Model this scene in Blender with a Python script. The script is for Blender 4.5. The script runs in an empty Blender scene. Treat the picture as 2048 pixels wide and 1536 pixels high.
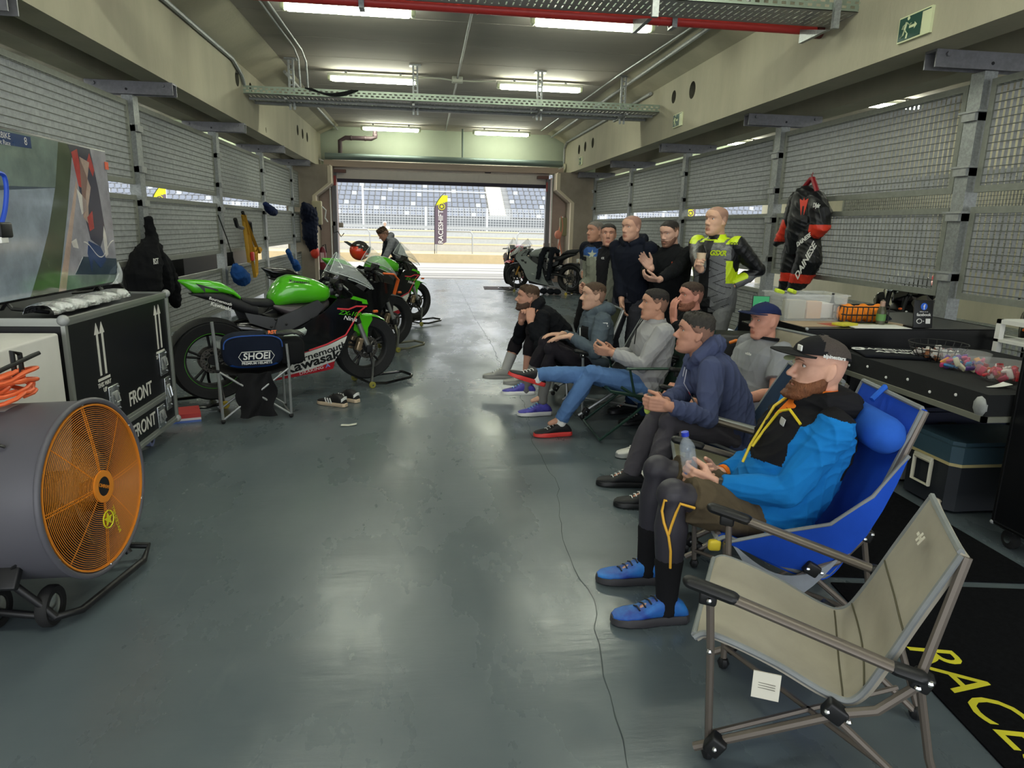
import bpy, bmesh, math, random
import numpy as np
from mathutils import Vector as V, Matrix, Euler, Quaternion
random.seed(7); np.random.seed(7)
sc = bpy.context.scene; COL = sc.collection
PI = math.pi
def rad(a): return a*PI/180

# ---------------------------------------------------------------- camera (calibrated once from the building's vanishing points)
FPX, CXP, CYP, CAMH = 1360., 1024., 768., 1.58
_vp = np.array([850., 450.]); _r = rad(1.35)
def _u(v): v = np.array(v, float); return v/np.linalg.norm(v)
_d = _u([_vp[0]-CXP, _vp[1]-CYP, FPX]); _h = np.array([math.cos(_r), math.sin(_r)])
_c = np.array([CXP, CYP]); _t = ((_vp-_c)@(_vp-_c)+FPX*FPX)/(-(_vp-_c)@_h)
_vt = _vp+_t*_h; _x = _u([_vt[0]-CXP, _vt[1]-CYP, FPX]); _z = _u(np.cross(_x, _d))
if _z[1] > 0: _z = -_z
CM = np.stack([_x, _d, _z])                     # rows: world axes in camera axes (right, down, forward)
def P(px, py, y):
    """world point seen at a photo pixel, at depth y along the garage"""
    r = CM@np.array([px-CXP, py-CYP, FPX]); k = y/r[1]; return V((r[0]*k, y, CAMH+r[2]*k))
def PZ(px, py, z=0.):
    r = CM@np.array([px-CXP, py-CYP, FPX]); k = (z-CAMH)/r[2]; return V((r[0]*k, r[1]*k, z))
def PX(px, py, x):
    r = CM@np.array([px-CXP, py-CYP, FPX]); k = x/r[0]; return V((x, r[1]*k, CAMH+r[2]*k))
cam = bpy.data.cameras.new('camera'); co = bpy.data.objects.new('camera', cam); COL.objects.link(co)
cam.sensor_width = 36; cam.lens = FPX/2048*36; cam.clip_start = .05; cam.clip_end = 500
_m = Matrix.Identity(4)
for i in range(3):
    _m[i][0] = CM[i][0]; _m[i][1] = -CM[i][1]; _m[i][2] = -CM[i][2]
_m[2][3] = CAMH; co.matrix_world = _m; sc.camera = co

# ---------------------------------------------------------------- materials
def lin(h):
    h = h.lstrip('#'); o = []
    for i in (0, 2, 4):
        c = int(h[i:i+2], 16)/255; o.append(c/12.92 if c <= .04045 else ((c+.055)/1.055)**2.4)
    return (*o, 1)
MATS = {}
def mat(name, col, rough=.6, metal=0., bump=0., bs=60., var=0., vs=8., emit=0., alpha=1., trans=0., col2=None, aniso=None, coat=0., spec=.5, ior=1.45, bdist=.01):
    if name in MATS: return MATS[name]
    m = bpy.data.materials.new(name); m.use_nodes = True; nt = m.node_tree; N = nt.nodes; L = nt.links
    b = N['Principled BSDF']; c = lin(col)
    b.inputs['Base Color'].default_value = c; b.inputs['Roughness'].default_value = rough; b.inputs['Metallic'].default_value = metal
    b.inputs['Specular IOR Level'].default_value = spec; b.inputs['Coat Weight'].default_value = coat; b.inputs['Coat Roughness'].default_value = .08
    b.inputs['IOR'].default_value = ior
    if emit: b.inputs['Emission Color'].default_value = c; b.inputs['Emission Strength'].default_value = emit
    if trans: b.inputs['Transmission Weight'].default_value = trans
    if alpha < 1: b.inputs['Alpha'].default_value = alpha
    tc = N.new('ShaderNodeTexCoord'); src = tc.outputs['Object']
    if aniso:
        mp = N.new('ShaderNodeMapping'); mp.inputs['Scale'].default_value = aniso; L.new(src, mp.inputs['Vector']); src = mp.outputs['Vector']
    if var or col2:
        n = N.new('ShaderNodeTexNoise'); n.inputs['Scale'].default_value = vs; n.inputs['Detail'].default_value = 6; n.inputs['Roughness'].default_value = .6
        L.new(src, n.inputs['Vector'])
        mx = N.new('ShaderNodeMix'); mx.data_type = 'RGBA'
        r = N.new('ShaderNodeMapRange'); r.inputs['From Min'].default_value = .35; r.inputs['From Max'].default_value = .65
        L.new(n.outputs['Fac'], r.inputs['Value']); L.new(r.outputs['Result'], mx.inputs['Factor'])
        c2 = lin(col2) if col2 else tuple(x*(1-var) for x in c[:3])+(1,)
        mx.inputs['A'].default_value = c; mx.inputs['B'].default_value = c2
        L.new(mx.outputs['Result'], b.inputs['Base Color'])
    if bump:
        n = N.new('ShaderNodeTexNoise'); n.inputs['Scale'].default_value = bs; n.inputs['Detail'].default_value = 3
        L.new(src, n.inputs['Vector'])
        bp = N.new('ShaderNodeBump'); bp.inputs['Strength'].default_value = bump; bp.inputs['Distance'].default_value = bdist
        L.new(n.outputs['Fac'], bp.inputs['Height']); L.new(bp.outputs['Normal'], b.inputs['Normal'])
    MATS[name] = m; return m
def cloth(name, col, var=.25, rough=.9, bs=350, bump=.25):
    return mat(name, col, rough, var=var, vs=5, bump=bump, bs=bs, spec=.2, bdist=.002)

# ---------------------------------------------------------------- mesh builder
def frame(d, up=V((0, 0, 1))):
    d = V(d).normalized(); up = V(up)
    if abs(d.dot(up)) > .98: up = V((1, 0, 0)) if abs(d.x) < .9 else V((0, 1, 0))
    x = d.cross(up).normalized(); y = x.cross(d).normalized()
    return x, y, d
def RM(x, y, z, o=(0, 0, 0)):
    m = Matrix.Identity(4)
    for i in range(3): m[i][0] = x[i]; m[i][1] = y[i]; m[i][2] = z[i]; m[i][3] = o[i]
    return m
def eul(rx=0, ry=0, rz=0): return Euler((rad(rx), rad(ry), rad(rz))).to_matrix().to_4x4()
def TR(x, y, z): return Matrix.Translation((x, y, z))
class B:
    def __init__(s): s.v = []; s.f = []; s.m = []; s.cur = 0; s.M = None
    def add(s, vs, fs, m=None):
        o = len(s.v); M = s.M
        s.v += [tuple(M@V(p)) for p in vs] if M else [tuple(p) for p in vs]
        m = s.cur if m is None else m
        for f in fs: s.f.append(tuple(i+o for i in f)); s.m.append(m)
        return s
    def box(s, c, d, R=None, bev=0, m=None):
        hx, hy, hz = d[0]/2, d[1]/2, d[2]/2; c = V(c)
        if not bev:
            vs = [V((x, y, z)) for x in (-hx, hx) for y in (-hy, hy) for z in (-hz, hz)]
            fs = [(0, 1, 3, 2), (4, 6, 7, 5), (0, 4, 5, 1), (2, 3, 7, 6), (0, 2, 6, 4), (1, 5, 7, 3)]
        else:
            bm = bmesh.new(); bmesh.ops.create_cube(bm, size=1)
            for v in bm.verts: v.co = V((v.co.x*d[0], v.co.y*d[1], v.co.z*d[2]))
            bmesh.ops.bevel(bm, geom=bm.edges[:], offset=min(bev, min(d)*.49), segments=3, affect='EDGES', profile=.5)
            bm.verts.index_update(); vs = [v.co.copy() for v in bm.verts]; fs = [tuple(v.index for v in f.verts) for f in bm.faces]; bm.free()
        R = R.to_3x3() if R else None
        return s.add([c+(R@v if R else v) for v in vs], fs, m)
    def ab(s, a, b, m=None, bev=0):
        return s.box([(a[i]+b[i])/2 for i in range(3)], [abs(b[i]-a[i]) for i in range(3)], None, bev, m)
    def rings(s, R, closed=False, caps=True, m=None):
        n = len(R[0]); vs = [p for r in R for p in r]; fs = []
        K = len(R); 
        for i in range(K if closed else K-1):
            a = i*n; b = ((i+1) % K)*n
            for j in range(n): k = (j+1) % n; fs.append((a+j, a+k, b+k, b+j))
        if caps and not closed: fs.append(tuple(range(n))[::-1]); fs.append(tuple((K-1)*n+j for j in range(n)))
        return s.add(vs, fs, m)
    def tube(s, pts, r, seg=8, closed=False, caps=True, m=None, flat=1., up=None, rnd=False):
        pts = [V(p) for p in pts]; n = len(pts); rs = list(r) if hasattr(r, '__len__') else [r]*n
        if rnd and not closed:            # hemispherical ends
            P2 = []; R2 = []; d0 = (pts[0]-pts[1]).normalized(); d1 = (pts[-1]-pts[-2]).normalized()
            for k in (1., .92, .7, .38): P2.append(pts[0]+d0*rs[0]*k); R2.append(rs[0]*math.sqrt(max(1-k*k, .004)))
            P2 += pts; R2 += rs
            for k in (.38, .7, .92, 1.): P2.append(pts[-1]+d1*rs[-1]*k); R2.append(rs[-1]*math.sqrt(max(1-k*k, .004)))
            pts, rs, n = P2, R2, len(P2)
        T = []
        for i in range(n):
            a = pts[(i-1) % n] if closed or i else pts[i]; b = pts[(i+1) % n] if closed or i < n-1 else pts[i]
            t = (b-a); T.append(t.normalized() if t.length > 1e-9 else V((0, 0, 1)))
        x, y, _ = frame(T[0], up or V((0, 0, 1))); R = []
        for i in range(n):
            if i:
                q = T[i-1].rotation_difference(T[i]); x = q@x; 
                x = (x-T[i]*x.dot(T[i])).normalized(); y = T[i].cross(x)
                y = -y if y.dot(y) < 0 else y
            else: y = T[0].cross(x)
            R.append([pts[i]+x*(math.cos(2*PI*k/seg)*rs[i])+y*(math.sin(2*PI*k/seg)*rs[i]*flat) for k in range(seg)])
        return s.rings(R, closed, caps, m)
    def cyl(s, a, b, r, seg=16, m=None, r2=None): return s.tube([a, b], [r, r if r2 is None else r2], seg, m=m)
    def lathe(s, prof, seg=24, M=None, m=None, closed=False):
        R = [[V((r*math.cos(2*PI*k/seg), r*math.sin(2*PI*k/seg), z)) for k in range(seg)] for r, z in prof]
        if M: R = [[M@p for p in r] for r in R]
        return s.rings(R, closed, not closed, m)
    def ell(s, c, r, M=None, seg=16, m=None):
        c = V(c); r = r if hasattr(r, '__len__') else (r, r, r); R = []
        k = max(4, seg//2)
        for i in range(k+1):
            a = -PI/2+PI*min(max(i/k, .012), .988)
            R.append([V((r[0]*math.cos(a)*math.cos(2*PI*j/seg), r[1]*math.cos(a)*math.sin(2*PI*j/seg), r[2]*math.sin(a))) for j in range(seg)])
        M3 = M.to_3x3() if M else None
        return s.rings([[c+(M3@p if M3 else p) for p in q] for q in R], m=m)
    def prism(s, poly, z0, z1, M=None, m=None):
        n = len(poly); vs = [V((p[0], p[1], z0)) for p in poly]+[V((p[0], p[1], z1)) for p in poly]
        if M: vs = [M@v for v in vs]
        fs = [tuple(range(n))[::-1], tuple(range(n, 2*n))]+[(i, (i+1) % n, n+(i+1) % n, n+i) for i in range(n)]
        return s.add(vs, fs, m)
    def sheet(s, fn, nu, nv, th=0., m=None):
        """grid surface fn(u,v) in 0..1, given a real thickness"""
        g = [[V(fn(i/nu, j/nv)) for j in range(nv+1)] for i in range(nu+1)]
        W = nv+1; vs = [p for r in g for p in r]
        fs = [(i*W+j, (i+1)*W+j, (i+1)*W+j+1, i*W+j+1) for i in range(nu) for j in range(nv)]
        if th:
            nn = []
            for i in range(nu+1):
                for j in range(nv+1):
                    a = g[min(i+1, nu)][j]-g[max(i-1, 0)][j]; b = g[i][min(j+1, nv)]-g[i][max(j-1, 0)]
                    q = a.cross(b); nn.append(q.normalized() if q.length > 1e-12 else V((0, 0, 1)))
            o = len(vs); vs2 = [vs[i]-nn[i]*th for i in range(o)]; vs = vs+vs2
            fs2 = [tuple(i+o for i in f[::-1]) for f in fs]
            bd = [i*W for i in range(nu+1)]+[nu*W+j for j in range(1, W)]+[i*W+nv for i in range(nu-1, -1, -1)]+[j for j in range(nv-1, 0, -1)]
            fs = fs+fs2+[(bd[(k+1) % len(bd)], bd[k], bd[k]+o, bd[(k+1) % len(bd)]+o) for k in range(len(bd))]
        return s.add(vs, fs, m)
    def panel(s, poly, fn, th=.004, cuts=2, m=None):
        """2D outline mapped through fn(a,b)->point, with thickness along the normal"""
        bm = bmesh.new(); f = bm.faces.new([bm.verts.new((p[0], p[1], 0)) for p in poly])
        bmesh.ops.triangulate(bm, faces=[f])
        if cuts: bmesh.ops.subdivide_edges(bm, edges=bm.edges[:], cuts=cuts, use_grid_fill=True)
        bm.normal_update(); flip = sum(f.normal.z for f in bm.faces) < 0
        if flip: bmesh.ops.reverse_faces(bm, faces=bm.faces[:])
        e = 1e-3; vs = []; o = len(bm.verts); bm.verts.index_update(); low = []
        for v in bm.verts:
            a, b = v.co.x, v.co.y; p = V(fn(a, b)); n = (V(fn(a+e, b))-p).cross(V(fn(a, b+e))-p)
            n = n.normalized() if n.length > 1e-12 else V((0, 0, 1)); vs.append(p); low.append(p-n*th)
        fs = [tuple(v.index for v in f.verts) for f in bm.faces]
        sd = [tuple(v.index for v in e_.verts) for e_ in bm.edges if e_.is_boundary]; bm.free()
        return s.add(vs+low, fs+[tuple(i+o for i in f[::-1]) for f in fs]+[(a, b, b+o, a+o) for a, b in sd], m)
    def text(s, txt, size, M, depth=.001, align='CENTER', m=None, bold=0., fn=None, sx=1., shear=0.):
        c = bpy.data.curves.new('lettering', 'FONT'); c.body = txt; c.size = size; c.align_x = align; c.align_y = 'CENTER'; c.extrude = depth/2 if not fn else 0
        c.offset = bold*size; c.shear = shear; c.resolution_u = 3
        o = bpy.data.objects.new('lettering', c); me = bpy.data.meshes.new_from_object(o)
        vs = [V((v.co.x*sx, v.co.y, v.co.z)) for v in me.vertices]; fs = [tuple(p.vertices) for p in me.polygons]
        bpy.data.objects.remove(o); bpy.data.meshes.remove(me); bpy.data.curves.remove(c)
        vs = [V(fn(*((M@v)[:2]))) if fn else M@v for v in vs]
        return s.add(vs, fs, m)
    def build(s, name, mats, parent=None, world=False, sharp=40, flat=False, matfn=None):
        me = bpy.data.meshes.new(name); me.from_pydata(s.v, [], s.f)
        for mm in (mats if isinstance(mats, (list, tuple)) else [mats]): me.materials.append(mm)
        me.polygons.foreach_set('material_index', s.m)
        if not flat:
            me.polygons.foreach_set('use_smooth', [True]*len(s.f)); me.update(); me.set_sharp_from_angle(angle=rad(sharp))
        me.validate(); me.update(); return link(me, name, parent, world)
def link(me, name, parent=None, world=False):
    o = bpy.data.objects.new(name, me); COL.objects.link(o)
    if parent is not None:
        o.parent = parent
        if world: o.matrix_parent_inverse = parent.matrix_basis.inverted()
    return o
def tag(o, label=None, cat=None, group=None, kind=None):
    for k, v in (('label', label), ('category', cat), ('group', group), ('kind', kind)):
        if v: o[k] = v
    return o
def thing(name, label, cat, loc=(0, 0, 0), rz=0., group=None, M=None):
    o = bpy.data.objects.new(name, None); COL.objects.link(o); o.empty_display_size = .1
    if M is not None: o.matrix_basis = M
    else: o.location = loc; o.rotation_euler = (0, 0, rz)
    return tag(o, label, cat, group)
def struct(b, name, m, **k): return tag(b.build(name, m, **k), kind='structure')
def dup(root, M, label, group=None):
    def cp(o, par):
        c = o.copy(); COL.objects.link(c); c.parent = par
        for ch in o.children: cp(ch, c)
        return c
    r = cp(root, None); r.matrix_basis = M; r['label'] = label
    if group: r['group'] = group
    return r

# smooth union of closed pieces into one continuous surface
def organic(b, name, mats, parent=None, vox=.008, smooth=2, world=True, wrinkle=0., wk=16., matfn=None, seed=0, wfn=None):
    me = bpy.data.meshes.new('tmp'); me.from_pydata(b.v, [], b.f); me.update()
    o = bpy.data.objects.new('tmp', me); COL.objects.link(o)
    r = o.modifiers.new('r', 'REMESH'); r.mode = 'VOXEL'; r.voxel_size = vox; r.use_smooth_shade = True
    if smooth: q = o.modifiers.new('s', 'SMOOTH'); q.factor = .5; q.iterations = smooth
    dg = bpy.context.evaluated_depsgraph_get(); me2 = bpy.data.meshes.new_from_object(o.evaluated_get(dg))
    bpy.data.objects.remove(o); bpy.data.meshes.remove(me); me2.name = name
    me2.materials.clear()
    for mm in (mats if isinstance(mats, (list, tuple)) else [mats]): me2.materials.append(mm)
    n = len(me2.vertices)
    if wrinkle and n:
        co = np.empty(n*3); me2.vertices.foreach_get('co', co); co = co.reshape(-1, 3)
        no = np.empty(n*3); me2.vertex_normals.foreach_get('vector', no); no = no.reshape(-1, 3)
        rs = np.random.RandomState(seed); d = np.zeros(n)
        for i in range(3):
            k1 = rs.randn(3); k1 *= wk*(1+.6*i)/np.linalg.norm(k1); k2 = rs.randn(3); k2 *= wk*.6/np.linalg.norm(k2)
            w = np.sin(co@k1*2+2.2*np.sin(co@k2*1.7+i)+rs.rand()*6); d += (1-np.abs(w))**2*(.8/(1+.5*i))
        a = wrinkle*(wfn(co) if wfn else 1.)
        co = co+no*((d-.45)*a)[:, None]; me2.vertices.foreach_set('co', co.ravel())
    p = len(me2.polygons); mi = np.zeros(p, int)
    if matfn and p:
        me2.update(); ce = np.empty(p*3); me2.polygons.foreach_get('center', ce); mi = np.asarray(matfn(ce.reshape(-1, 3)), int)
    me2.polygons.foreach_set('material_index', mi); me2.polygons.foreach_set('use_smooth', [True]*p); me2.update()
    return link(me2, name, parent, world)
def spline(pts, n):
    pts = [V(p) for p in pts]; out = []
    for i in range(len(pts)-1):
        p0 = pts[max(i-1, 0)]; p1 = pts[i]; p2 = pts[i+1]; p3 = pts[min(i+2, len(pts)-1)]
        for k in range(n):
            t = k/n; out.append(.5*((2*p1)+(p2-p0)*t+(2*p0-5*p1+4*p2-p3)*t*t+(3*p1-p0-3*p2+p3)*t**3))
    return out+[pts[-1]]
# ---------------------------------------------------------------- world and shared materials
w = bpy.data.worlds.new('overcast sky'); sc.world = w; w.use_nodes = True
bg = w.node_tree.nodes['Background']; bg.inputs['Color'].default_value = (.93, .97, 1, 1); bg.inputs['Strength'].default_value = 1.65
sc.view_settings.view_transform = 'Standard'; sc.view_settings.look = 'None'; sc.view_settings.gamma = 1; sc.view_settings.exposure = 0.7
sc.view_settings.use_curve_mapping = False
sc.cycles.use_denoising = True; sc.cycles.max_bounces = 8; sc.cycles.diffuse_bounces = 5; sc.cycles.glossy_bounces = 4; sc.cycles.transmission_bounces = 6; sc.cycles.transparent_max_bounces = 8
sc.cycles.sample_clamp_indirect = 6; sc.cycles.caustics_reflective = False; sc.cycles.caustics_refractive = False

def floor_mat():
    m = bpy.data.materials.new('painted concrete floor'); m.use_nodes = True; nt = m.node_tree; N = nt.nodes; L = nt.links; b = N['Principled BSDF']
    tc = N.new('ShaderNodeTexCoord')
    def noise(s, d, sc3=None, ro=.6):
        n = N.new('ShaderNodeTexNoise'); n.inputs['Scale'].default_value = s; n.inputs['Detail'].default_value = d; n.inputs['Roughness'].default_value = ro
        if sc3:
            mp = N.new('ShaderNodeMapping'); mp.inputs['Scale'].default_value = sc3; L.new(tc.outputs['Object'], mp.inputs['Vector']); L.new(mp.outputs['Vector'], n.inputs['Vector'])
        else: L.new(tc.outputs['Object'], n.inputs['Vector'])
        return n.outputs['Fac']
    def rng(v, a, b_, c, d):
        r = N.new('ShaderNodeMapRange'); r.inputs['From Min'].default_value = a; r.inputs['From Max'].default_value = b_; r.inputs['To Min'].default_value = c; r.inputs['To Max'].default_value = d
        L.new(v, r.inputs['Value']); return r.outputs['Result']
    def mix(f, a, b_):
        x = N.new('ShaderNodeMix'); x.data_type = 'RGBA'; L.new(f, x.inputs['Factor'])
        for k, q in (('A', a), ('B', b_)):
            if isinstance(q, tuple): x.inputs[k].default_value = q
            else: L.new(q, x.inputs[k])
        return x.outputs['Result']
    c = mix(rng(noise(.9, 8), .35, .65, 0, 1), lin('#5d676c'), lin('#525d63'))
    c = mix(rng(noise(6, 6, (1, .25, 1)), .62, .8, 0, .5), c, lin('#6e7879'))
    c = mix(rng(noise(2.2, 10, None, .75), .6, .8, 0, .3), c, lin('#3c494e'))
    L.new(c, b.inputs['Base Color'])
    L.new(rng(noise(1.6, 9, (1, .45, 1)), .3, .7, .15, .42), b.inputs['Roughness'])
    bp = N.new('ShaderNodeBump'); bp.inputs['Strength'].default_value = .35; bp.inputs['Distance'].default_value = .006
    L.new(noise(5, 7, (.35, 1.6, 1)), bp.inputs['Height']); L.new(bp.outputs['Normal'], b.inputs['Normal'])
    return m
M_floor = floor_mat()
M_conc = mat('beam concrete', '#b9b49e', .85, var=.18, vs=1.2, bump=.3, bs=25, aniso=(1, 1, .35))
M_soffit = mat('rough concrete', '#a49c92', .9, var=.25, vs=3, bump=.3, bs=20)
M_ceil = mat('ceiling plank', '#b0aaa1', .85, var=.2, vs=.8, bump=.2, bs=6, aniso=(.25, 1, 1))
M_header = mat('header concrete', '#a3ac98', .85, var=.12, vs=1)
M_pillar = mat('pillar concrete', '#a79c8e', .85, var=.2, vs=2)
M_litedge = mat('lit edge cream', '#d9ccb4', .6)
M_galv = mat('galvanised steel', '#a2a6a6', .5, metal=.55, var=.3, vs=40)
M_galvd = mat('dull galvanised steel', '#a8abaa', .55, metal=.2, var=.25, vs=18)
M_frame = mat('grey mesh frame', '#8d9088', .6, metal=.2, var=.15, vs=20)
M_black = mat('black plastic', '#17181a', .45)
M_rubber = mat('rubber', '#1c1c1d', .75)
M_chrome = mat('bright metal', '#d0d2d3', .22, metal=1)
M_alu = mat('aluminium', '#b4b6b4', .38, metal=.8)
M_white = mat('white paint', '#e8e8e4', .5)
M_red = mat('red pipe paint', '#c23a35', .4)
M_tube = mat('lit tube diffuser', '#faffea', .4, emit=32.)
M_lampbody = mat('lamp housing', '#c9cdbd', .5)
M_glass = mat('clear plastic', '#ffffff', .03, trans=1, ior=1.2)

# ---------------------------------------------------------------- floor, ceiling, beams
YD = 20.8
b = B(); b.ab((-9.6, -4.5, -.2), (10.6, YD, 0))
pts = [(.6, 1.2), (.6, 1.69), (.63, 2.1), (.72, 2.6), (.7, 3.2), (.82, 4), (.8, 4.9), (.9, 6), (.87, 7.6), (.9, 9.5), (.86, 12), (.87, 15), (.88, YD-.02)]
q = []
for (x0, y0), (x1, y1) in zip(pts, pts[1:]):
    n = max(2, int((y1-y0)/.09))
    for i in range(n): t = i/n; q.append((x0+(x1-x0)*t+random.gauss(0, .008), y0+(y1-y0)*t))
vs = []; 
for x, y in q: wd = .0010+.0012*random.random(); vs += [(x-wd, y, .0012), (x+wd, y, .0012)]
b.add(vs, [(2*i, 2*i+1, 2*i+3, 2*i+2) for i in range(len(q)-1)], 1)
struct(b, 'floor', [M_floor, mat('floor crack', '#3d4749', .9)], flat=True)

b = B(); z0 = 4.22
y = -4.5
while y < YD:
    b.ab((-9.6, y+.006, z0), (10.6, min(y+1.19, YD), z0+.2)); y += 1.2
b.ab((-9.6, -4.5, z0+.012), (10.6, YD, z0+.21)); struct(b, 'ceiling', M_ceil, flat=True)

def beam(name, poly, holes, x):
    bb = B(); n = len(poly); bb.add([(p[0], YB[0], p[1]) for p in poly]+[(p[0], YB[1], p[1]) for p in poly], [tuple(range(n)), tuple(range(n, 2*n))[::-1]]+[((i+1) % n, i, n+i, n+(i+1) % n) for i in range(n)])
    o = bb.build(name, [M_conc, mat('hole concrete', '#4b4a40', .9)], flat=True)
    bm = bmesh.new(); bm.from_mesh(o.data); bmesh.ops.recalc_face_normals(bm, faces=bm.faces[:]); bm.to_mesh(o.data); bm.free()
    if holes:
        c = B()
        for (yy, zz, r) in holes: c.cyl((x-.16, yy, zz), (x+.16, yy, zz), r, 20)
        k = c.build('cutter', M_conc); bm = bmesh.new(); bm.from_mesh(k.data); bmesh.ops.recalc_face_normals(bm, faces=bm.faces[:]); bm.to_mesh(k.data); bm.free()
        md = o.modifiers.new('b', 'BOOLEAN'); md.object = k; md.operation = 'DIFFERENCE'; md.solver = 'EXACT'
        dg = bpy.context.evaluated_depsgraph_get(); me = bpy.data.meshes.new_from_object(o.evaluated_get(dg)); o.modifiers.clear(); o.data = me
        bpy.data.objects.remove(k)
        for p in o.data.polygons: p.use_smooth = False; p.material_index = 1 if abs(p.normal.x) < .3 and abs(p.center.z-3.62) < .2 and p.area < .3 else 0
    return tag(o, kind='structure')
YB = (-4.5, YD-.35)
HL = [(11.75, 3.72, .115), (12.6, 3.72, .1), (16.9, 3.62, .115), (17.55, 3.62, .115), (18.2, 3.62, .115), (13.6, 3.2, .05)]
HR = [(10.6, 3.66, .125), (11.4, 3.7, .1), (16.9, 3.6, .12), (17.7, 3.6, .12), (18.4, 3.6, .12)]
beam('beam_left', [(-2.87, 3.09), (-2.87, 3.97), (-2.37, 4.22), (-3.3, 4.22), (-3.17, 3.97), (-3.17, 3.09)], HL, -2.87)
beam('beam_left_outer', [(-3.5, 3.09), (-3.5, 3.97), (-3.4, 4.22), (-4.3, 4.22), (-3.8, 3.97), (-3.8, 3.09)], [], 0)
beam('beam_right', [(4.02, 3.09), (4.02, 3.97), (3.52, 4.22), (4.5, 4.22), (4.36, 3.97), (4.36, 3.09)], HR, 4.02)
beam('beam_right_outer', [(4.98, 3.09), (4.98, 3.97), (4.9, 4.22), (5.9, 4.22), (5.34, 3.97), (5.34, 3.09)], [], 0)
b = B(); b.ab((-9.8, -4.5, 0), (-9.6, YD+.3, 4.4)); struct(b, 'wall_left', M_conc, flat=True)
b = B(); b.ab((10.6, -4.5, 0), (10.8, YD+.3, 4.4)); struct(b, 'wall_right', M_conc, flat=True)
# wall above the doors, pillars with corbels
b = B(); b.ab((-2.9, YD-.1, 3.12), (4.05, YD+.2, 4.3)); b.ab((-9.6, YD-.1, 2.9), (-2.9, YD+.2, 4.3)); b.ab((4.05, YD-.1, 2.9), (10.6, YD+.2, 4.3))
struct(b, 'wall_front', M_header, flat=True)
def pillar(name, s, cx):
    def X(d): return cx+s*d
    bb = B()
    poly = [(X(0), 0), (X(0), 2.28), (X(.42), 2.62), (X(.42), 3.09), (X(-.75), 3.09), (X(-.75), 0)]
    bb.prism([(p[0], p[1]) for p in poly], -19.4, -20.3, RM(V((1, 0, 0)), V((0, 0, 1)), V((0, -1, 0))), m=0)
    t = [(0, 0), (0, 2.28), (.42, 2.62), (.42, 3.06)]
    for (a, c), (a2, c2) in zip(t, t[1:]):     # daylight on the corbel edge, painted in as a pale strip
        bb.prism([(X(a)-.06*s, c), (X(a)+.035*s, c), (X(a2)+.035*s, c2), (X(a2)-.06*s, c2)], -19.37, -19.5, RM(V((1, 0, 0)), V((0, 0, 1)), V((0, -1, 0))), m=1)
    bb.ab((X(-.75), 20.3, 0), (X(.42), YD+.25, 3.0), m=2)
    o = bb.build(name, [M_pillar, M_litedge, mat('pillar return paint', '#b39f95', .8, var=.1)], flat=True); return tag(o, kind='structure')
pillar('pillar_left', 1, -2.93); pillar('pillar_right', -1, 4.1)

# sectional door rolled up under the header
d = thing('door_1', 'grey roll-up garage door with one pale panel still hanging below its shaft', 'door', (0, 20.5, 0)); d['kind'] = 'structure'
M_doorp = mat('door panel', '#dcd4cb', .55, var=.06)
b = B(); b.ab((-2.55, -.1, 2.79), (3.6, -.05, 3.3)); b.ab((-2.55, -.12, 3.02), (3.6, -.1, 3.03)); b.ab((-2.55, -.12, 3.2), (3.6, -.09, 3.3), m=0)
for x in (1.55, 2.35): b.ab((x, -.14, 2.8), (x+.12, -.09, 3.06))
b.build('panel', M_doorp, d, flat=True)
b = B(); b.ab((-2.45, -.13, 2.7), (3.5, -.03, 2.8)); b.build('bottom_seal', mat('door seal', '#2b2438', .6), d, flat=True)
b = B(); b.cyl((-2.7, -.5, 3.36), (3.9, -.5, 3.36), .085, 20); b.cyl((1.05, -.5, 3.36), (1.05, -.5, 4.2), .025, 8); b.build('shaft', mat('shaft steel', '#6f7d77', .5, metal=.3), d)
b = B(); b.ab((-2.75, -.45, 3.1), (3.95, -.15, 3.26)); b.build('top_beam', mat('door top beam', '#b5a292', .6), d, flat=True)
b = B(); b.tube([(1.72, -.14, 3.1), (1.72, -.2, 3.08), (1.88, -.2, 3.08), (1.88, -.14, 3.1)], .012, 6); b.build('handle', M_black, d)
for s, x in ((1, -2.52), (-1, 3.56)):
    b = B(); b.ab((x-.06, -.3, 0), (x+.06, -.12, 2.95)); b.tube([(x-.1*s, -.34, 0), (x-.1*s, -.34, 2.9), (x-.16*s, -.4, 3.2), (x-.4*s, -.5, 3.3)], .02, 6, m=1); b.build('guide_rail', [mat('rail steel', '#6e6c70', .5, metal=.4), M_white], d)
    b = B(); b.ab((x+.02*s, -.4, 2.95), (x+.34*s, -.2, 3.03)); b.ab((x-.04, -.36, 2.6), (x+.07*s, -.3, 2.86), m=1); b.build('bracket', [mat('bracket rust', '#70524e', .7), mat('latch red', '#a8403c', .5)], d, flat=True)

# ---------------------------------------------------------------- mesh partition walls
def mesh_panel(x, y0, y1, za, zb, s, label, shear_pitch=.06):
    t = thing('mesh_panel', label, 'mesh panel', (x, y0, za), 0, 'mesh panels of the partition walls')
    L = y1-y0; H = zb-za; f = .055
    b = B()
    for (a, c) in (((-.02, 0, 0), (.02, L, f)), ((-.02, 0, H-f), (.02, L, H)), ((-.021, 0, 0), (.021, f, H)), ((-.021, L-f, 0), (.021, L, H))): b.ab(a, c)
    b.build('frame', M_frame, t, flat=True)
    b = B(); y = f+.01
    while y < L-f: b.ab((-.0155, y-.0016, f), (.0155, y+.0016, H-f)); y += .06
    b.build('slat_bars', M_galvd, t, flat=True)
    b = B(); z = f+.02
    while z < H-f: b.ab((-s*.017-.003, f, z-.0035), (-s*.017+.004, L-f, z+.0035)); z += .064
    b.build('cross_rods', mat('rod grey', '#5f625d', .6, metal=.2), t, flat=True)
    return t
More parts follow.
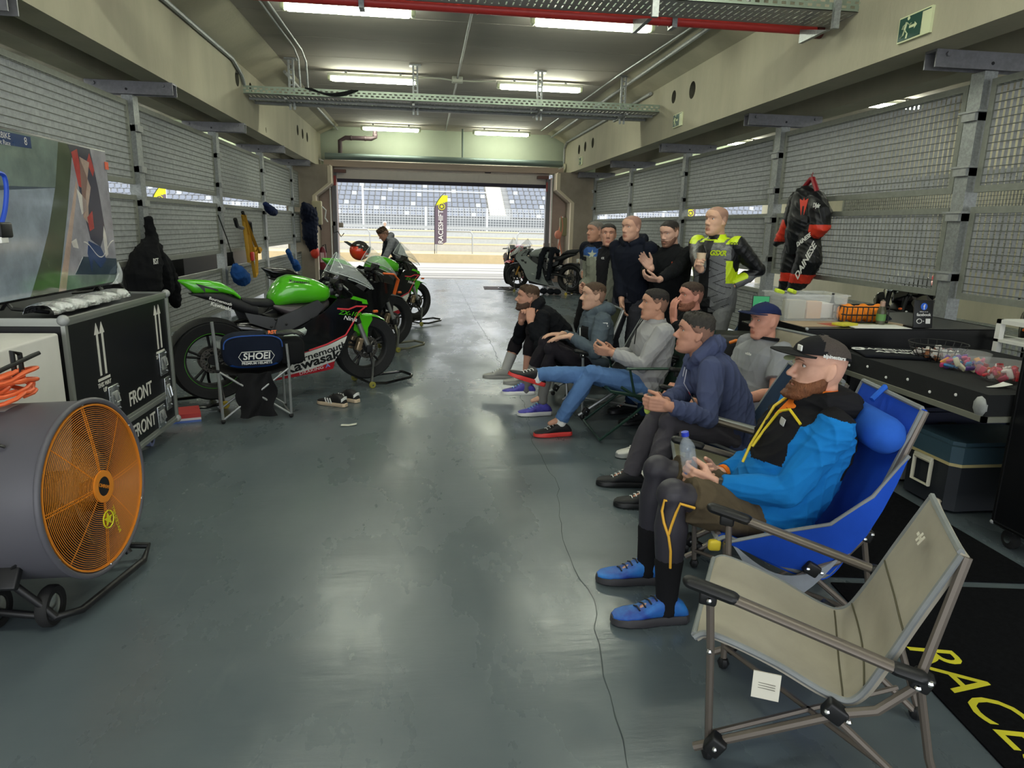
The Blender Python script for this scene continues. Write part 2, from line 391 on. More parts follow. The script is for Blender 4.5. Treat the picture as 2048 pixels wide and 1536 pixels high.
rows = ((.12, .81, 'bottom row'), (1.05, 1.84, 'middle row'), (1.96, 2.87, 'top row'))
ords = ['nearest to camera', 'second', 'third', 'fourth', 'fifth', 'sixth']
def partition(x, posts, s, wall):
    n = len(posts)
    for i, yp in enumerate(posts):
        side = 'left wall' if wall == 'left' else 'right wall'
        t = thing('fence_post', 'galvanised T-headed post, %s, %s %s' % (side, ['first', 'second', 'third', 'fourth', 'fifth', 'sixth'][n-1-i], 'counted from the open door'), 'post', (x, yp, 0), 0, 'posts of the mesh partition')
        b = B(); b.ab((-.06, -.075, 0), (.06, .075, 2.94)); b.build('post_tube', M_galv, t, flat=True)
        b = B(); xl, xr = (-.44, .5) if wall == 'left' else (-.52, .5)
        b.ab((xl, -.07, 2.95), (xr, -.058, 3.07)); b.ab((xl, .058, 2.95), (xr, .07, 3.07)); b.ab((xl, -.07, 3.07), (xr, .07, 3.088))
        for xx in (xl+.1, xr-.1): b.cyl((xx, -.09, 3.05), (xx, -.07, 3.05), .02, 6)
        b.cyl((0, -.074, 3.0), (0, -.07, 3.0), .014, 8, m=1); b.build('head_bracket', [mat('bracket zinc', '#85858a', .5, metal=.4, var=.2, vs=20), M_black], t)
        for z in (.45, 1.2, 1.72, 2.1, 2.55):
            b = B(); b.ab((-.09, -.075, z), (.09, .075, z+.07)); b.ab((-.1, -.11, z+.065), (.03, .11, z+.082)); b.build('clamp', M_galvd, t, flat=True)
        if i < n-1 or wall == 'left':
            y1 = posts[i+1]-.12 if i < n-1 else 21-1.7
            if i == n-1 and y1-yp < .5: continue
            for za, zb, rn in rows:
                bay = ['first', 'second', 'third', 'fourth', 'fifth', 'sixth'][n-1-i]
                mesh_panel(x+.0, yp+.13, y1, za, zb, s, 'grey steel mesh panel, %s, %s bay back from the door, %s' % (rn, bay, side))
partition(-3.34, [-.75, 2.42, 5.6, 8.78, 11.95, 15.1, 18.27][1:], -1, 'left')
partition(4.7, [2.33, 5.65, 9.0, 12.36, 15.7, 19.1], 1, 'right')

# ---------------------------------------------------------------- ceiling lamps
def lamp(cx, y, label, L=1.6):
    t = thing('ceiling_lamp', label, 'ceiling lamp', (cx, y, 4.08), 0, 'tube lamps on the ceilings')
    b = B(); b.box((0, 0, .06), (L, .13, .06), bev=.02); b.build('housing', M_lampbody, t)
    b = B(); b.box((0, 0, 0), (L-.12, .12, .08), bev=.035); b.build('diffuser', M_tube, t)
    b = B()
    for sx in (-1, 1): b.box((sx*(L/2-.03), 0, .01), (.06, .125, .085), bev=.02)
    b.build('end_cap', mat('lamp end', '#cfd8b4', .3), t)
    b = B()
    for sx in (-.5, .5): b.box((sx*L*.6, 0, .11), (.04, .03, .06))
    b.build('hanger', M_galv, t); return t
for y, rn in ((9.2, 'row nearest the camera'), (13.3, 'middle row before the far cable tray'), (19.8, 'last row before the door')):
    lamp(-.9, y, 'lit ceiling tube lamp, left one of the %s' % rn); lamp(2.12, y, 'lit ceiling tube lamp, right one of the %s' % rn)
for y in (1., 5.1):  # rows out of view, added to brighten the room
    for x in (-.9, 2.12): lamp(x, y, 'unseen lit tube lamp added on the ceiling above the camera')
for x in (6.4, 9.):
    for i, y in enumerate((5.1, 9.2, 13.3, 19.8)): lamp(x, y, 'lit tube lamp beyond the right mesh wall, %s of the %s line' % (['first', 'second', 'third', 'fourth'][i], 'inner' if x < 8 else 'outer'))
for x in (-5.2, -8.):
    for i, y in enumerate((5.1, 9.2, 13.3, 19.8)): lamp(x, y, 'lit tube lamp beyond the left mesh wall, %s of the %s line' % (['first', 'second', 'third', 'fourth'][i], 'inner' if x > -7 else 'outer'))

# ---------------------------------------------------------------- cable trays, pipes and conduits
M_tray = mat('tray steel', '#98a596', .45, metal=.6, var=.1)
def tray(y0, y1, z, x0, x1, label, chan):
    t = thing('cable_tray', label, 'cable tray', (0, y0, z)); W = y1-y0; b = B(); x = x0
    while x < x1: b.ab((x, 0, 0), (x+.05, W, .006)); b.ab((x+.05, 0, 0), (x+.066, W*.12, .006)); b.ab((x+.05, W*.3, 0), (x+.066, W*.38, .006)); b.ab((x+.05, W*.62, 0), (x+.066, W*.7, .006)); b.ab((x+.05, W*.88, 0), (x+.066, W, .006)); x += .066
    b.build('slotted_bottom', mat('tray bottom steel', '#b2b0aa', .5, metal=.3), t, flat=True)
    for yy in (0, W-.004):
        b = B()
        for za, zb in ((0, .028), (.052, .07), (.09, .12)): b.ab((x0, yy, za), (x1, yy+.004, zb))
        x = x0
        while x < x1: b.ab((x, yy, .028), (x+.04, yy+.004, .052)); b.ab((x+.04, yy, .07), (x+.08, yy+.004, .09)); x += .085
        b.build('side_rail', M_tray, t, flat=True)
    for yy in chan:
        b = B(); b.ab((x0, yy, -.035), (x1, yy+.04, -.002)); b.build('channel', M_galvd, t, flat=True)
    return t
t = tray(12.05, 13.15, 3.56, -2.86, 4.01, 'wide perforated cable tray crossing the garage in front of the far lamps', (.35, .75))
for x in (-2.25, -.2, 1.95, 3.45):
    b = B(); 
    for k in (0, .07): b.ab((x+k, .5, -.14), (x+k+.03, .54, .66))
    for z in range(8): b.ab((x+.03, .505, z*.08), (x+.07, .535, z*.08+.02))
    b.ab((x-.05, .45, .64), (x+.15, .6, .66)); b.ab((x, .1, -.05), (x+.04, .95, -.02)); b.build('hanger', M_galv, t, flat=True)
b = B()
for k in range(4): b.tube([(-1.9+i/12*.75+k*.03, -.02, .12-.07*math.sin(PI*i/12)*(1+.15*k)) for i in range(13)], .012, 6)
b.build('loose_cable', M_black, t)
t = tray(6.5, 7.0, 3.6, -2.4, 4.01, 'perforated cable tray above the red pipe near the top of the photo', ())
for x in (2.02, 3.75):
    b = B(); b.ab((x, -.05, -.16), (x+.06, -.01, .66)); b.prism([(0, 0), (.5, .13), (.5, 0)], 0, .04, RM(V((0, 1, 0)), V((0, 0, 1)), V((1, 0, 0)), (x, .05, -.15))); b.build('hanger', M_galv, t, flat=True)
b = B(); b.cyl((-2.86, 7.12, 3.6), (4.0, 7.12, 3.6), .045, 14)
for x in (-2.4, .5, 2.3): b.cyl((x, 7.12, 3.6), (x+.01, 7.12, 3.6), .05, 14)
b.cyl((3.95, 7.12, 3.6), (4.015, 7.12, 3.6), .075, 14, m=1); rp = b.build('sprinkler_pipe', [M_red, mat('dark red collar', '#5b2a26', .6)]); tag(rp, 'red painted pipe crossing the ceiling beside the near cable tray', 'pipe')
for x in (-.6, 2.42):
    b = B(); b.ab((x, 7.06, 3.53), (x+.05, 7.18, 3.55)); b.ab((x, 7.05, 3.53), (x+.05, 7.062, 4.2)); b.ab((x, 7.178, 3.53), (x+.05, 7.19, 4.2)); b.build('pipe_strap', M_galv, rp, world=True, flat=True)
def pipe(name, pts, r, m, label, cat='pipe', grp='conduits on the ceiling'):
    b = B(); b.tube(pts, r, 8); 
    return tag(b.build(name, m), label, cat, grp)
pipe('conduit', [(-2.835, -2, 3.93), (-2.835, 11.4, 3.93), (-2.835, 11.9, 3.8), (-2.835, 12.03, 3.69)], .03, M_galv, 'bright steel conduit along the left beam running down into the far tray')
for k in (0, .09): pipe('conduit', [(-1.98+k, -2, 4.19), (-1.98+k, 11.6+k*2, 4.19), (-1.98+k, 12.0+k*2, 4.1), (-1.98+k, 12.1+k*2, 3.7)], .016, M_galv, 'thin steel conduit on the ceiling at left, %s of a pair' % ('outer' if k == 0 else 'inner'))
pipe('conduit', [(-2.42, 13.2, 4.13), (-2.42, YD-.2, 4.13)], .03, M_galvd, 'grey conduit in the corner of left beam and ceiling beyond the far tray')
pipe('conduit', [(.6, 8.0, 4.19), (.6, 20.5, 4.19)], .018, M_galv, 'straight steel conduit down the middle of the ceiling')
pipe('conduit', [(3.5, 9.2, 4.19), (3.35, 12.4, 4.19), (3.2, 19.6, 4.19)], .016, M_galv, 'thin steel conduit along the ceiling at right')
pipe('conduit', [(3.62, 7.4, 4.12), (3.62, 20.3, 4.12)], .03, M_galvd, 'grey conduit along the top of the right beam')
pipe('conduit', [(3.98, 12.5, 3.94), (3.98, 19.9, 3.94), (3.98, 20.2, 3.8), (3.98, 20.2, 3.4)], .03, M_galvd, 'grey conduit along the right beam bending down near the door')
b = B(); b.box((.6, 8.1, 4.17), (.34, .12, .09), bev=.02); b.box((.78, 8.12, 4.12), (.1, .2, .09), bev=.03, m=1); o = b.build('ceiling_emergency_light', [M_white, mat('frosted lens', '#cfd6d2', .2)]); tag(o, 'small white emergency light on the middle conduit', 'emergency light')
b = B(); b.box((.6, 13.35, 4.17), (.2, .14, .1), bev=.015); tag(b.build('ceiling_junction_box', M_lampbody), 'grey junction box between the middle row lamps', 'junction box')
pipe('conduit', [(-.1, 13.3, 4.17), (.3, 13.3, 4.17), (.5, 13.36, 4.16), (.9, 13.36, 4.16), (1.3, 13.3, 4.17)], .014, M_lampbody, 'bent grey conduit linking the two middle row lamps')
b = B(); b.tube([(-1.35, 20.1, 4.2), (-1.35, 20.1, 3.9), (-1.45, 20.1, 3.86), (-2.15, 20.1, 3.86), (-2.3, 20.1, 3.78), (-2.3, 20.1, 3.4)], .06, 12)
for p in ((-1.35, 20.1, 3.95), (-1.62, 20.1, 3.86), (-2.0, 20.1, 3.86)): b.ell(p, .07, seg=10)
tag(b.build('drain_pipe', mat('dark pipe', '#4a3c3e', .5)), 'dark bent pipe dropping from the ceiling above the left end of the door', 'pipe')

# ---------------------------------------------------------------- exit signs on the right beam
M_sg = mat('sign green', '#1c4a40', .5); M_sw = mat('sign glow white', '#dfe6bd', .5)
def exit_sign(y0, y1, z0, z1, label):
    t = thing('exit_sign', label, 'exit sign', (4.0, 0, 0), 0, 'exit signs on the right beam')
    b = B(); b.ab((-.004, y0, z0), (.018, y1, z1)); b.build('board', M_sw, t, flat=True)
    W = y1-y0; H = z1-z0; MM = RM(V((0, -1, 0)), V((0, 0, 1)), V((-1, 0, 0)), (-.006, y1, z0))   # a: towards camera, b: up
    b = B(); e = .012
    b.prism([(e, e), (W*.62, e), (W*.62, H-e), (e, H-e)], 0, .002, MM); b.prism([(W*.62, e), (W*.72, e), (W*.72, H-e), (W*.62, H-e)], 0, .002, MM)
    b.prism([(W*.72, H-e*1.6), (W-e, H-e*1.6), (W-e, H-e), (W*.72, H-e)], 0, .002, MM); b.build('green_field', M_sg, t, flat=True)
    b = B(); S = H
    def q(p): return (p[0]*S*1.0+W*.06, p[1]*S)
    def limb(a, c, r): b.tube([MM@V((*q(a), .003)), MM@V((*q(c), .003))], r*S, 6, flat=.1)
    b.lathe([(.001, .002), (.075*S, .002), (.075*S, .004), (.001, .004)], 14, MM@TR(*q((.5, .86)), 0))
    for a, c, r in (((.46, .72), (.36, .45), .085), ((.46, .7), (.24, .62), .045), ((.24, .62), (.18, .5), .04), ((.46, .7), (.62, .58), .045), ((.62, .58), (.72, .64), .04), ((.36, .45), (.5, .3), .06), ((.5, .3), (.46, .1), .05), ((.36, .45), (.28, .25), .06), ((.28, .25), (.1, .18), .05)): limb(a, c, r)
    b.prism([(W*.36, H*.46), (W*.52, H*.46), (W*.52, H*.38), (W*.6, H*.51), (W*.52, H*.64), (W*.52, H*.56), (W*.36, H*.56)], .002, .004, MM)
    b.build('running_figure', M_sw, t); return t
exit_sign(5.46, 5.85, 3.17, 3.37, 'green exit sign with running figure and arrow, nearest of those on the right beam')
exit_sign(10.9, 11.28, 3.2, 3.4, 'green exit sign with running figure in the middle of the right beam')
exit_sign(17.9, 18.25, 3.18, 3.38, 'small green exit sign on the right beam close to the door')

# ---------------------------------------------------------------- things fixed by the door
b = B(); b.box((-2.86, 19.25, 1.83), (.26, .16, .62), bev=.03); b.ab((-2.9, 19.16, 1.9), (-2.86, 19.172, 1.98), m=1); b.ab((-2.9, 19.16, 1.66), (-2.86, 19.172, 1.74), m=1)
b.tube([(-2.72, 19.2, 2.0), (-2.62, 19.2, 1.9), (-2.66, 19.25, 1.7), (-2.6, 19.3, 1.6)], .02, 6, m=2)
tag(b.build('electric_box', [mat('box beige', '#b9b08f', .5), M_black, M_white]), 'beige electric box with black sockets on the left pillar', 'electric box')
b = B(); b.box((-2.58, 20.25, 1.56), (.16, .1, .13), bev=.01); b.box((-2.36, 20.25, 1.52), (.12, .1, .14), bev=.01, m=0); b.tube([(-2.58, 20.2, 1.5), (-2.56, 20.17, 1.3), (-2.45, 20.17, 1.35), (-2.36, 20.17, 1.2), (-2.28, 20.2, 1.3)], .015, 6, m=1)
tag(b.build('socket_box', [mat('socket grey', '#a89c90', .5), M_black]), 'small grey wall sockets with black cable left of the door', 'socket')
b = B(); b.box((3.85, 19.3, 1.62), (.2, .12, .5), bev=.02); tag(b.build('switch_box', mat('olive box', '#8c8562', .5)), 'olive coloured switch box on the right pillar edge', 'switch box')
b = B(); b.box((3.62, 20.25, .93), (.3, .06, .42), bev=.01); tag(b.build('wall_panel', mat('panel rose', '#b09a90', .6)), 'pale square panel on the wall right of the door', 'wall panel')
b = B()
for k in range(3): b.tube([(3.78+.05*math.sin(i*.5+k), 19.25+.02*k, 1.9-.09*i) for i in range(16)], .018, 6, m=k % 2)
b.ell((3.7, 19.22, 1.4), (.1, .06, .12), m=0); tag(b.build('hanging_cable', [mat('cable coral', '#d98b74', .5), M_white]), 'coiled orange and white cable hanging on the right pillar', 'cable')

# ---------------------------------------------------------------- outside: pit lane, wall, fence and grandstand
b = B(); b.ab((-60, YD, -.25), (70, 110, -.02)); struct(b, 'ground_outside', mat('pit lane asphalt', '#b5b0a8', .8, var=.12, vs=.6, aniso=(.1, 1, 1)), flat=True)
b = B()
for y in (21.3, 22.6, 23.4, 25.2, 26.6): b.ab((-60, y, -.02), (70, y+.18, -.012))
struct(b, 'ground_lane_lines', mat('lane grey line', '#8d8b88', .8), flat=True)
b = B(); b.ab((-60, 30.3, -.02), (70, 33.6, .36)); struct(b, 'terrain_kerb', mat('tan kerb', '#d6c096', .85, var=.15, vs=2), flat=True)
b = B(); b.ab((-60, 33.6, 0), (70, 34, .72)); b.ab((-60, 34, 0), (70, 35, 1.02)); b.ab((-60, 35, 0), (70, 36, 1.3))
for z, y in ((.7, 33.58), (1.0, 33.97), (1.28, 34.97)): b.ab((-60, y, z), (70, y+.06, z+.06), m=1)
struct(b, 'wall_pit_lane', [mat('pit wall grey', '#c4c4c0', .8, var=.1), mat('pit wall cream', '#d8cbaa', .8)], flat=True)
b = B()
for i in range(5): b.ab((-60, 40, .25+.28*i), (70, 40.12, .42+.28*i))
tag(b.build('guard_rail', mat('guard rail', '#b9bab8', .5, metal=.3), flat=True), 'grey steel guard rails running along the track outside', 'guard rail')
b = B()
for i in range(530): b.ab((-40+i*.18, 46, 1.2), (-40+i*.18+.025, 46.02, 2.75))
for i in range(10): b.ab((-40, 46, 1.25+.16*i), (56, 46.02, 1.275+.16*i))
M_fen = mat('fence white', '#d4d6d6', .5)
fo = tag(b.build('debris_fence', M_fen, flat=True), 'tall pale debris fence of wire mesh in front of the grandstand', 'fence')
for i in range(25):
    b = B(); h = 2.75 if i % 3 else 4.0; b.ab((-40+4*i, 45.9, 0), (-40+4*i+.12, 46.05, h))
    if i % 3 == 0: b.ab((-40+4*i, 45.92, 3.7), (-40+4*i+8, 45.98, 3.76))
    b.build('fence_post', M_fen, fo, flat=True)
b = B(); NR = 18
for k in range(NR): b.ab((-48, 60+.85*k, 0), (56, 62+.85*k, 2.2+.42*k))
b.ab((5.2, 59.5, 2.0), (7.2, 61, 2.5)); b.ab((-48, 59.3, 0), (56, 60, 2.15), m=2)
for k in range(NR*2): b.ab((5.6, 59.98+.425*k, 2.2), (7.0, 60.6+.425*k, 2.4+.21*k), m=1)
struct(b, 'terrain_grandstand', [mat('stand concrete', '#b2b2b0', .9, var=.1), mat('stair concrete', '#d8d3c4', .9), mat('retaining wall grey', '#75797b', .9, var=.2, vs=.5)], flat=True)
b = B()
for k in range(NR):
    for i in range(200):
        x = -47.5+i*.52
        if 5.3 < x < 7.3: continue
        y = 60.35+.85*k; z = 2.2+.42*k; mm = 0 if (i*7+k*13) % 11 else 1
        b.ab((x, y, z+.18), (x+.4, y+.32, z+.24), m=mm); b.ab((x, y+.3, z+.2), (x+.4, y+.34, z+.52), m=mm)
tag(b.build('stadium_seats', [mat('seat blue grey', '#969ba5', .6), mat('seat white', '#c3c7ce', .6)], flat=True), 'rows of blue grey seats on the grandstand beyond the track', 'seats', kind='stuff')
for i, x in enumerate((-3.2, 1.3, 4.9, 8.2, -7.6, 12.5)):
    b = B(); b.tube([(x-.8, 31, .36), (x-.8, 31, 1.2), (x-.7, 31, 1.35), (x+.7, 31, 1.35), (x+.8, 31, 1.2), (x+.8, 31, .36)], .035, 8)
    tag(b.build('hoop_rail', M_alu), 'steel hoop barrier on the tan kerb, %s from the left' % ['second', 'third', 'fourth', 'fifth', 'first', 'sixth'][i], 'hoop barrier', 'hoop barriers outside')

# feather flags
def flag(x, y, label, z0=.36, h=4.0):
    t = thing('feather_flag', label, 'flag', (x, y, z0), 0, 'feather flags outside')
    def edge(t_): return V((.08+.62*max(0, (t_-.72)/.28)**1.8, 0, .1+t_*(h-.2)))
    b = B(); b.tube([edge(i/20) for i in range(-0, 21)]+[V((.8, 0, h-.12))], .02, 8); b.cyl((.08, 0, 0), (.08, 0, .3), .025); b.build('pole', M_black, t)
    def fl(u, v):
        zz = .62+v*(h-.85); l = edge((zz-.1)/(h-.2)).x; r = .08+.78+.08*v
        if v < .05: r = .08+.5+(v/.05)*.28
        r = max(r, l+.02); return (l+(r-l)*u, .03*math.sin(5*u+3*v), zz)
    b = B(); b.sheet(fl, 14, 60, .004)
    b.m = [1 if (sum(b.v[i][2] for i in f)/len(f)) > h-.95+.35*(sum(b.v[i][0] for i in f)/len(f)) else 0 for f in b.f]
    b.build('banner', [mat('banner purple grey', '#6c5d66', .8), mat('banner yellow', '#d3d12a', .8)], t)
    MM = RM(V((0, 0, 1)), V((-1, 0, 0)), V((0, -1, 0)), (.5, -.05, 1.75))
    b = B(); b.text('RACESHIFT', .44, MM, .004, bold=.01); b.build('lettering', mat('banner letter', '#e8e3d8', .8), t)
    b = B(); c = V((.55, -.05, 3.05)); b.tube([c+V((.2*math.cos(a*PI/8), 0, .2*math.sin(a*PI/8))) for a in range(16)], .025, 6, closed=True)
    st = [((.15 if k % 2 == 0 else .06)*math.sin(k*PI/5), (.15 if k % 2 == 0 else .06)*math.cos(k*PI/5)) for k in range(10)]; b.prism(st, 0, .01, RM(V((1, 0, 0)), V((0, 0, 1)), V((0, -1, 0)), c)); b.build('emblem', mat('banner yellow', '#d3d12a', .8), t)
    t.scale = (.66, .66, .66)
    return t
flag(.36, 30.6, 'purple feather flag with yellow tip and pale lettering outside the open door')
flag(-11.2, 30.6, 'purple feather flag with yellow tip seen through the gap in the left mesh wall')
flag(11.6, 30.6, 'purple feather flag with yellow tip seen through the gap in the right mesh wall')
# ================================================================ left side: fan, cases, screen
def rot_to(d, up=(0, 0, 1)):
    x, y, z = frame(V(d), V(up)); return x, y, z
# ---- drum fan
FC = V((-1.36, 2.82, .5)); n = V((.985, -.10, .06)).normalized(); sx, sy, _ = frame(n)
t = thing('drum_fan', 'large grey drum fan with orange wire grille on black wheeled stand', 'fan', (-1.55, 2.85, 0))
MF = RM(sx, sy, n, FC)
M_fan = mat('fan grey paint', '#5b5a61', .45, var=.06, vs=3); M_or = mat('orange wire', '#dd8729', .45); M_fb = mat('fan black steel', '#1b1b1d', .4)
b = B(); R0 = .352
prof = [(R0, -.5), (R0+.004, -.5), (R0+.004, -.0)]+[(R0+.004+.012*math.sin(a*PI/6), .012-.012*math.cos(a*PI/6)) for a in range(1, 12)]+[(R0-.004, 0), (R0-.004, -.49)]
b.lathe(prof, 64, MF, closed=True)
b.lathe([(R0+.004, -.5), (R0+.016, -.505), (R0+.016, -.52), (R0, -.52), (R0, -.5)], 64, MF, closed=True)
b.build('drum', M_fan, t, world=True)
b = B()
for k in range(34):
    r = .066+k*(.333-.066)/33; dz = .012+.028*math.cos(min(1, r/.335)*PI/2)
    b.tube([MF@V((r*math.cos(2*PI*i/56), r*math.sin(2*PI*i/56), dz)) for i in range(56)], .0013, 5, closed=True)
for k in range(8):
    a0 = PI/2+k*PI/4+.02
    for da in ((-.018, .018) if k % 1 == 0 and k % 2 == 0 else (0,)):
        b.tube([MF@V((r*math.cos(a0+da*.33/max(r, .1)), r*math.sin(a0+da*.33/max(r, .1)), .009+.028*math.cos(min(1, r/.335)*PI/2))) for r in (.06, .12, .18, .24, .3, .335)], .0022, 5)
for k in range(12):
    pass
b.lathe([(.335, .008), (.341, .008), (.341, .02), (.335, .02)], 64, MF, closed=True)
b.lathe([(.04, .036), (.066, .036), (.066, .046), (.04, .046)], 32, MF, closed=True)
b.build('grille', M_or, t, world=True)
b = B(); b.lathe([(.001, .04), (.042, .04), (.042, .044), (.001, .044)], 28, MF); b.text('PAVINO', .02, MF@TR(0, 0, .0455)@eul(0, 0, 28), .001, m=1, bold=.01); b.build('badge', [M_fb, M_or], t, world=True)
b = B()
for k in range(5):
    a = k*2*PI/5+.35; 
    def bl(u, v, a=a): r = .07+.24*u; ang = a+(v-.5)*(.85-.25*u); return MF@V((r*math.cos(ang), r*math.sin(ang), -.16+(v-.5)*.12))
    b.sheet(bl, 8, 6, .003)
b.lathe([(.001, -.1), (.07, -.1), (.075, -.2), (.001, -.2)], 20, MF); b.build('fan_blades', mat('blade tan grey', '#7c7266', .5, metal=.3), t, world=True)
b = B(); b.lathe([(.001, -.22), (.1, -.22), (.1, -.42), (.001, -.42)], 24, MF)
for a in range(3): q = 2*PI*a/3+.4; b.cyl(MF@V((.09*math.cos(q), .09*math.sin(q), -.36)), MF@V((R0*math.cos(q), R0*math.sin(q), -.36)), .012, 6)
b.build('motor', M_fb, t, world=True)
b = B()
for k in range(6): q = 2*PI*k/6+PI/6; p = MF@V((.35*math.cos(q), .35*math.sin(q), .012)); b.ell(p, .011, seg=8)
b.build('grille_clip', M_chrome, t, world=True)
MY = mat('sticker yellow', '#d8d023', .5); b = B(); c0 = MF@V((.0, -.14, .045))
b.tube([MF@V((.036*math.cos(a*PI/12), -.145+.036*math.sin(a*PI/12), .038)) for a in range(24)], .003, 5, closed=True)
st = [((.03 if k % 2 == 0 else .013)*math.sin(k*PI/5), -.145+(.03 if k % 2 == 0 else .013)*math.cos(k*PI/5)) for k in range(10)]; b.prism(st, .036, .039, MF)
b.text('RACESHIFT', .026, MF@TR(-.055, -.17, .036)@eul(0, 0, 80), .001); b.build('sticker', MY, t, world=True)
b = B(); side = V((sx.x, sx.y, 0)).normalized()
for s in (-1, 1):
    p = FC-n*.2+sx*(s*(R0+.02)*.8)-sy*((R0+.02)*.6); b.box(p, (.12, .03, .12), RM(n, sx, sy)@eul(s*37), .008)
    b.tube([p+V((.02, 0, -.04)), V((p.x+.1, p.y+.02*s, .12)), V((p.x+.14, p.y+.03*s, .06))], .015, 10)
    b.tube([p+V((-.02, 0, -.04)), V((p.x-.1, p.y, .12)), V((p.x-.13, p.y, .1))], .015, 10)
p0 = FC-n*.2-sx*(R0+.02)*.8-sy*(R0+.02)*.6; p1 = FC-n*.2+sx*(R0+.02)*.8-sy*(R0+.02)*.6
if p0.y > p1.y: p0, p1 = p1, p0
b.tube([V((p0.x-.13, p0.y+.05, .09)), V((p0.x+.14, p0.y+.03, .06)), V((p0.x+.2, p0.y+.1, .045)), V((p1.x+.22, p1.y-.08, .045)), V((p1.x+.2, p1.y+.04, .06)), V((p1.x-.13, p1.y, .1))], .015, 10)
b.tube([p0+V((.03, .0, .02)), p0+V((.1, -.02, .1)), p0+V((.02, -.02, .16))], .008, 6); b.build('stand', M_fb, t, world=True)
for k, (x, y) in enumerate(((p0.x-.1, p0.y+.08), (p0.x+.1, p0.y+.08))):
    b = B(); MW = RM(V((0, 0, 1)), V((0, 1, 0)), V((1, 0, 0)), (x, y, .082)); b.lathe([(.05, -.02), (.075, -.022), (.082, -.012), (.082, .012), (.075, .022), (.05, .02)], 28, MW, closed=True)
    b.lathe([(.001, -.014), (.05, -.014), (.05, .014), (.03, .02), (.001, .024)], 20, MW, m=1); b.build('wheel', [M_rubber, M_chrome], t, world=True)
b = B()
for s in (-1,): 
    p = FC-n*.2+sx*(s*(R0+.045)*.8)-sy*((R0+.045)*.6)
    for dx, dz in ((-.03, .05), (.03, .05), (0, -.02), (.03, -.05)): b.ell(p+n*dx+V((0, -.008 if p.y < FC.y else .008, dz)), (.012, .008, .012), seg=8)
b.build('bolt', M_chrome, t, world=True)
b = B(); q = FC-n*.3
def onD(a, d, r=R0+.012): return FC+n*d+sx*r*math.cos(a)+sy*r*math.sin(a)
aa = 2.35 if (onD(2.35, -.3)).y < FC.y else .8
b.tube([onD(aa, -.13), onD(aa, -.15, R0+.04), onD(aa, -.3, R0+.045), onD(aa, -.38, R0+.04), onD(aa, -.4)], .011, 6, flat=.5); b.build('carry_handle', M_fb, t, world=True)
b = B(); b.sheet(lambda u, v: onD(1.75+.25*(u-.5)*(-1 if aa > 2 else 1)+(.25 if aa > 2 else -.25), -.24-.1*v, R0+.006), 6, 2, .001); b.build('rating_label', mat('label grey', '#a7a7a6', .5), t, world=True)

# ---- coiled extension lead lying on the drum
top = onD(PI/2, -.28, R0)
t = thing('extension_lead', 'orange extension lead coiled with a black plug board on top of the drum fan', 'extension lead', tuple(top))
b = B(); pts = []
for i in range(230):
    a = i*2*PI/23; k = i/230; r = .092+.028*math.sin(i*.37)+.012*math.sin(i*1.3); pts.append(top+V((math.cos(a)*r*.95-.02, math.sin(a)*r*1.25, .03+.1*k+.012*math.sin(i*.61)+.012*math.cos(a))))
b.tube(pts, .0085, 7); b.build('cord', mat('lead orange', '#ea6a3c', .45), t, world=True)
b = B(); c = top+V((-.0, -.02, .13))
b.box(c+V((.02, .02, .03)), (.05, .3, .016), eul(12, -20, -20), .004); b.tube([c+V((-.03, -.1, -.04)), c+V((-.03, -.1, .09)), c+V((-.03, -.02, .1)), c+V((-.03, -.0, -.03))], .015, 6, flat=.6); b.tube([c+V((.03, .05, -.04)), c+V((.03, .05, .09)), c+V((.03, .1, .07)), c+V((.03, .1, -.03))], .014, 6, flat=.6)
b.build('plug_board', M_black, t, world=True)
p = PX(12, 380, -1.75); b = B()
tag_pts = [onD(2.0 if aa > 2 else 1.1, -.3, R0+.012), onD(2.25 if aa > 2 else .9, -.32, R0+.02), onD(2.6 if aa > 2 else .5, -.4, R0+.02)]
b.tube(tag_pts, .008, 6); tag(b.build('power_cable', mat('cable blue', '#2a55b8', .4)), 'short blue power cable on the side of the drum fan', 'cable')

# ---- white block
b = B(); b.box((-2.53, 2.9, .5), (1.34, 1.6, 1.0), bev=.012)
tag(b.build('concrete_block', mat('white block paint', '#dcdad6', .7, var=.08, vs=4, bump=.15, bs=14)), 'chipped white painted block between the fan and the flight case', 'block')

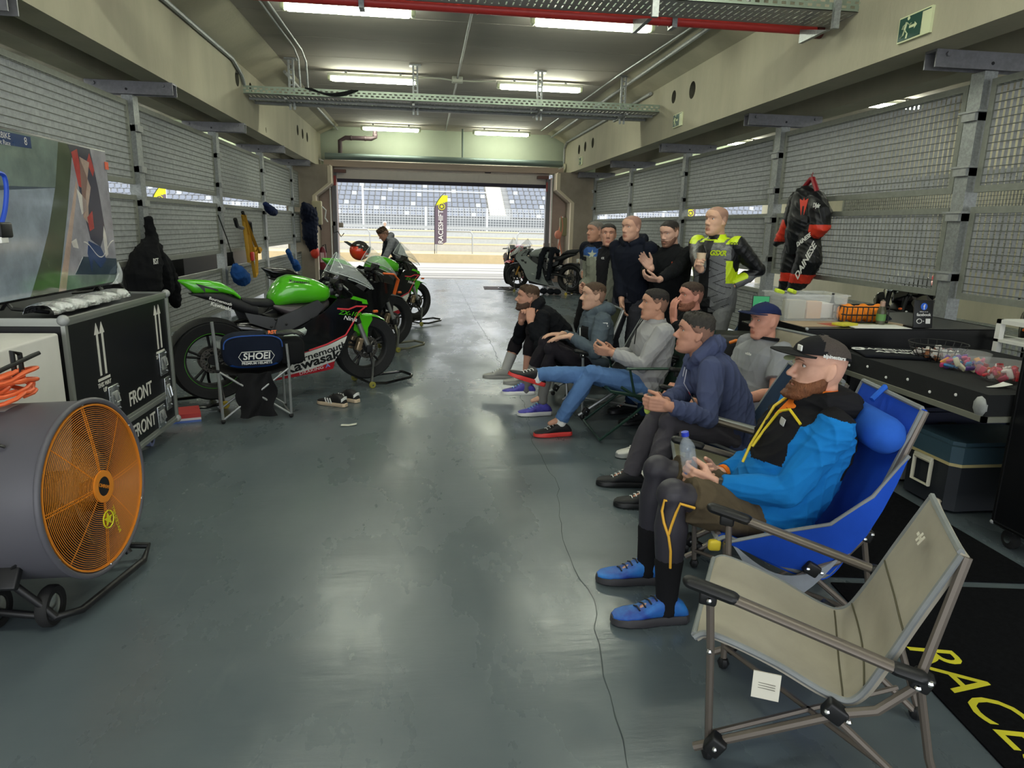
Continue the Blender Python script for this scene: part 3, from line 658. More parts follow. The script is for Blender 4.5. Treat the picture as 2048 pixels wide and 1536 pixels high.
# ---- flight case
def case(name, label, x0, x1, y0, y1, z0, z1, seams=(), slim=False, grp=None):
    t = thing(name, label, 'flight case', (x1, y0, 0), 0, grp)
    b = B(); b.ab((x0, y0, z0), (x1, y1, z1)); b.build('panel', mat('case laminate', '#0e0f12', .35, bump=.12, bs=300, bdist=.002), t, world=True, flat=True)
    b = B(); e, w_ = (.022, .03) if not slim else (.008, .012)
    for zz in (z0, z1):
        for xx in (x0, x1): b.box((xx, (y0+y1)/2, zz), (e, y1-y0+e, e)); b.box((xx+(w_/2 if xx == x0 else -w_/2)*.0, (y0+y1)/2, zz+(w_/2 if zz == z0 else -w_/2)), (.008, y1-y0, w_))
        for yy in (y0, y1): b.box(((x0+x1)/2, yy, zz), (x1-x0+e, e, e)); b.box(((x0+x1)/2, yy, zz+(w_/2 if zz == z0 else -w_/2)), (x1-x0, .008, w_))
    for yy in (y0, y1):
        for xx in (x0, x1): b.box((xx, yy, (z0+z1)/2), (e, e, z1-z0)); b.box((xx, yy+(w_/2 if yy == y0 else -w_/2), (z0+z1)/2), (.008, w_, z1-z0))
    for zz in seams: b.box(((x0+x1)/2, (y0+y1)/2, zz), (x1-x0+.012, y1-y0+.012, .05)); b.box(((x0+x1)/2, (y0+y1)/2, zz), (x1-x0+.02, y1-y0+.02, .014))
    b.build('edge_trim', mat('case aluminium', '#a3a6a1', .42, metal=.65), t, world=True, flat=True) if not slim else b.build('edge_trim', M_black, t, world=True, flat=True)
    b = B()
    for xx in (x0, x1):
        for yy in (y0, y1):
            for zz in (z0, z1): b = B(); b.ell((xx, yy, zz), .03 if not slim else .012, seg=12); b.build('corner', M_galvd, t, world=True)
    return t
CX0, CX1, CY0, CY1, CZ0, CZ1 = -2.62, -1.86, 3.76, 5.2, .12, 1.055
t = case('flight_case', 'large black flight case with FRONT lettering, carrying the television', CX0, CX1, CY0, CY1, CZ0, CZ1, (.345,))
MT = lambda y, z: RM(V((0, 1, 0)), V((0, 0, 1)), V((1, 0, 0)), (CX1+.001, y, z))
M_sten = mat('stencil white', '#d9d7d0', .6)
b = B(); b.text('FRONT', .125, MT(4.61, .455), .002, bold=.012, sx=.9); b.build('stencil', M_sten, t, world=True, flat=True); b = B(); b.text('FRONT', .125, MT(4.62, .235), .002, bold=.012, sx=.9); b.build('stencil', M_sten, t, world=True, flat=True)
for y in (4.13, 5.0):
    b = B()
    for k in (-.032, .032): b.prism([(k-.011, -.12), (k+.011, -.12), (k+.011, .12), (k+.03, .12), (k, .185), (k-.03, .12), (k-.011, .12)], 0, .002, MT(y, .81))
    b.prism([(-.075, -.15), (.075, -.15), (.075, -.135), (-.075, -.135)], 0, .002, MT(y, .81)); b.text('THIS WAY', .036, MT(y, .81)@TR(0, -.175, 0), .002, bold=.01); b.text('UP', .036, MT(y, .81)@TR(0, -.21, 0), .002, bold=.01)
    b.build('stencil', M_sten, t, world=True, flat=True)
for y, z, hh in ((5.02, .58, .17), (4.9, .22, .16), (4.22, .52, .17), (5.06, .35, .24), (4.2, .35, .22)):
    w_ = .13 if hh < .2 else .1; b = B(); b.box((CX1+.004, y, z), (.012, w_, hh), bev=.012); b.box((CX1+.008, y, z), (.014, w_*.6, hh*.55), bev=.004, m=1); b.tube([(CX1+.014, y-w_*.25, z+hh*.2), (CX1+.026, y-w_*.2, z-hh*.1), (CX1+.026, y+w_*.2, z-hh*.1), (CX1+.014, y+w_*.25, z+hh*.2)], .006, 6)
    for k in range(4):
        for s in (-1, 1): b.ell((CX1+.011, y+s*w_*.42, z+(k-1.5)*hh*.26), .006, seg=6)
    b.build('latch', [mat('latch zinc', '#c2c6c8', .25, metal=.9), M_galvd], t, world=True)
for x, y in ((-1.95, 4.9), (-1.95, 4.05), (-2.52, 4.9), (-2.52, 4.05)):
    b = B(); M_ = RM(V((0, 0, 1)), V((0, 1, 0)), V((1, 0, 0)), (x, y, .052)); b.lathe([(.03, -.018), (.05, -.018), (.052, -.01), (.052, .01), (.05, .018), (.03, .018)], 24, M_, closed=True); b.lathe([(.001, -.014), (.03, -.014), (.03, .014), (.001, .014)], 16, M_, m=1)
    b.ab((x-.03, y-.035, .1), (x+.03, y+.035, .122), m=2); b.ab((x-.028, y-.02, .05), (x-.022, y+.02, .11), m=2); b.ab((x+.022, y-.02, .05), (x+.028, y+.02, .11), m=2)
    b.build('caster', [mat('caster blue', '#8088b0', .4), M_rubber, M_chrome], t, world=True)

# ---- television
TX = -2.2; ty0, ty1, tz0, tz1 = 3.66, 5.29, 1.12, 2.035
t = thing('television', 'large television on the flight case showing a motorbike race', 'television', (TX, 4.5, CZ1))
b = B(); b.box((TX-.03, (ty0+ty1)/2, (tz0+tz1)/2), (.05, ty1-ty0, tz1-tz0), bev=.008); b.box((TX-.07, (ty0+ty1)/2, (tz0+tz1)/2-.15), (.05, 1.1, .5), bev=.02); b.build('casing', mat('tv black', '#0b0c0e', .3), t, world=True)
cols = ['#7f8a93', '#68766f', '#46503e', '#8b8577', '#8d8d92', '#3d3f4c', '#a3423f', '#2b3f66', '#31404c', '#c9c6bd', '#5e6770', '#a89486']
ms = []
for i, c in enumerate(cols): ms.append(mat('screen picture %d' % i, c, .12, emit=.13, coat=.6, var=.45, vs=5))
YW = ty1-ty0-.03; ZW = tz1-tz0-.03
MS = RM(V((0, 1, 0)), V((0, 0, 1)), V((1, 0, 0)), (TX-.004, ty0+.015, tz0+.015))
b = B(); b.prism([(0, 0), (YW, 0), (YW, ZW), (0, ZW)], 0, .002, MS, m=4)
def pic(pts, m, k): b.prism([(p[0]*YW, p[1]*ZW) for p in pts], .002, .002+k*.0003, MS, m=m)
pic([(0, .62), (.62, .7), (.66, 1), (0, 1)], 1, 1); pic([(0, 0), (.5, 0), (.66, .7), (0, .66)], 0, 1)
pic([(.29, 0), (.48, 0), (.62, .55), (.72, 1), (.61, 1), (.55, .7), (.46, .4), (.38, .2)], 2, 2); pic([(.48, 0), (.535, 0), (.72, .72), (.715, .76)], 11, 3)
pic([(.535, 0), (1, 0), (1, .06), (.56, .1)], 1, 3); pic([(.62, .1), (1, .05), (1, .18), (.7, .22)], 8, 3)
pic([(.68, 1), (.86, 1), (.9, .7), (.92, .4), (.86, .28), (.78, .34), (.74, .6), (.72, .85)], 5, 4); pic([(.7, .95), (.75, .98), (.77, .7), (.73, .72)], 6, 5); pic([(.85, .97), (.88, .85), (.86, .8), (.82, .9)], 6, 5)
pic([(.76, .93), (.84, .9), (.8, .75), (.75, .62), (.74, .5), (.78, .45), (.79, .58), (.83, .72)], 11, 6); pic([(.77, .5), (.82, .55), (.82, .42), (.78, .4)], 6, 7); pic([(.71, .7), (.78, .62), (.77, .55), (.73, .52)], 9, 6)
pic([(.76, .33), (.86, .28), (.9, .18), (.84, .12), (.78, .2), (.76, .1), (.74, .24)], 7, 6); pic([(.9, .2), (.925, .22), (.925, .35), (.91, .44), (.895, .36)], 9, 6); pic([(.62, .33), (.66, .35), (.67, .28), (.63, .29)], 9, 5)
for k in range(20):
    a = k*.31; u0, u1 = .72+.27*k/20, .72+.27*(k+1)/20; f_ = lambda u: .26+.06*math.cos((u-.72)/.27*2*PI)
    pic([(u0, f_(u0)), (u1, f_(u1)), (u1, f_(u1)+.008), (u0, f_(u0)+.008)], 9, 7)
pic([(0, .9), (.42, .92), (.42, .99), (0, .99)], 7, 4)
b.text('SUPERBIKE', .045, MS@TR(.23*YW, .965*ZW, .0045), .0005, m=9); b.text('Tissot Race', .035, MS@TR(.24*YW, .925*ZW, .0045), .0005, m=9); b.text('8', .06, MS@TR(.385*YW, .955*ZW, .0045), .0005, m=9)
b.build('screen', ms, t, world=True, flat=True)
M_film = mat('protective film', '#e9eef0', .15, alpha=.35)
b = B(); b.sheet(lambda u, v: (TX+.012+.012*math.sin(9*u+4*v)+.03*u*u*v, ty1-.22*u*(1-.4*v), tz0+.0+.15*(1-u)*v+.005), 10, 10, .0008); b.build('film_corner', M_film, t, world=True)
for y in (3.95, 5.0):
    b = B(); b.tube([(TX-.02, y, tz0), (TX+.0, y, tz0-.03), (TX+.17, y+.02, CZ1+.016)], .016, 6, flat=.6); b.tube([(TX-.03, y, tz0), (TX-.05, y, tz0-.03), (TX-.2, y+.02, CZ1+.016)], .016, 6, flat=.6); b.build('foot', M_black, t, world=True)
b = B(); b.box((TX+.006, ty1-.03, 1.93), (.004, .05, .05)); b.build('sticker', mat('sticker orange', '#d65a36', .5), t, world=True)
b = B(); b.sheet(lambda u, v: (-2.02+.085*math.cos(v*PI)*(.9+.1*math.sin(u*40)), 3.85+.95*u+.004*math.sin(v*30), CZ1+.018+.055*math.sin(v*PI)*(1+.1*math.sin(u*31+v*9))), 70, 14, .001)
tag(b.build('foil_sleeve', mat('crinkled foil', '#b9bcc0', .25, metal=.9, bump=.8, bs=60)), 'crinkled silver foil sleeve lying under the television on the flight case', 'sleeve')
# camera-side items hung by the screen's near edge
b = B(); q = PX(10, 330, -2.05); pts = [PX(-5, 345, -2.05), PX(8, 352, -2.05), PX(13, 380, -2.05), PX(10, 420, -2.05), PX(2, 450, -2.05)]
b.tube(spline(pts, 6), .011, 8); o = b.build('strap', mat('strap blue', '#2750c4', .5)); tag(o, 'blue lead hanging in front of the television at its near side', 'cable')
b = B(); b.box(PX(4, 460, -2.05), (.05, .1, .075), bev=.01); b.box(PX(2, 480, -2.05), (.04, .06, .03), bev=.004, m=1); b.build('plug', [M_black, M_white], o, world=True)

# ---- small things on the floor
b = B(); M_ = RM(V((.93, .35, 0)), V((-.35, .93, 0)), V((0, 0, 1)), PZ(366, 838))
for z0_, z1_, m in ((0, .018, 0), (.018, .036, 1), (.036, .07, 2)): b.prism([(-.13, -.13), (.13, -.13), (.13, .13), (-.13, .13)], z0_, z1_, M_, m=m)
tag(b.build('foam_pad', [mat('pad blue', '#5a73b8', .8), mat('pad white', '#d8d2d4', .8), mat('pad red', '#b8403f', .8)], flat=True), 'red white and blue foam pad on the floor beside the flight case', 'pad')
b = B(); b.sheet(lambda u, v: tuple(PZ(698, 851)+V((.12*(u-.5), .05*(v-.5)+.03*(u-.5), .004+.012*abs(u-.5)))), 6, 2, .001); tag(b.build('paper_scrap', mat('scrap', '#c9ccc0', .8)), 'small pale scrap of paper on the floor in front of the trainers', 'paper')
# ================================================================ seats
M_beige = cloth('beige chair canvas', '#a9a395', .12, bs=500); M_olive = cloth('olive chair canvas', '#7f7d6a', .12)
M_bronze = mat('bronze tube', '#6d655d', .4, metal=.35); M_piping = cloth('grey piping', '#8d9192')
M_blue = cloth('blue chair canvas', '#1f4fc0', .15); M_navyfab = cloth('navy chair canvas', '#24364f'); M_steel = mat('steel tube', '#a9acac', .35, metal=.6)
M_mesh = cloth('grey mesh fabric', '#9aa0aa')
def camp_chair(label, origin, f, fabric, tube, prof=None, W=.52, arm=.6, padded=True, grp='camping chairs', tagged=False, hs=1., arms=True, taper=.1):
    f = V((f[0], f[1], 0)).normalized(); w_ = V((f.y, -f.x, 0)); M = RM(w_, f, V((0, 0, 1)), (origin[0], origin[1], 0))
    t = thing('camping_chair', label, 'chair', M=M, group=grp); h = W/2
    prof = prof or [(.27, .42), (.22, .44), (.05, .395), (-.12, .335), (-.2, .34), (-.27, .45), (-.36, .62), (-.46, .80*hs)]
    C = spline([(0, y, z) for y, z in prof], 8); n = len(C)-1
    def fn(u, v):
        k = u*n; i = min(int(k), n-1); p = C[i].lerp(C[i+1], k-i); x = (v-.5)*2
        sag = (1-x*x)*.03*math.sin(PI*min(1, u*1.15)); q = .006*math.sin(u*34)*(1 if padded else 0)*(1-abs(x)**4)
        d = V((0, 1, 0)) if u > .6 else V((0, 0, 1)); wd = h*(1-.05*math.sin(u*PI))*(1 if u < .55 else 1-taper*(u-.55)/.45)
        return V((x*wd, p.y, p.z))-(V((0, .75, .2)) if u > .6 else V((0, .0, 1)))*sag+(V((0, .4, .9)) if u < .5 else V((0, .9, .3)))*q
    b = B(); b.sheet(fn, n, 12, .022); b.build('canvas', fabric, t)
    b = B(); b.tube([fn(i/40, 0)+V((-.004, 0, -.006)) for i in range(41)], .009, 6); b.tube([fn(i/40, 1)+V((.004, 0, -.006)) for i in range(41)], .009, 6); b.tube([fn(1, j/10) for j in range(11)], .01, 6); b.tube([fn(0, j/10) for j in range(11)], .01, 6)
    b.build('piping', M_piping, t)
    if padded:
        b = B()
        for uu in (.5, .62, .8): b.tube([fn(uu, .02+.96*j/12)+V((0, .002, .001)) for j in range(13)], .0028, 5)
        b.build('seam', mat('seam dark', '#55513f', .9), t)
    topz = prof[-1]
    for s in (-1, 1):
        x = s*(h+.03)
        if arms:
          b = B(); a0 = V((x, .27, arm)); a1 = V((x, -.28, arm-.13)); b.tube([a0, a0.lerp(a1, .5), a1], .021, 10, flat=.72, up=(0, 0, 1)); b.tube([a0+V((0, .02, .002)), a0.lerp(a1, .17)+V((0, 0, .002))], .025, 10, flat=.75, m=1, rnd=True); b.tube([a1.lerp(a0, .06), a1+V((0, -.02, 0))], .024, 10, flat=.75, m=1, rnd=True)
          b.build('armrest', [tube, M_black], t)
        b = B(); b.tube(([(x, .235, arm-.02)] if arms else [])+[(s*(h+.02), .22, .4), (s*(h-.02), .2, .03)], .0115, 8); b.ell((s*(h-.02), .2, .025), (.022, .022, .025), m=1, seg=8); arms and b.box((x, .24, arm-.035), (.03, .05, .04), bev=.008, m=1).ell((x+.016*s, .235, arm-.035), .009, m=2, seg=8)
        b.ell((s*(h+.035), .222, .4), .009, m=2, seg=8); b.build('leg', [tube, M_black, M_chrome], t)
        b = B(); b.tube([(s*(h-.0), .24, .045), (s*(h+.0), .2, .07), (s*(h+.02), -.14, .30), (s*(h+.02), -.22, .335), (s*(h+.015), -.3, .43), (s*(h*(1-taper)-.0), topz[0]-.015, topz[1]-.01)], .0135, 8)
        b.box((s*(h+.015), .18, .085), (.045, .05, .06), eul(30), .008, m=1); b.box((s*(h+.02), -.12, .30), (.04, .06, .05), eul(30), .008, m=1); b.box((s*(h+.012), -.31, .45), (.045, .05, .05), eul(20), .008, m=1)
        for p in ((.18, .085), (-.1, .305), (-.155, .29), (-.3, .44), (-.325, .46)): b.ell((s*(h+.036), p[0], p[1]), .009, m=2, seg=8)
        b.build('side_rail', [tube, M_black, M_chrome], t)
        b = B(); b.tube([(s*(h+.005), -.1, .29), (s*(h-.02), -.3, .12), (s*(h-.04), -.42, .03)], .0115, 8); b.tube([(s*(h+.01), -.31, .43), (s*(h-.0), -.36, .22), (s*(h-.03), -.43, .03)], .0115, 8); b.ell((s*(h-.035), -.425, .025), (.024, .024, .026), m=1, seg=8); b.ell((s*(h-.01), -.425, .03), .009, m=2, seg=8)
        b.build('leg', [tube, M_black, M_chrome], t)
    b = B(); b.tube([(-h+.02, .2, .09), (h-.02, -.36, .09)], .009, 6); b.tube([(h-.02, .2, .09), (-h+.02, -.36, .09)], .009, 6); b.tube([(-h+.02, -.12, .285), (h-.02, -.12, .285)], .011, 6); b.tube([(-h+.02, .24, .41), (h-.02, .24, .41)], .011, 6); b.build('crossbar', tube, t)
    if tagged:
        b = B(); b.box((-h-.005, -.0+.06, .315), (.004, .075, .085), eul(0, 0, 4))
        for k in range(3): b.ab((-h-.0085, .035, .322-.008*k), (-h-.0075, .085, .324-.008*k), m=1)
        b.build('paper_tag', [mat('tag cream', '#e3dfcf', .6), mat('tag print', '#8a877c', .6)], t)
        b = B(); MTx = RM(V((1, 0, 0)), V((0, -.5, .85)), V((0, .85, .5)), fn(.93, .5)+V((0, .02, .012)))
        b.box(MTx@V((-.022, 0, .004)), (.012, .03, .002), MTx); b.box(MTx@V((.004, 0, .004)), (.012, .03, .002), MTx); b.box(MTx@V((-.01, 0, .004)), (.03, .008, .002), MTx); b.box(MTx@V((.026, 0, .004)), (.02, .009, .002), MTx); b.build('print', mat('print cream', '#d9d4c4', .7), t)
    return t, M
nc, NCM = camp_chair('empty beige camping chair with bronze arms and paper tag, nearest the camera', (1.145, 1.8), (-.87, .49), M_beige, M_bronze, tagged=True, W=.52, taper=.2, prof=[(.27, .42), (.22, .44), (.05, .395), (-.1, .335), (-.17, .34), (-.225, .45), (-.29, .62), (-.36, .795)])
camp_chair('empty olive camping chair between the man in navy hoodie and the man in black cap', (1.56, 3.2), (-.95, .3), M_olive, M_bronze, prof=[(.27, .42), (.22, .44), (.05, .395), (-.12, .335), (-.2, .34), (-.25, .46), (-.34, .66), (-.44, .92)], W=.54)
bc, BCM = camp_chair('blue camping chair with bolster cushion under the man in black cap', (1.43, 2.58), (-.98, .17), M_blue, M_bronze, prof=[(.25, .40), (.2, .41), (.05, .33), (-.1, .27), (-.2, .27), (-.28, .42), (-.38, .68), (-.47, .95)], W=.54, padded=False, arms=False)
b = B(); b.tube([V((-.2, -.37, .83)), V((.2, -.37, .83))], .075, 18, rnd=True); b.tube([V((.0, -.40, .92)), V((.03, -.46, .97)), V((.06, -.48, .93))], .012, 6); b.build('bolster', cloth('bolster blue', '#2c62c8'), bc)
b = B(); b.sheet(lambda u, v: (-.3, .2-.42*u, .40-.13*math.sin(u*PI*.9)*(1)-.1*v*math.sin(u*PI)), 14, 5, .006); b.build('mesh_pocket', M_mesh, bc)
for s in (-1, 1):
    b = B(); b.panel([(.22, .40), (.0, .30), (-.2, .27), (-.3, .46), (-.42, .78), (-.3, .62), (-.16, .5), (.05, .45)][::s], lambda a, q, s=s: (s*(.27+.05*math.sin((q-.27)*5)), a, q), .006, 2); b.tube([(s*(.27+.05*math.sin((q-.27)*5)), a, q) for a, q in ((.22, .40), (.05, .45), (-.16, .5), (-.3, .62), (-.42, .78))], .008, 6, m=1); b.build('side_panel', [M_blue, M_piping], bc)
b = B(); b.box((-.275, .26, .375), (.03, .05, .045), bev=.012); b.build('toggle', mat('toggle yellow', '#e2c93a', .5), bc)
camp_chair('navy camping chair with steel frame hidden under the man in navy hoodie', (1.74, 3.78), (-.97, .2), M_navyfab, M_steel, W=.46, padded=False)
camp_chair('beige and teal camping chair behind the man in blue cap', (2.12, 4.38), (-.95, -.2), cloth('stone chair canvas', '#a39c8b'), M_steel, prof=[(.27, .42), (.22, .44), (.05, .395), (-.12, .335), (-.2, .34), (-.27, .45), (-.4, .7), (-.5, .9)], W=.6)
camp_chair('blue camping chair under the man who rests his mouth on his hand', (2.25, 5.45), (-.97, .1), M_navyfab, M_steel, padded=False, W=.56)
camp_chair('dark camping chair with steel frame under the man in slate jacket', (1.5, 5.7), (-.97, -.05), cloth('charcoal canvas', '#35383c'), M_steel, padded=False, W=.54)
camp_chair('olive green camping chair behind the man in black hoodie', (1.42, 6.55), (-.97, 0), cloth('dark olive canvas', '#3d4232'), M_steel, padded=False, W=.56, prof=[(.27, .42), (.22, .44), (.05, .395), (-.12, .335), (-.2, .34), (-.27, .45), (-.36, .62), (-.44, .84)])
# green tube garden chair
t = thing('folding_chair', 'dark green tube folding chair under the man in grey fleece', 'chair', M=RM(V((0, 1, 0)), V((-1, 0, 0)), V((0, 0, 1)), (1.66, 5.05, 0)))
M_gr = mat('green tube', '#1d3a30', .35, metal=.2); h = .27
b = B(); b.tube([(-h, .22, .44), (-h, .0, .3), (-h, -.3, .03), (h, -.3, .03), (h, 0, .3), (h, .22, .44)], .011, 8); b.build('leg', M_gr, t)
b = B(); b.tube([(-h, -.1, .42), (-h, .12, .22), (-h, .36, .03), (h, .36, .03), (h, .12, .22), (h, -.1, .42)], .011, 8); b.build('leg', M_gr, t)
b = B(); b.tube([(-h-.02, .3, .41), (-h-.02, 0, .36), (-h-.02, -.18, .36), (-h-.02, -.3, .5), (-h-.02, -.46, .86), (h+.02, -.46, .86), (h+.02, -.3, .5), (h+.02, -.18, .36), (h+.02, 0, .36), (h+.02, .3, .41)], .012, 8, closed=True); b.build('seat_frame', M_gr, t)
C = spline([(0, .3, .41), (0, 0, .34), (0, -.18, .34), (0, -.3, .5), (0, -.46, .84)], 8)
b = B(); b.sheet(lambda u, v: C[min(int(u*(len(C)-1)+.5), len(C)-1)]+V(((v-.5)*2*h, 0, -.02*math.sin(v*PI))), len(C)-1, 8, .006); b.build('canvas', cloth('dark green canvas', '#20342d'), t)
for s in (-1, 1):
    b = B(); b.tube([(s*(h+.035), .2, .585), (s*(h+.035), -.33, .585)], .02, 8, flat=.5); b.tube([(s*(h+.03), .17, .58), (s*(h+.02), .12, .38)], .009, 6); b.build('armrest', M_gr, t)

# ================================================================ carpets on the floor
M_carp = mat('black carpet', '#141518', .95, var=.5, vs=60, bump=.5, bs=400, spec=.1); M_yl = mat('carpet yellow', '#d8cf2f', .8); M_wl = mat('carpet white', '#d5d3c8', .8)
def carpet(label, c, th, emblem=None, start=0):
    d = V((c[1][0]-c[0][0], c[1][1]-c[0][1], 0)); t = thing('carpet', label, 'carpet', (c[0][0], c[0][1], 0), 0, 'black event carpets')
    b = B(); b.prism(c, .001, .008); b.build('pile', M_carp, t, world=True, flat=True)
    return t
t = carpet('black carpet with large yellow lettering beside the nearest beige chair', [(1.66, .7), (2.86, .55), (2.9, 2.5), (1.86, 2.66)], 0)
dv = V((-.06, -1, 0)).normalized(); uv = V((1, -.06, 0)).normalized()
b = B(); b.text('RACESHIFT', .24, RM(dv, uv, V((0, 0, 1)), (1.94, 2.17, .0095)), .001, 'LEFT', sx=.95, shear=.2); b.build('lettering', M_yl, t, world=True, flat=True)
t = carpet('black carpet with white emblem and yellow lettering behind the blue chair', [(1.87, 2.72), (2.91, 2.56), (2.94, 4.3), (2.05, 4.4)], 0)
b = B(); b.text('RACESHIFT', .2, RM(dv, uv, V((0, 0, 1)), (2.08, 4.1, .0095)), .001, 'LEFT', sx=.95, shear=.2); b.build('lettering', M_yl, t, world=True, flat=True)
b = B(); M_ = RM(dv, uv, V((0, 0, 1)), (2.66, 3.65, .0095)); b.tube([M_@V((.11*math.cos(a*PI/10), .11*math.sin(a*PI/10), 0)) for a in range(20)], .008, 4, closed=True, flat=.1); b.prism([((.09 if k % 2 == 0 else .035)*math.sin(k*PI/5), (.09 if k % 2 == 0 else .035)*math.cos(k*PI/5)) for k in range(10)], 0, .001, M_)
b.build('emblem', M_wl, t, world=True, flat=True)

# ================================================================ table of cases
case('flight_case', 'tall narrow black flight case at the right edge of the photo', 2.97, 3.7, 2.2, 3.0, .12, 1.05, slim=True)
o = bpy.data.objects['flight_case.001']
for x, y in ((3.03, 2.93), (3.03, 2.27), (3.64, 2.93), (3.64, 2.27)):
    b = B(); M_ = RM(V((0, 0, 1)), V((0, 1, 0)), V((1, 0, 0)), (x, y, .05)); b.lathe([(.001, -.016), (.04, -.018), (.05, -.012), (.05, .012), (.04, .018), (.001, .016)], 20, M_); b.lathe([(.001, -.024), (.02, -.024), (.02, .024), (.001, .024)], 12, M_, m=1); b.ab((x-.04, y-.04, .1), (x+.04, y+.04, .122), m=1); b.build('caster', [M_rubber, M_chrome], o, world=True)
M_lam = MATS['case laminate']
t = thing('case_table', 'low black flight case lid used as a table holding the sweet bowls', 'table', (2.85, 3.05, 0))
b = B(); b.ab((2.85, 3.04, .68), (4.0, 4.36, .8)); b.build('tabletop', [mat('table felt', '#1b1d1f', .9, bump=.4, bs=300)], t, world=True, flat=True)
b = B(); b.ab((2.835, 3.03, .655), (2.86, 4.37, .685)); b.ab((2.835, 3.03, .655), (4.01, 3.05, .685)); b.build('edge_trim', mat('dull table trim', '#8f9083', .5, metal=.4), t, world=True, flat=True)
b = B()
for y in (3.08, 4.34): b = B(); b.ell((2.85, y, .73), (.02, .045, .055), seg=10); b.build('corner', M_galvd, t, world=True)
for k in range(6): b = B(); b.ell((2.848, 3.25+.19*k, .75-.03*(k % 2)), .009, seg=6); b.build('rivet', M_white, t, world=True)
for x, y in ((2.95, 4.31), (3.95, 3.1), (3.97, 4.33)):
    b = B(); b.ab((x-.02, y-.02, 0), (x+.02, y+.02, .68)); b.build('leg', M_black, t, world=True, flat=True)
t = case('flight_case', 'black flight case behind the blue cap man holding the clear storage box', 2.66, 4.2, 4.45, 5.5, .0, .93, slim=True)
b = B(); b.box((3.05, 4.445, .72), (.22, .012, .11), bev=.03); b.box((3.05, 4.436, .72), (.12, .012, .05), bev=.01, m=1)
for k in range(6):
    for s in (-1, 1): b.ell((2.97+.032*k, 4.438, .72+.045*s), .006, seg=6, m=1)
b.build('latch', [M_chrome, M_galvd], t, world=True)
# clear box
M_clear = mat('clear box plastic', '#e8ecea', .12, alpha=.2)
cx, cy = 2.94, 5.0
t = thing('storage_box', 'clear plastic storage box with papers on the case behind the blue cap', 'storage box', (cx, cy, .935))
b = B(); L, Wd, H = .5, .34, .2
for (a, c) in (((-L/2, -Wd/2, 0), (L/2, Wd/2, .004)), ((-L/2, -Wd/2, 0), (L/2, -Wd/2+.004, H)), ((-L/2, Wd/2-.004, 0), (L/2, Wd/2, H)), ((-L/2, -Wd/2, 0), (-L/2+.004, Wd/2, H)), ((L/2-.004, -Wd/2, 0), (L/2, Wd/2, H))): b.ab(a, c)
for (a, c) in (((-L/2-.015, -Wd/2-.015, H-.012), (L/2+.015, -Wd/2, H)), ((-L/2-.015, Wd/2, H-.012), (L/2+.015, Wd/2+.015, H)), ((-L/2-.015, -Wd/2, H-.012), (-L/2, Wd/2, H)), ((L/2, -Wd/2, H-.012), (L/2+.015, Wd/2, H))): b.ab(a, c)
b.build('tub', M_clear, t, flat=True)
for nm, c, d, m, lb in (('paper_box', (-.13, -.08, .075), (.14, .1, .14), mat('card grey', '#aaa694', .7), 'grey printed card packet inside the clear storage box'), ('paper_box', (.02, -.07, .07), (.12, .09, .13), mat('card peach', '#d8b08c', .7), 'peach coloured packet inside the clear storage box'), ('paper_box', (.14, .03, .06), (.16, .2, .11), M_white, 'white paper stack inside the clear storage box')):
    b = B(); b.box((cx+c[0], cy+c[1], .942+c[2]), d, None, .004); tag(b.build(nm, m), lb, 'packet', 'packets in the clear box')
for k, (x, y) in enumerate(((-.2, .03), (-.08, .06))):
    b = B(); b.box((cx+x, cy+y, .935+.205), (.07, .05, .03), eul(10, 15, 30*k), .01); tag(b.build('folded_vest', mat('neon cloth', '#c9e03c', .8)), 'neon yellow cloth bundle poking over the clear box rim, %s' % ('nearer its corner' if k == 0 else 'nearer its middle'), 'cloth', 'neon cloths in the clear box')
# orange sponges in wire basket
bx, by = 3.3, 4.82
t = thing('wire_basket', 'black wire basket filled with orange sponge on the black case', 'basket', (bx, by, .935))
b = B()
for z in (.005, .06, .12): b.tube([(-.17, -.09, z), (.17, -.09, z), (.17, .09, z), (-.17, .09, z)], .005, 6, closed=True)
for i in range(9): 
    for y in (-.09, .09): b.cyl((-.17+.0425*i, y, .005), (-.17+.0425*i, y, .12), .004, 6)
for y in (-.045, 0, .045): 
    for x in (-.17, .17): b.cyl((x, y, .005), (x, y, .12), .004, 6)
b.build('wires', M_black, t)
b = B()
for i in range(8): b.ell((bx-.145+.041*i, by, 1.0+.01*math.sin(i*2)), (.03, .08, .065), seg=12)
tag(organic(b, 'sponge', mat('sponge orange', '#f08a1e', .8, bump=.3, bs=120), vox=.007), 'bright orange sponge bundle inside the black wire basket', 'sponge')
b = B(); b.lathe([(.001, 0), (.03, 0), (.032, .1), (.02, .13), (.013, .15), (.013, .18), (.001, .18)], 16, TR(3.36, 4.66, .935)); b.lathe([(.018, .13), (.018, .17), (.001, .185)], 12, TR(3.36, 4.66, .935), m=1)
b.lathe([(.033, .03), (.034, .08)], 16, TR(3.36, 4.66, .935), m=2); tag(b.build('spray_bottle', [mat('bottle olive', '#4b4a38', .3), mat('bottle neck tan', '#a98a78', .4), mat('bottle label', '#5d8a4c', .5)]), 'small dark bottle with tan neck standing before the orange sponges', 'bottle')
b = B(); b.lathe([(.001, 0), (.022, 0), (.022, .12), (.01, .15), (.01, .2), (.001, .2)], 14, TR(3.16, 4.98, .935)); tag(b.build('spray_bottle', M_black), 'slim black bottle standing behind the orange sponges', 'bottle')
b = B(); b.sheet(lambda u, v: (3.5+.14*math.cos(u*2*PI)*v, 4.95+.12*math.sin(u*2*PI)*v, .945+.07*(1-v*v)), 24, 8, .003); tag(b.build('flat_cap', cloth('navy felt', '#1c2233')), 'dark navy cap lying on the case beside the orange sponges', 'cap')
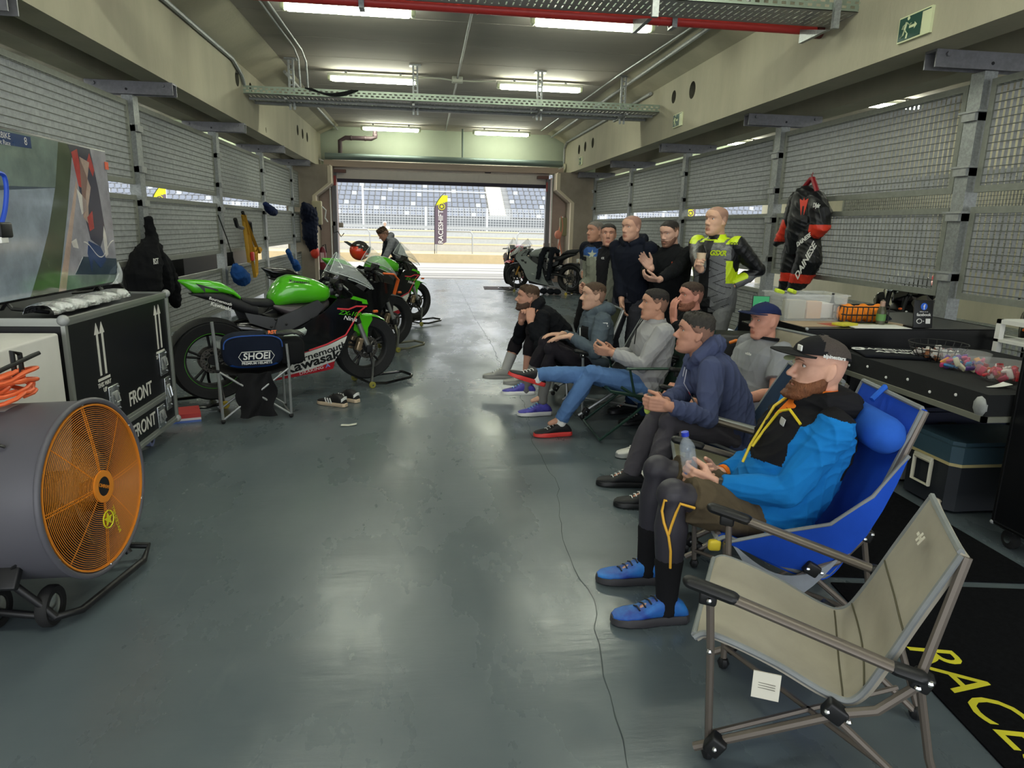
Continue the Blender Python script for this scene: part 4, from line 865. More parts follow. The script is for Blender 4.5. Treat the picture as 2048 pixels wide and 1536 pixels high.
b = B(); b.box((3.04, 4.6, .945), (.16, .1, .018), eul(0, 0, 20), .003); tag(b.build('leaflet_box', mat('leaflet yellow', '#c8c03a', .6)), 'yellow leaflet packet on the case below the sponge basket', 'packet')
b = B(); b.box((3.12, 4.72, .9325), (.9, .3, .003), eul(0, 0, 4)); b.box((3.0, 4.66, .9345), (.2, .14, .002), eul(0, 0, 12), m=1); b.box((3.35, 4.7, .9345), (.24, .1, .002), eul(0, 0, -5), m=2); tag(b.build('poster', [mat('poster tan', '#a9947c', .7), mat('poster red', '#a9503c', .7), mat('poster green', '#77805f', .7)]), 'colourful printed poster lying flat on the black case', 'poster')
b = B(); b.box((3.25, 4.55, .936), (.42, .2, .003), eul(0, 0, -3)); tag(b.build('paper_sheet', M_white), 'white sheet of paper at the front of the black case top', 'paper')
# small facebook card
t = thing('card_stand', 'black social media card with blue round logo standing on the case', 'card', (3.57, 4.5, .935)); MC = eul(80, 0, -14)
b = B(); b.box((0, 0, .1), (.15, .012, .2), eul(-8), .003); b.box((0, .04, .005), (.15, .1, .01)); b.build('board', M_black, t)
CM_ = RM(V((1, 0, 0)), V((0, .14, .99)), V((0, -.99, .14)), (0, -.008, .1))
b = B(); b.lathe([(.001, 0), (.026, 0), (.026, .001), (.001, .001)], 24, CM_@TR(0, .055, 0)); b.build('round_logo', mat('logo blue', '#2a66d8', .4), t)
b = B(); b.text('f', .05, CM_@TR(0, .05, .0015), .001, bold=.02); b.text('follow us on', .013, CM_@TR(0, .018, .001), .001); b.text('facebook', .03, CM_@TR(0, -.004, .001), .001, bold=.02)
b.tube([CM_@V((-.033+.02*math.cos(a*PI/8), -.05+.016*math.sin(a*PI/8), .001)) for a in range(16)], .003, 4, closed=True); b.box(CM_@V((.035, -.05, .001)), (.036, .001, .036), eul(-8)); b.ell(CM_@V((0, -.05, .001)), .004, seg=6); b.build('print', M_white, t)
# green phone / speaker box behind the cap
b = B(); MP = RM(V((.96, -.28, 0)), V((.1, .2, .97)), V((-.27, -.93, .25)), tuple(P(1521, 616, 4.74))); b.prism([(-.06, -.1), (.06, -.1), (.06, .09), (-.06, .09)], -.02, 0, MP); b.prism([(-.056, -.096), (.056, -.096), (.056, .086), (-.056, .086)], 0, .002, MP, m=1)
b.tube([MP@V((.022*math.cos(a*PI/8), .02+.022*math.sin(a*PI/8), .003)) for a in range(16)], .002, 4, closed=True, m=2); b.lathe([(.001, .002), (.016, .002), (.016, .003), (.001, .003)], 14, MP@TR(.025, -.07, 0), m=3)
tag(b.build('card_box', [M_black, mat('card green', '#2fa56a', .5), mat('card line', '#8fd0ae', .5), M_white], flat=True), 'green card propped up beside the clear storage box', 'card')
b = B(); q = P(1521, 616, 4.74); b.box((q.x, q.y, q.z-.115), (.2, .16, .02), None, .008); b.ab((q.x-.02, q.y-.02, 0), (q.x+.02, q.y+.02, q.z-.12)); b.box((q.x, q.y, .01), (.2, .16, .02), None, .005); tag(b.build('side_stand', M_black), 'slim black stand carrying the green card behind the blue cap man', 'stand')
# black suitcase with orange handle
t = thing('suitcase', 'tall black hard suitcase with orange top handle behind the navy hoodie man', 'suitcase', (2.42, 5.0, 0))
b = B(); b.box((0, .0, .43), (.5, .32, .78), eul(0, 0, -12), .06); b.build('shell', mat('suitcase shell', '#191b1d', .45, bump=.15, bs=200), t)
b = B(); b.tube([(-.15, -.19, .77), (-.12, -.215, .79), (.1, -.265, .79), (.14, -.26, .77)], .018, 8, flat=.7); b.build('handle', mat('handle orange', '#d9782c', .5), t)
for x in (-.2, .2):
    b = B(); b.cyl((x-.02, -.02-x*.2, .04), (x+.02, -.02-x*.2, .04), .04, 16); b.build('wheel', M_rubber, t)

# things on the case table
tz = .801
def bowl(name, label, c, r, hgt, m, candy, nm, clabel, wire=False):
    t = thing(name, label, 'bowl', (c[0], c[1], tz), 0, 'sweet bowls on the case table')
    if wire:
        b = B()
        for k, (rr, zz) in enumerate(((r*.62, .004), (r*.8, hgt*.35), (r*.92, hgt*.68), (r, hgt))): b.tube([(rr*math.cos(a*PI/16), rr*math.sin(a*PI/16), zz) for a in range(32)], .0035, 6, closed=True)
        for a in range(20): q = a*PI/10; b.tube([(rr*math.cos(q), rr*math.sin(q), zz) for rr, zz in ((r*.62, .004), (r*.8, hgt*.35), (r*.92, hgt*.68), (r, hgt))], .003, 5)
        b.build('wires', M_black, t)
    else:
        b = B(); o_ = [(r*.45, 0), (r*.7, hgt*.15), (r*.9, hgt*.5), (r, hgt)]; i_ = [(r*1.0-.004, hgt), (r*.9-.005, hgt*.5), (r*.7-.005, hgt*.18), (.001, .006)]
        b.lathe([(.001, 0)]+o_+i_, 36); b.build('glass', m, t)
    n = 40; rng = random.Random(len(label))
    for i in range(n):
        a = rng.random()*2*PI; q = math.sqrt(rng.random())*r*.72; z = tz+.02+hgt*.5*rng.random()*(1-.4*(q/r)); bb = B()
        R_ = eul(rng.random()*360, rng.random()*360, rng.random()*360); kind = rng.random()
        bb.box((c[0]+q*math.cos(a), c[1]+q*math.sin(a), z), (.055, .03, .016), R_, .006)
        tag(bb.build(nm, rng.choice(candy)), clabel, 'sweet', clabel)
m_ = lambda n, c: mat(n, c, .35)
bowl('wire_bowl', 'wide black wire bowl of brown wrapped sweets at the back of the case table', (3.3, 3.98), .17, .11, None, [m_('sweet brown', '#6b3a2a'), m_('sweet tan', '#a8704c'), m_('sweet silver', '#c8c4c0')], 'wrapped_sweet', 'brown wrapped sweet in the black wire bowl', True)
M_bowl = mat('bowl glass', '#f2f6f6', .05, alpha=.12)
bowl('glass_bowl', 'clear bowl of blue and pink wrapped sweets in the middle of the case table', (3.22, 3.66), .14, .11, M_bowl, [m_('sweet blue', '#2f8ac8'), m_('sweet pink', '#d04a78'), m_('sweet orange', '#e0973a'), m_('sweet pale', '#d8d3b0'), m_('sweet violet', '#6a4a98')], 'wrapped_sweet', 'blue pink or orange wrapped sweet in the middle bowl')
bowl('glass_bowl', 'clear bowl of red wrapped sweets nearest the tall black case', (3.2, 3.36), .14, .11, M_bowl, [m_('sweet red', '#b8232c'), m_('sweet crimson', '#8f1a26'), m_('sweet red gold', '#c86a30'), m_('sweet white', '#dcd4d0'), m_('sweet rose', '#c83a58')], 'wrapped_sweet', 'red wrapped sweet in the bowl by the tall case')
t = thing('folded_shirt', 'black folded T-shirt with white lettering on the case table', 'shirt', (3.1, 4.15, tz))
b = B(); b.box((0, 0, .012), (.42, .36, .022), eul(0, 0, -18), .01); b.build('cloth', cloth('shirt black', '#1d1f26'), t)
b = B(); b.text('RACESHIFT', .085, eul(0, 0, -22)@TR(0, .06, .025), .001, bold=.02, sx=.85); b.text('AMOR', .085, eul(0, 0, -22)@TR(.03, -.04, .025), .001, bold=.03, sx=1.1); b.tube([(-.17+.04*math.cos(a*PI/8), .1+.035*math.sin(a*PI/8), .0245) for a in range(16)], .004, 4, closed=True); b.build('print', M_white, t)
b = B(); b.sheet(lambda u, v: (2.98+.12*u, 3.2+.05*(v-.5)*(.3+u), tz+.004+.02*u*u), 6, 4, .0015); tag(b.build('plastic_spoon', M_white), 'white plastic spoon lying near the front edge of the case table', 'spoon')
# coolers
def cooler(label, x0, x1, y0, y1, hgt, mb, ml, ms, wheel=None):
    t = thing('cool_box', label, 'cool box', (x0, y0, 0), 0, 'cool boxes under the case table')
    def rr(i, z0, z1, m, nm):
        bb = B(); c = .045; x, X, y, Y = x0+i, x1-i, y0+i, y1-i
        bb.prism([(x+c, y), (X-c, y), (X, y+c), (X, Y-c), (X-c, Y), (x+c, Y), (x, Y-c), (x, y+c)], z0, z1); return bb.build(nm, m, t, world=True)
    rr(.01, .02, hgt*.68, mb, 'body'); rr(0, hgt*.68, hgt*.72, ms, 'stripe'); rr(.004, hgt*.72, hgt*.95, ml, 'lid'); rr(.03, hgt*.95, hgt, ml, 'lid')
    return t
M_lidb = mat('cooler teal lid', '#3f5a68', .5, bump=.15, bs=200); M_bodyb = mat('cooler charcoal', '#2a2e34', .55); M_strp = mat('cooler cream band', '#d3c38d', .5)
t = cooler('navy cool box with teal lid and cream band in front of the case table', 3.0, 3.7, 3.34, 3.78, .43, M_bodyb, M_lidb, M_strp)
b = B(); M_ = RM(V((0, -1, 0)), V((0, 0, 1)), V((-1, 0, 0)), (2.99, 3.56, .2)); fr = [(-.07, -.07), (.07, -.07), (.07, .08), (-.07, .08)]
b.tube([M_@V((p[0], p[1], .012)) for p in fr], .014, 6, closed=True, flat=.6); b.box(M_@V((0, .085, .012)), (.02, .15, .035), None, .006); b.build('carry_handle', mat('handle ivory', '#d9d5bf', .5), t, world=True)
t = cooler('grey wheeled cool box with navy lid under the case table', 3.05, 3.93, 3.86, 4.36, .5, mat('cooler grey', '#a2a2a2', .5), mat('cooler navy lid', '#232a45', .5), M_white)
b = B(); M_ = RM(V((0, 0, 1)), V((0, 1, 0)), V((1, 0, 0)), (3.02, 3.95, .1)); b.lathe([(.001, -.03), (.08, -.03), (.1, -.02), (.1, .02), (.08, .03), (.001, .03)], 28, M_); b.build('wheel', M_rubber, t, world=True)
for x in (3.35, 3.85):
    b = B(); b.box((x, 3.85, .375), (.12, .03, .08), None, .01); b.ell((x-.03, 3.833, .38), .008, m=1, seg=6); b.ell((x+.03, 3.833, .37), .008, m=1, seg=6); b.build('hinge', [M_black, M_chrome], t, world=True)
t = thing('crate_rack', 'white framed rack standing behind the tall black case', 'rack', (4.34, 4.08, 0))
b = B(); b.ab((-.28, -.3, .0), (-.24, -.26, 1.02)); b.ab((.24, -.3, 0), (.28, -.26, 1.02)); b.ab((-.28, .26, .0), (-.24, .3, 1.02)); b.ab((.24, .26, 0), (.28, .3, 1.02)); b.ab((-.28, -.3, .99), (.28, .3, 1.02)); b.ab((-.28, -.3, .86), (.28, .3, .88)); b.build('frame', M_white, t, flat=True)
# ================================================================ motorbikes
M_tyre = mat('tyre', '#161617', .8, bump=.2, bs=80); M_warm = mat('tyre warmer cloth', '#1a1b1d', .75, bump=.4, bs=30)
M_sat = mat('satin frame grey', '#46474a', .4, metal=.3); M_blk = mat('gloss black', '#0c0d10', .18, coat=.6); M_mblk = mat('matt black', '#17181b', .6)
M_grn = mat('lime green paint', '#4fb81c', .2, coat=.8); M_wht = mat('fairing white', '#dcdcd6', .3, coat=.3); M_redp = mat('fairing red', '#b31f2c', .3, coat=.3)
M_pink = mat('fairing red line', '#d8434c', .35); M_disc = mat('brake disc', '#6f6b66', .35, metal=.8); M_cal = mat('caliper gold', '#a9957a', .35, metal=.7)
M_scr = mat('windscreen', '#dfe6e6', .03, alpha=.16); M_scre = mat('screen edge', '#cfd4d4', .2)
M_grey = mat('bike grey paint', '#8c9290', .25, coat=.5); M_orp = mat('orange plastic', '#e0662a', .4); M_gold = mat('fork gold', '#b98a3c', .3, metal=.7)
def K(zx, zy, y=0.):
    """side-view drafting coordinates -> bike x, z (y: distance out to the side)"""
    u = (zx-350)/1180; x = 1.45*(.92*u+.08*u*u); return (x-.59*y, .34+(890-.0847*(zx-350)-zy)/(817-.104*(zx-350)))
def poly(pts, y): return [K(p[0], p[1], y) for p in pts]
def wheel(root, x, z, R, W, warm, rimc, disc=True, stripe=None, name='wheel'):
    MW = RM(V((1, 0, 0)), V((0, 0, 1)), V((0, -1, 0)), (x, 0, z))
    b = B(); r0 = R*.7
    if warm: pr = [(r0, -W*.42), (R*.97, -W*.56), (R+.008, -W*.42), (R+.012, 0), (R+.008, W*.42), (R*.97, W*.56), (r0, W*.42)]
    else: pr = [(r0, -W*.36), (R*.86, -W*.5), (R*.96, -W*.36), (R, 0), (R*.96, W*.36), (R*.86, W*.5), (r0, W*.36)]
    b.lathe(pr, 48, MW, closed=True); wh = b.build(name, M_warm if warm else M_tyre, root)
    b = B(); b.lathe([(r0-.0, -W*.4), (r0+.012, -W*.42), (r0+.012, W*.42), (r0, W*.4), (r0-.02, W*.2), (r0-.02, -W*.2)], 48, MW, closed=True)
    for k in range(5):
        for da in (-.13, .13):
            a = 2*PI*k/5+.3; b.tube([MW@V((.04*math.cos(a), .04*math.sin(a), 0)), MW@V(((r0-.01)*math.cos(a+da), (r0-.01)*math.sin(a+da), 0))], .012, 6)
    b.lathe([(.001, -.05), (.045, -.05), (.045, .05), (.001, .05)], 20, MW)
    if stripe:
        for s in (-1, 1): b.lathe([(r0+.004, s*W*.425), (r0+.012, s*W*.425), (r0+.012, s*W*.43), (r0+.004, s*W*.43)], 48, MW, m=1, closed=True)
    b.build('rim', [rimc, stripe or rimc], wh)
    if disc:
        for s in (-1, 1):
            b = B(); rd = .16 if R < .31 else .11
            b.lathe([(rd*.72, s*(.052)), (rd, s*.052), (rd, s*.057), (rd*.72, s*.057)], 40, MW, closed=True); b.lathe([(.05, s*.05), (rd*.5, s*.05), (rd*.5, s*.055), (.05, s*.055)], 24, MW, closed=True)
            for k in range(10): a = k*PI/5; b.tube([MW@V((rd*.45*math.cos(a), rd*.45*math.sin(a), s*.053)), MW@V((rd*.75*math.cos(a+.2), rd*.75*math.sin(a+.2), s*.053))], .005, 5)
            for k in range(26): a = k*2*PI/26; q = rd*(.8+.12*(k % 2)); b.lathe([(.001, s*.0575), (.006, s*.0575), (.006, s*.0578), (.001, s*.0578)], 6, MW@TR(q*math.cos(a), q*math.sin(a), 0), m=1)
            b.build('brake_disc', [M_disc, M_black], wh)
    return wh
def stand(label, M, front, col=None):
    t = thing('paddock_stand', label, 'paddock stand', M=M, group='paddock stands'); b = B()
    for s in (-1, 1):
        y = s*.17
        b.tube([(0, y, .33) if not front else (0, y*.6, .34), (.0, y, .2), (-.03, y, .045)], .013, 8)
    b.tube([(-.03, -.17, .045), (.12, -.2, .035), (.42, -.15, .05), (.47, -.1, .06), (.47, .1, .06), (.42, .15, .05), (.12, .2, .035), (-.03, .17, .045)], .015, 8); b.cyl((-.03, -.17, .045), (-.03, .17, .045), .012, 8)
    b.build('tube_frame', col or M_blk, t)
    for s in (-1, 1):
        b = B(); b.tube([(0, s*.182, .3), (-.03, s*.188, .05)], .022, 6, flat=.25)
        for k in range(5): q = V((0, s*.19, .27)).lerp(V((-.027, s*.195, .08)), k/4); b.ell(q, (.008, .003, .008), m=1, seg=6)
        b.build('drilled_arm', [M_alu, M_black], t)
        b = B(); MW = RM(V((1, 0, 0)), V((0, 0, 1)), V((0, -1, 0)), (-.03, s*.2, .034)); b.lathe([(.001, -.014), (.028, -.014), (.034, -.008), (.034, .008), (.028, .014), (.001, .014)], 20, MW); b.lathe([(.001, -.017), (.008, -.017), (.008, .017), (.001, .017)], 8, MW, m=1); b.build('roller', [mat('roller olive', '#8f8a3e', .5) if front else mat('roller yellow', '#c9ae3a', .5), M_chrome], t)
    return t
def bike(label, M, c, warm=True, texts=None, screen=True, detail=True):
    t = thing('motorbike', label, 'motorbike', M=M, group='motorbikes in the garage')
    R1, R0 = .31, .335
    wheel(t, 0, .37, R0, .19, warm, c.get('rim', M_mblk), True, c.get('stripe'), 'rear_wheel'); wheel(t, 1.45, .355, R1, .125, warm, c.get('rim', M_mblk), True, None, 'front_wheel')
    # tank: sections along x
    def lofted(sec, n=20, e=.75):
        R = []
        for x, zt, zb, w_ in sec:
            zc = (zt+zb)/2; h = (zt-zb)/2; R.append([V((x, w_*math.copysign(abs(math.cos(2*PI*k/n))**e, math.cos(2*PI*k/n)), zc+h*math.copysign(abs(math.sin(2*PI*k/n))**e, math.sin(2*PI*k/n)))) for k in range(n)])
        return R
    def S(pts): return [(K(zx, zt)[0], K(zx, zt)[1], K(zx, zb)[1], w_) for zx, zt, zb, w_ in pts]
    b = B(); b.rings(lofted(S([(790, 425, 470, .05), (805, 395, 490, .1), (840, 340, 500, .13), (890, 295, 490, .155), (950, 276, 480, .175), (1040, 286, 475, .185), (1110, 303, 478, .18), (1180, 330, 470, .165), (1220, 350, 450, .13), (1240, 375, 420, .07)]), 28, .8)); b.build('tank', c['tank'], t)
    b = B(); b.rings(lofted(S([(800, 470, 500, .1), (900, 470, 560, .16), (1020, 470, 560, .175), (1150, 460, 540, .16), (1220, 440, 500, .1)]))); b.build('airbox_cover', c.get('airbox', mat('smoke grey', '#4a4447', .35)), t)
    # tail and seat
    b = B(); b.rings(lofted(S([(152, 302, 312, .012), (190, 298, 345, .04), (250, 300, 395, .065), (340, 303, 400, .08), (440, 318, 395, .09), (520, 365, 410, .1), (565, 410, 440, .1)]), 20, .65)); b.build('tail', c['tail'], t)
    if c.get('tail2'):
        for s in (-1, 1):
            b = B(); f_ = lambda a, q, s=s: (a, s*(.086+.01*math.sin(a*9)), q); b.panel(poly([(300, 322), (450, 365), (455, 378), (360, 352), (365, 390), (340, 360)], .08), f_, .004, 1); b.build('tail_decal', M_blk, t)
    b = B(); b.rings(lofted(S([(230, 395, 405, .05), (330, 380, 440, .075), (440, 385, 470, .1), (540, 420, 520, .11), (600, 440, 540, .12), (680, 460, 560, .12)]), 16, .7)); tl = b.build('subframe_cover', M_mblk, t)
    if texts and texts.get('tail'):
        for i, (q, dz) in enumerate(zip(texts['tail'], (0, -.042))):
            b = B(); MQ = RM(V((.87, 0, -.32)).normalized(), V((.32, 0, .87)).normalized(), V((0, -1, 0)), (*K(470, 455+i*0, .1)[:1], -.108, K(470, 455, .1)[1]+dz+.012)); b.text(q, .034 if not i else .046, MQ, .002, bold=.015); b.build('lettering', M_white, t)
    b = B(); b.rings(lofted(S([(575, 425, 460, .1), (640, 437, 490, .125), (760, 440, 500, .12), (820, 440, 490, .09), (845, 455, 480, .06)]), 18, .7)); b.build('seat', mat('seat black', '#1b1c1f', .75, bump=.2, bs=200), t)
    # frame, engine, swingarm, exhaust
    for s in (-1, 1):
        f_ = lambda a, q, s=s: (a, s*(.185-.06*abs(a-.75)), q)
        b = B(); b.panel(poly([(880, 560), (1030, 500), (1190, 440), (1240, 480), (1180, 545), (1080, 590), (970, 640), (940, 700), (870, 705), (850, 640)], .17)[::s], f_, .03, 2); b.panel(poly([(650, 520), (880, 562), (850, 645), (680, 590)], .15)[::s], f_, .02, 1)
        for p in ((870, 565), (835, 615), (940, 640), (1130, 560), (945, 598)): a, q = K(*p, .17); b.ell((a, s*.186, q), (.011, .006, .011), m=1, seg=8)
        b.build('frame_spar', [M_sat, M_black], t)
        b = B(); b.tube([(.02, s*.13, .37), (.25, s*.125, .44), (.5, s*.11, .46)], [.03, .04, .05], 8, flat=.7); b.build('swingarm', M_mblk, t)
    b = B(); b.ab((.5, -.15, .33), (.95, .15, .72)); b.cyl((.62, -.2, .44), (.62, .2, .44), .1, 20); b.cyl((.8, -.19, .36), (.8, .19, .36), .09, 20); b.box((.98, 0, .58), (.2, .3, .3), eul(0, 30), .04)
    for k in range(8): b.cyl((.52+.05*k, -.21, .36+.03*(k % 3)), (.52+.05*k, -.15, .36+.03*(k % 3)), .012, 6)
    b.build('engine', mat('engine dark', '#222326', .45, metal=.4), t)
    b = B(); b.rings(lofted(S([(530, 590, 700, .08), (600, 580, 730, .12), (750, 590, 740, .14), (830, 640, 730, .11), (860, 690, 730, .06)]), 16, .6)); b.build('exhaust', M_blk, t)
    b = B()
    for s in (-1, 1): b.cyl((.55, s*.17, .42), (.55, s*.26, .42), .012, 8); b.tube([(.5, s*.2, .52), (.42, s*.2, .45), (.55, s*.21, .42)], .012, 6)
    b.build('footrest', M_galvd, t)
    b = B(); cz = K(350, 470)[1]; pts = [(.37*math.cos(a), .37+.37*math.sin(a)) for a in [rad(150-7*k) for k in range(18)]]
    b.sheet(lambda u, v: (pts[min(17, int(u*17+.5))][0], (v-.5)*.2, pts[min(17, int(u*17+.5))][1]-.03*(2*v-1)**2), 17, 6, .006); b.build('hugger', M_mblk, t)
    # fairings
    for s in (-1, 1):
        f_ = lambda a, q, s=s: (a, s*(.215+.03*math.sin(min(max((a-.5)/1.0, 0), 1)*PI)-.14*max(0, a-1.25)**1.2-.25*max(0, .45-q)), q)
        b = B(); b.panel(poly([(960, 860), (1000, 730), (1010, 650), (1080, 600), (1240, 510), (1330, 430), (1430, 428), (1560, 455), (1590, 478), (1490, 560), (1430, 640), (1392, 675), (1240, 738), (1120, 778), (1010, 812)], .22)[::s], f_, .006, 2); b.build('side_fairing', c['side'], t)
        b = B(); b.panel(poly([(870, 975), (940, 870), (1012, 812), (1240, 738), (1392, 675), (1335, 800), (1300, 850), (1100, 915)], .2)[::s], f_, .006, 2); b.panel(poly([(870, 978), (1100, 916), (1300, 852), (1292, 905), (1100, 945), (860, 992)], .19)[::s], f_, .006, 2, m=1); b.build('belly_pan', [c['belly'], c['belly2']], t)
        if c.get('line'):
            b = B(); g_ = lambda a, q, s=s: V(f_(a, q))+V((0, s*.003, 0))
            for L in ([(1010, 806), (1240, 730), (1390, 668), (1440, 600), (1495, 520), (1560, 480)], [(1330, 492), (1420, 497), (1480, 478), (1570, 482)]):
                for p, q in zip(L, L[1:]):
                    d = V((q[0]-p[0], q[1]-p[1])).normalized()*5; b.panel(poly([(p[0]-d.y, p[1]+d.x), (q[0]-d.y, q[1]+d.x), (q[0]+d.y, q[1]-d.x), (p[0]+d.y, p[1]-d.x)], .22), g_, .002, 0)
            b.build('pinstripe', M_pink, t)
        # nose, winglet
        b = B(); n_ = lambda a, q, s=s: (a, s*max(.012, .17-.36*max(0, a-1.13)), q)
        b.panel(poly([(1280, 330), (1330, 300), (1450, 340), (1590, 415), (1600, 470), (1560, 458), (1430, 430), (1330, 432)], .1)[::s], n_, .006, 3); b.build('nose_fairing', c['nose'], t)
        if c.get('wing'):
            b = B(); b.panel(poly([(1405, 450), (1455, 412), (1560, 440), (1570, 468)], .2)[::s], lambda a, q, s=s: (a, s*(.235-.14*max(0, a-1.25)), q), .008, 1); b.build('winglet', c['wing'], t)
    if texts:
        f_ = lambda a, q: (a, -(.2185+.03*math.sin(min(max((a-.5)/1.0, 0), 1)*PI)-.14*max(0, a-1.25)**1.2-.25*max(0, .45-q)), q)
        def put(txt, zx, zy, size, ang, m, sx=1., bold=.012, shear=0.):
            x_, z_ = K(zx, zy, .21); MQ = Matrix.Translation((x_, z_, 0))@eul(0, 0, ang); b = B(); b.text(txt, size, MQ, fn=f_, sx=sx, bold=bold, shear=shear); b.build('lettering', m, t)
        for a in texts['side']: put(*a)
    # fender, forks, calipers
    b = B()
    for s in (-1, 1):
        b.panel(poly([(1478, 556), (1500, 548), (1590, 566), (1592, 585), (1555, 640), (1545, 752), (1525, 745), (1500, 690), (1440, 655), (1448, 615)], .06)[::s], lambda a, q, s=s: (a, s*.078, q), .005, 1)
    b.sheet(lambda u, v: (1.45+.335*math.cos(rad(132-75*u)), (v-.5)*.16, .355+.335*math.sin(rad(132-75*u))-.02*(2*v-1)**2), 14, 6, .005); b.build('front_fender', c['fender'], t)
    for s in (-1, 1):
        b = B(); top = V((1.2, s*.1, .96)); ax = V((1.44, s*.1, .355)); b.tube([ax, ax.lerp(top, .45)], .024, 12); b.tube([ax.lerp(top, .42), top], .03, 12, m=1); b.box(ax+V((.0, 0, .0)), (.06, .05, .08), None, .01, m=1); b.build('fork', [c.get('fork', M_alu), M_mblk], t)
        b = B(); b.box((1.345, s*.085, .40), (.055, .06, .13), eul(0, 20), .014); 
        for k in range(3): b.cyl((1.345, s*.11, .36+.04*k), (1.345, s*.12, .36+.04*k), .014, 10)
        b.build('caliper', M_cal, t)
        b = B(); h0 = V((1.16, s*.1, .99)); h1 = V((1.06, s*.33, .97)); b.tube([h0, h1], .011, 8, m=1); b.tube([h0.lerp(h1, .5), h1], .017, 10); b.tube([h0.lerp(h1, .4)+V((.03, 0, 0)), h1+V((.07, .0, -.01))], .007, 6, m=1); b.box(h0.lerp(h1, .35), (.05, .05, .04), None, .008); b.tube([h0.lerp(h1, .3), V((1.25, s*.16, .9)), V((1.3, s*.1, .7))], .006, 5); b.build('handlebar', [M_black, M_galvd], t)
    b = B(); b.tube([V((1.38, -.09, .5)), V((1.32, -.09, .66))], .016, 6); b.build('fork_guard', M_redp, t)
    b = B(); b.box((1.17, 0, 1.0), (.08, .16, .05), eul(0, 20), .01); b.build('yoke', M_black, t)
    b = B(); b.box((1.24, 0, 1.04), (.04, .14, .09), eul(0, 30), .01); b.build('dashboard', M_black, t)
    b = B()
    for k in range(14): rr = random.Random(k); b.ell((1.05+.22*rr.random(), -.16+.32*rr.random(), .86+.14*rr.random()), (.02, .02, .015), m=rr.choice((0, 0, 1)), seg=8)
    b.build('cockpit', [M_black, M_galv], t)
    if screen:
        def sf(u, v):
            x = 1.56-.33*u-.05*u*u; z = .92+.36*u**.9; w_ = (.02+.125*min(1, u*1.6)**.8)*(1-.55*max(0, u-.6)/.4); q = (2*v-1)
            return (x-.10*q*q*(.25+.75*u), q*w_, z-.17*q*q*u)
        b = B(); b.sheet(sf, 16, 14, .003); b.build('windscreen', M_scr, t)
        b = B(); b.tube([sf(i/16, 0) for i in range(17)]+[sf(1, j/10) for j in range(1, 10)]+[sf(1-i/16, 1) for i in range(17)], .0035, 5); b.build('screen_edge', M_scre, t)
    for s in (-1, 1): b = B(); b.box((1.5, s*.14, .72), (.05, .03, .025), None, .008); b.build('indicator', M_orp, t)
    return t
def place(rx, ry, fx, fy, lift=.03):
    d = V((fx-rx, fy-ry, 0)).normalized(); return RM(d, V((-d.y, d.x, 0)), V((0, 0, 1)), (rx, ry, lift))
def smul(M, v): return M@TR(*v)
ra = PZ(424, 719, .40); fa = PZ(741, 692, .385); MA = place(ra.x, ra.y, fa.x, fa.y)
TXT = {'side': [('Bournemouth', 1165, 800, .088, 14.5, M_black, 1.2, .02), ('Kawasaki', 1150, 852, .125, 13.5, M_black, 1.22, .03), ('DRAKING', 1135, 916, .04, 11, M_white, 1.3, .0), ('A', 1255, 882, .05, 11, mat('sticker blue', '#6f8fd8', .4), 1.3, .02), ('ZX-10R', 1425, 527, .055, -10, M_grn, 1.3, .01, .3), ('Ninja', 1425, 560, .055, -12, M_white, 1.2, .01, .2)], 'tail': ('Bournemouth', 'Kawasaki')}
PALA = dict(tank=M_grn, tail=M_grn, tail2=True, side=M_blk, belly=M_wht, belly2=M_redp, line=True, nose=M_blk, wing=M_grn, fender=M_grn, stripe=M_grn)
A = bike('lime green and black sports motorbike with white belly panel, nearest of the row', MA, PALA, True, TXT)
b = B(); x_, z_ = K(1030, 315, .1); MQ = RM(V((.98, 0, -.12)), V((.1, .5, .85)), V((0, -.86, .5)), (x_, -.163, z_-.005)); b.text('Kawasaki', .042, MQ, .002, bold=.02, sx=1.2); b.build('tank_lettering', M_black, A)
t = thing('cleaning_rag', 'pale paper rag stuffed beside the engine of the nearest green motorbike', 'rag', tuple(MA@V((.6, -.28, .5))))
b = B(); b.sheet(lambda u, v: MA@V((.38+.36*u, -.245-.05*math.sin(v*PI)-.01*math.sin(u*14), .44+.13*u+.07*v+.01*math.sin(u*11+v*7))), 20, 8, .004); b.build('cloth', mat('rag pale', '#c3cfc8', .8, var=.2, vs=20), t, world=True)
stand('black paddock stand lifting the front wheel of the nearest green motorbike', smul(MA, (1.45, 0, -.03)), True)
stand('black paddock stand under the rear wheel of the nearest green motorbike', MA@TR(0, 0, -.03)@eul(0, 0, 180), False)
PALB = dict(tank=M_blk, tail=M_blk, side=M_blk, belly=M_blk, belly2=M_mblk, nose=M_blk, fender=M_mblk)
MB_ = place(-1.58, 7.85, -.42, 8.78); Bk = bike('black sports motorbike with orange hand guard, second in the row', MB_, PALB, True)
b = B(); b.tube([(1.1, -.36, .98), (1.22, -.4, .97), (1.32, -.36, .9), (1.3, -.3, .72)], .025, 8, flat=.5); b.build('hand_guard', M_orp, Bk)
stand('olive grey paddock stand at the front wheel of the black motorbike', smul(MB_, (1.45, 0, -.03)), True, mat('stand olive', '#6d6c5c', .4, metal=.3))
MC_ = place(-1.28, 10.15, -.15, 11.1); PALC = dict(PALA); C_ = bike('lime green and black sports motorbike with a helmet on it, third in the row', MC_, PALC, False, {'side': [('ZX-10R', 1425, 527, .055, -10, M_grn, 1.3, .01, .3), ('Ninja', 1425, 560, .055, -12, M_white, 1.2, .01, .2)]})
stand('black paddock stand at the front wheel of the third green motorbike', smul(MC_, (1.45, 0, -.03)), True)
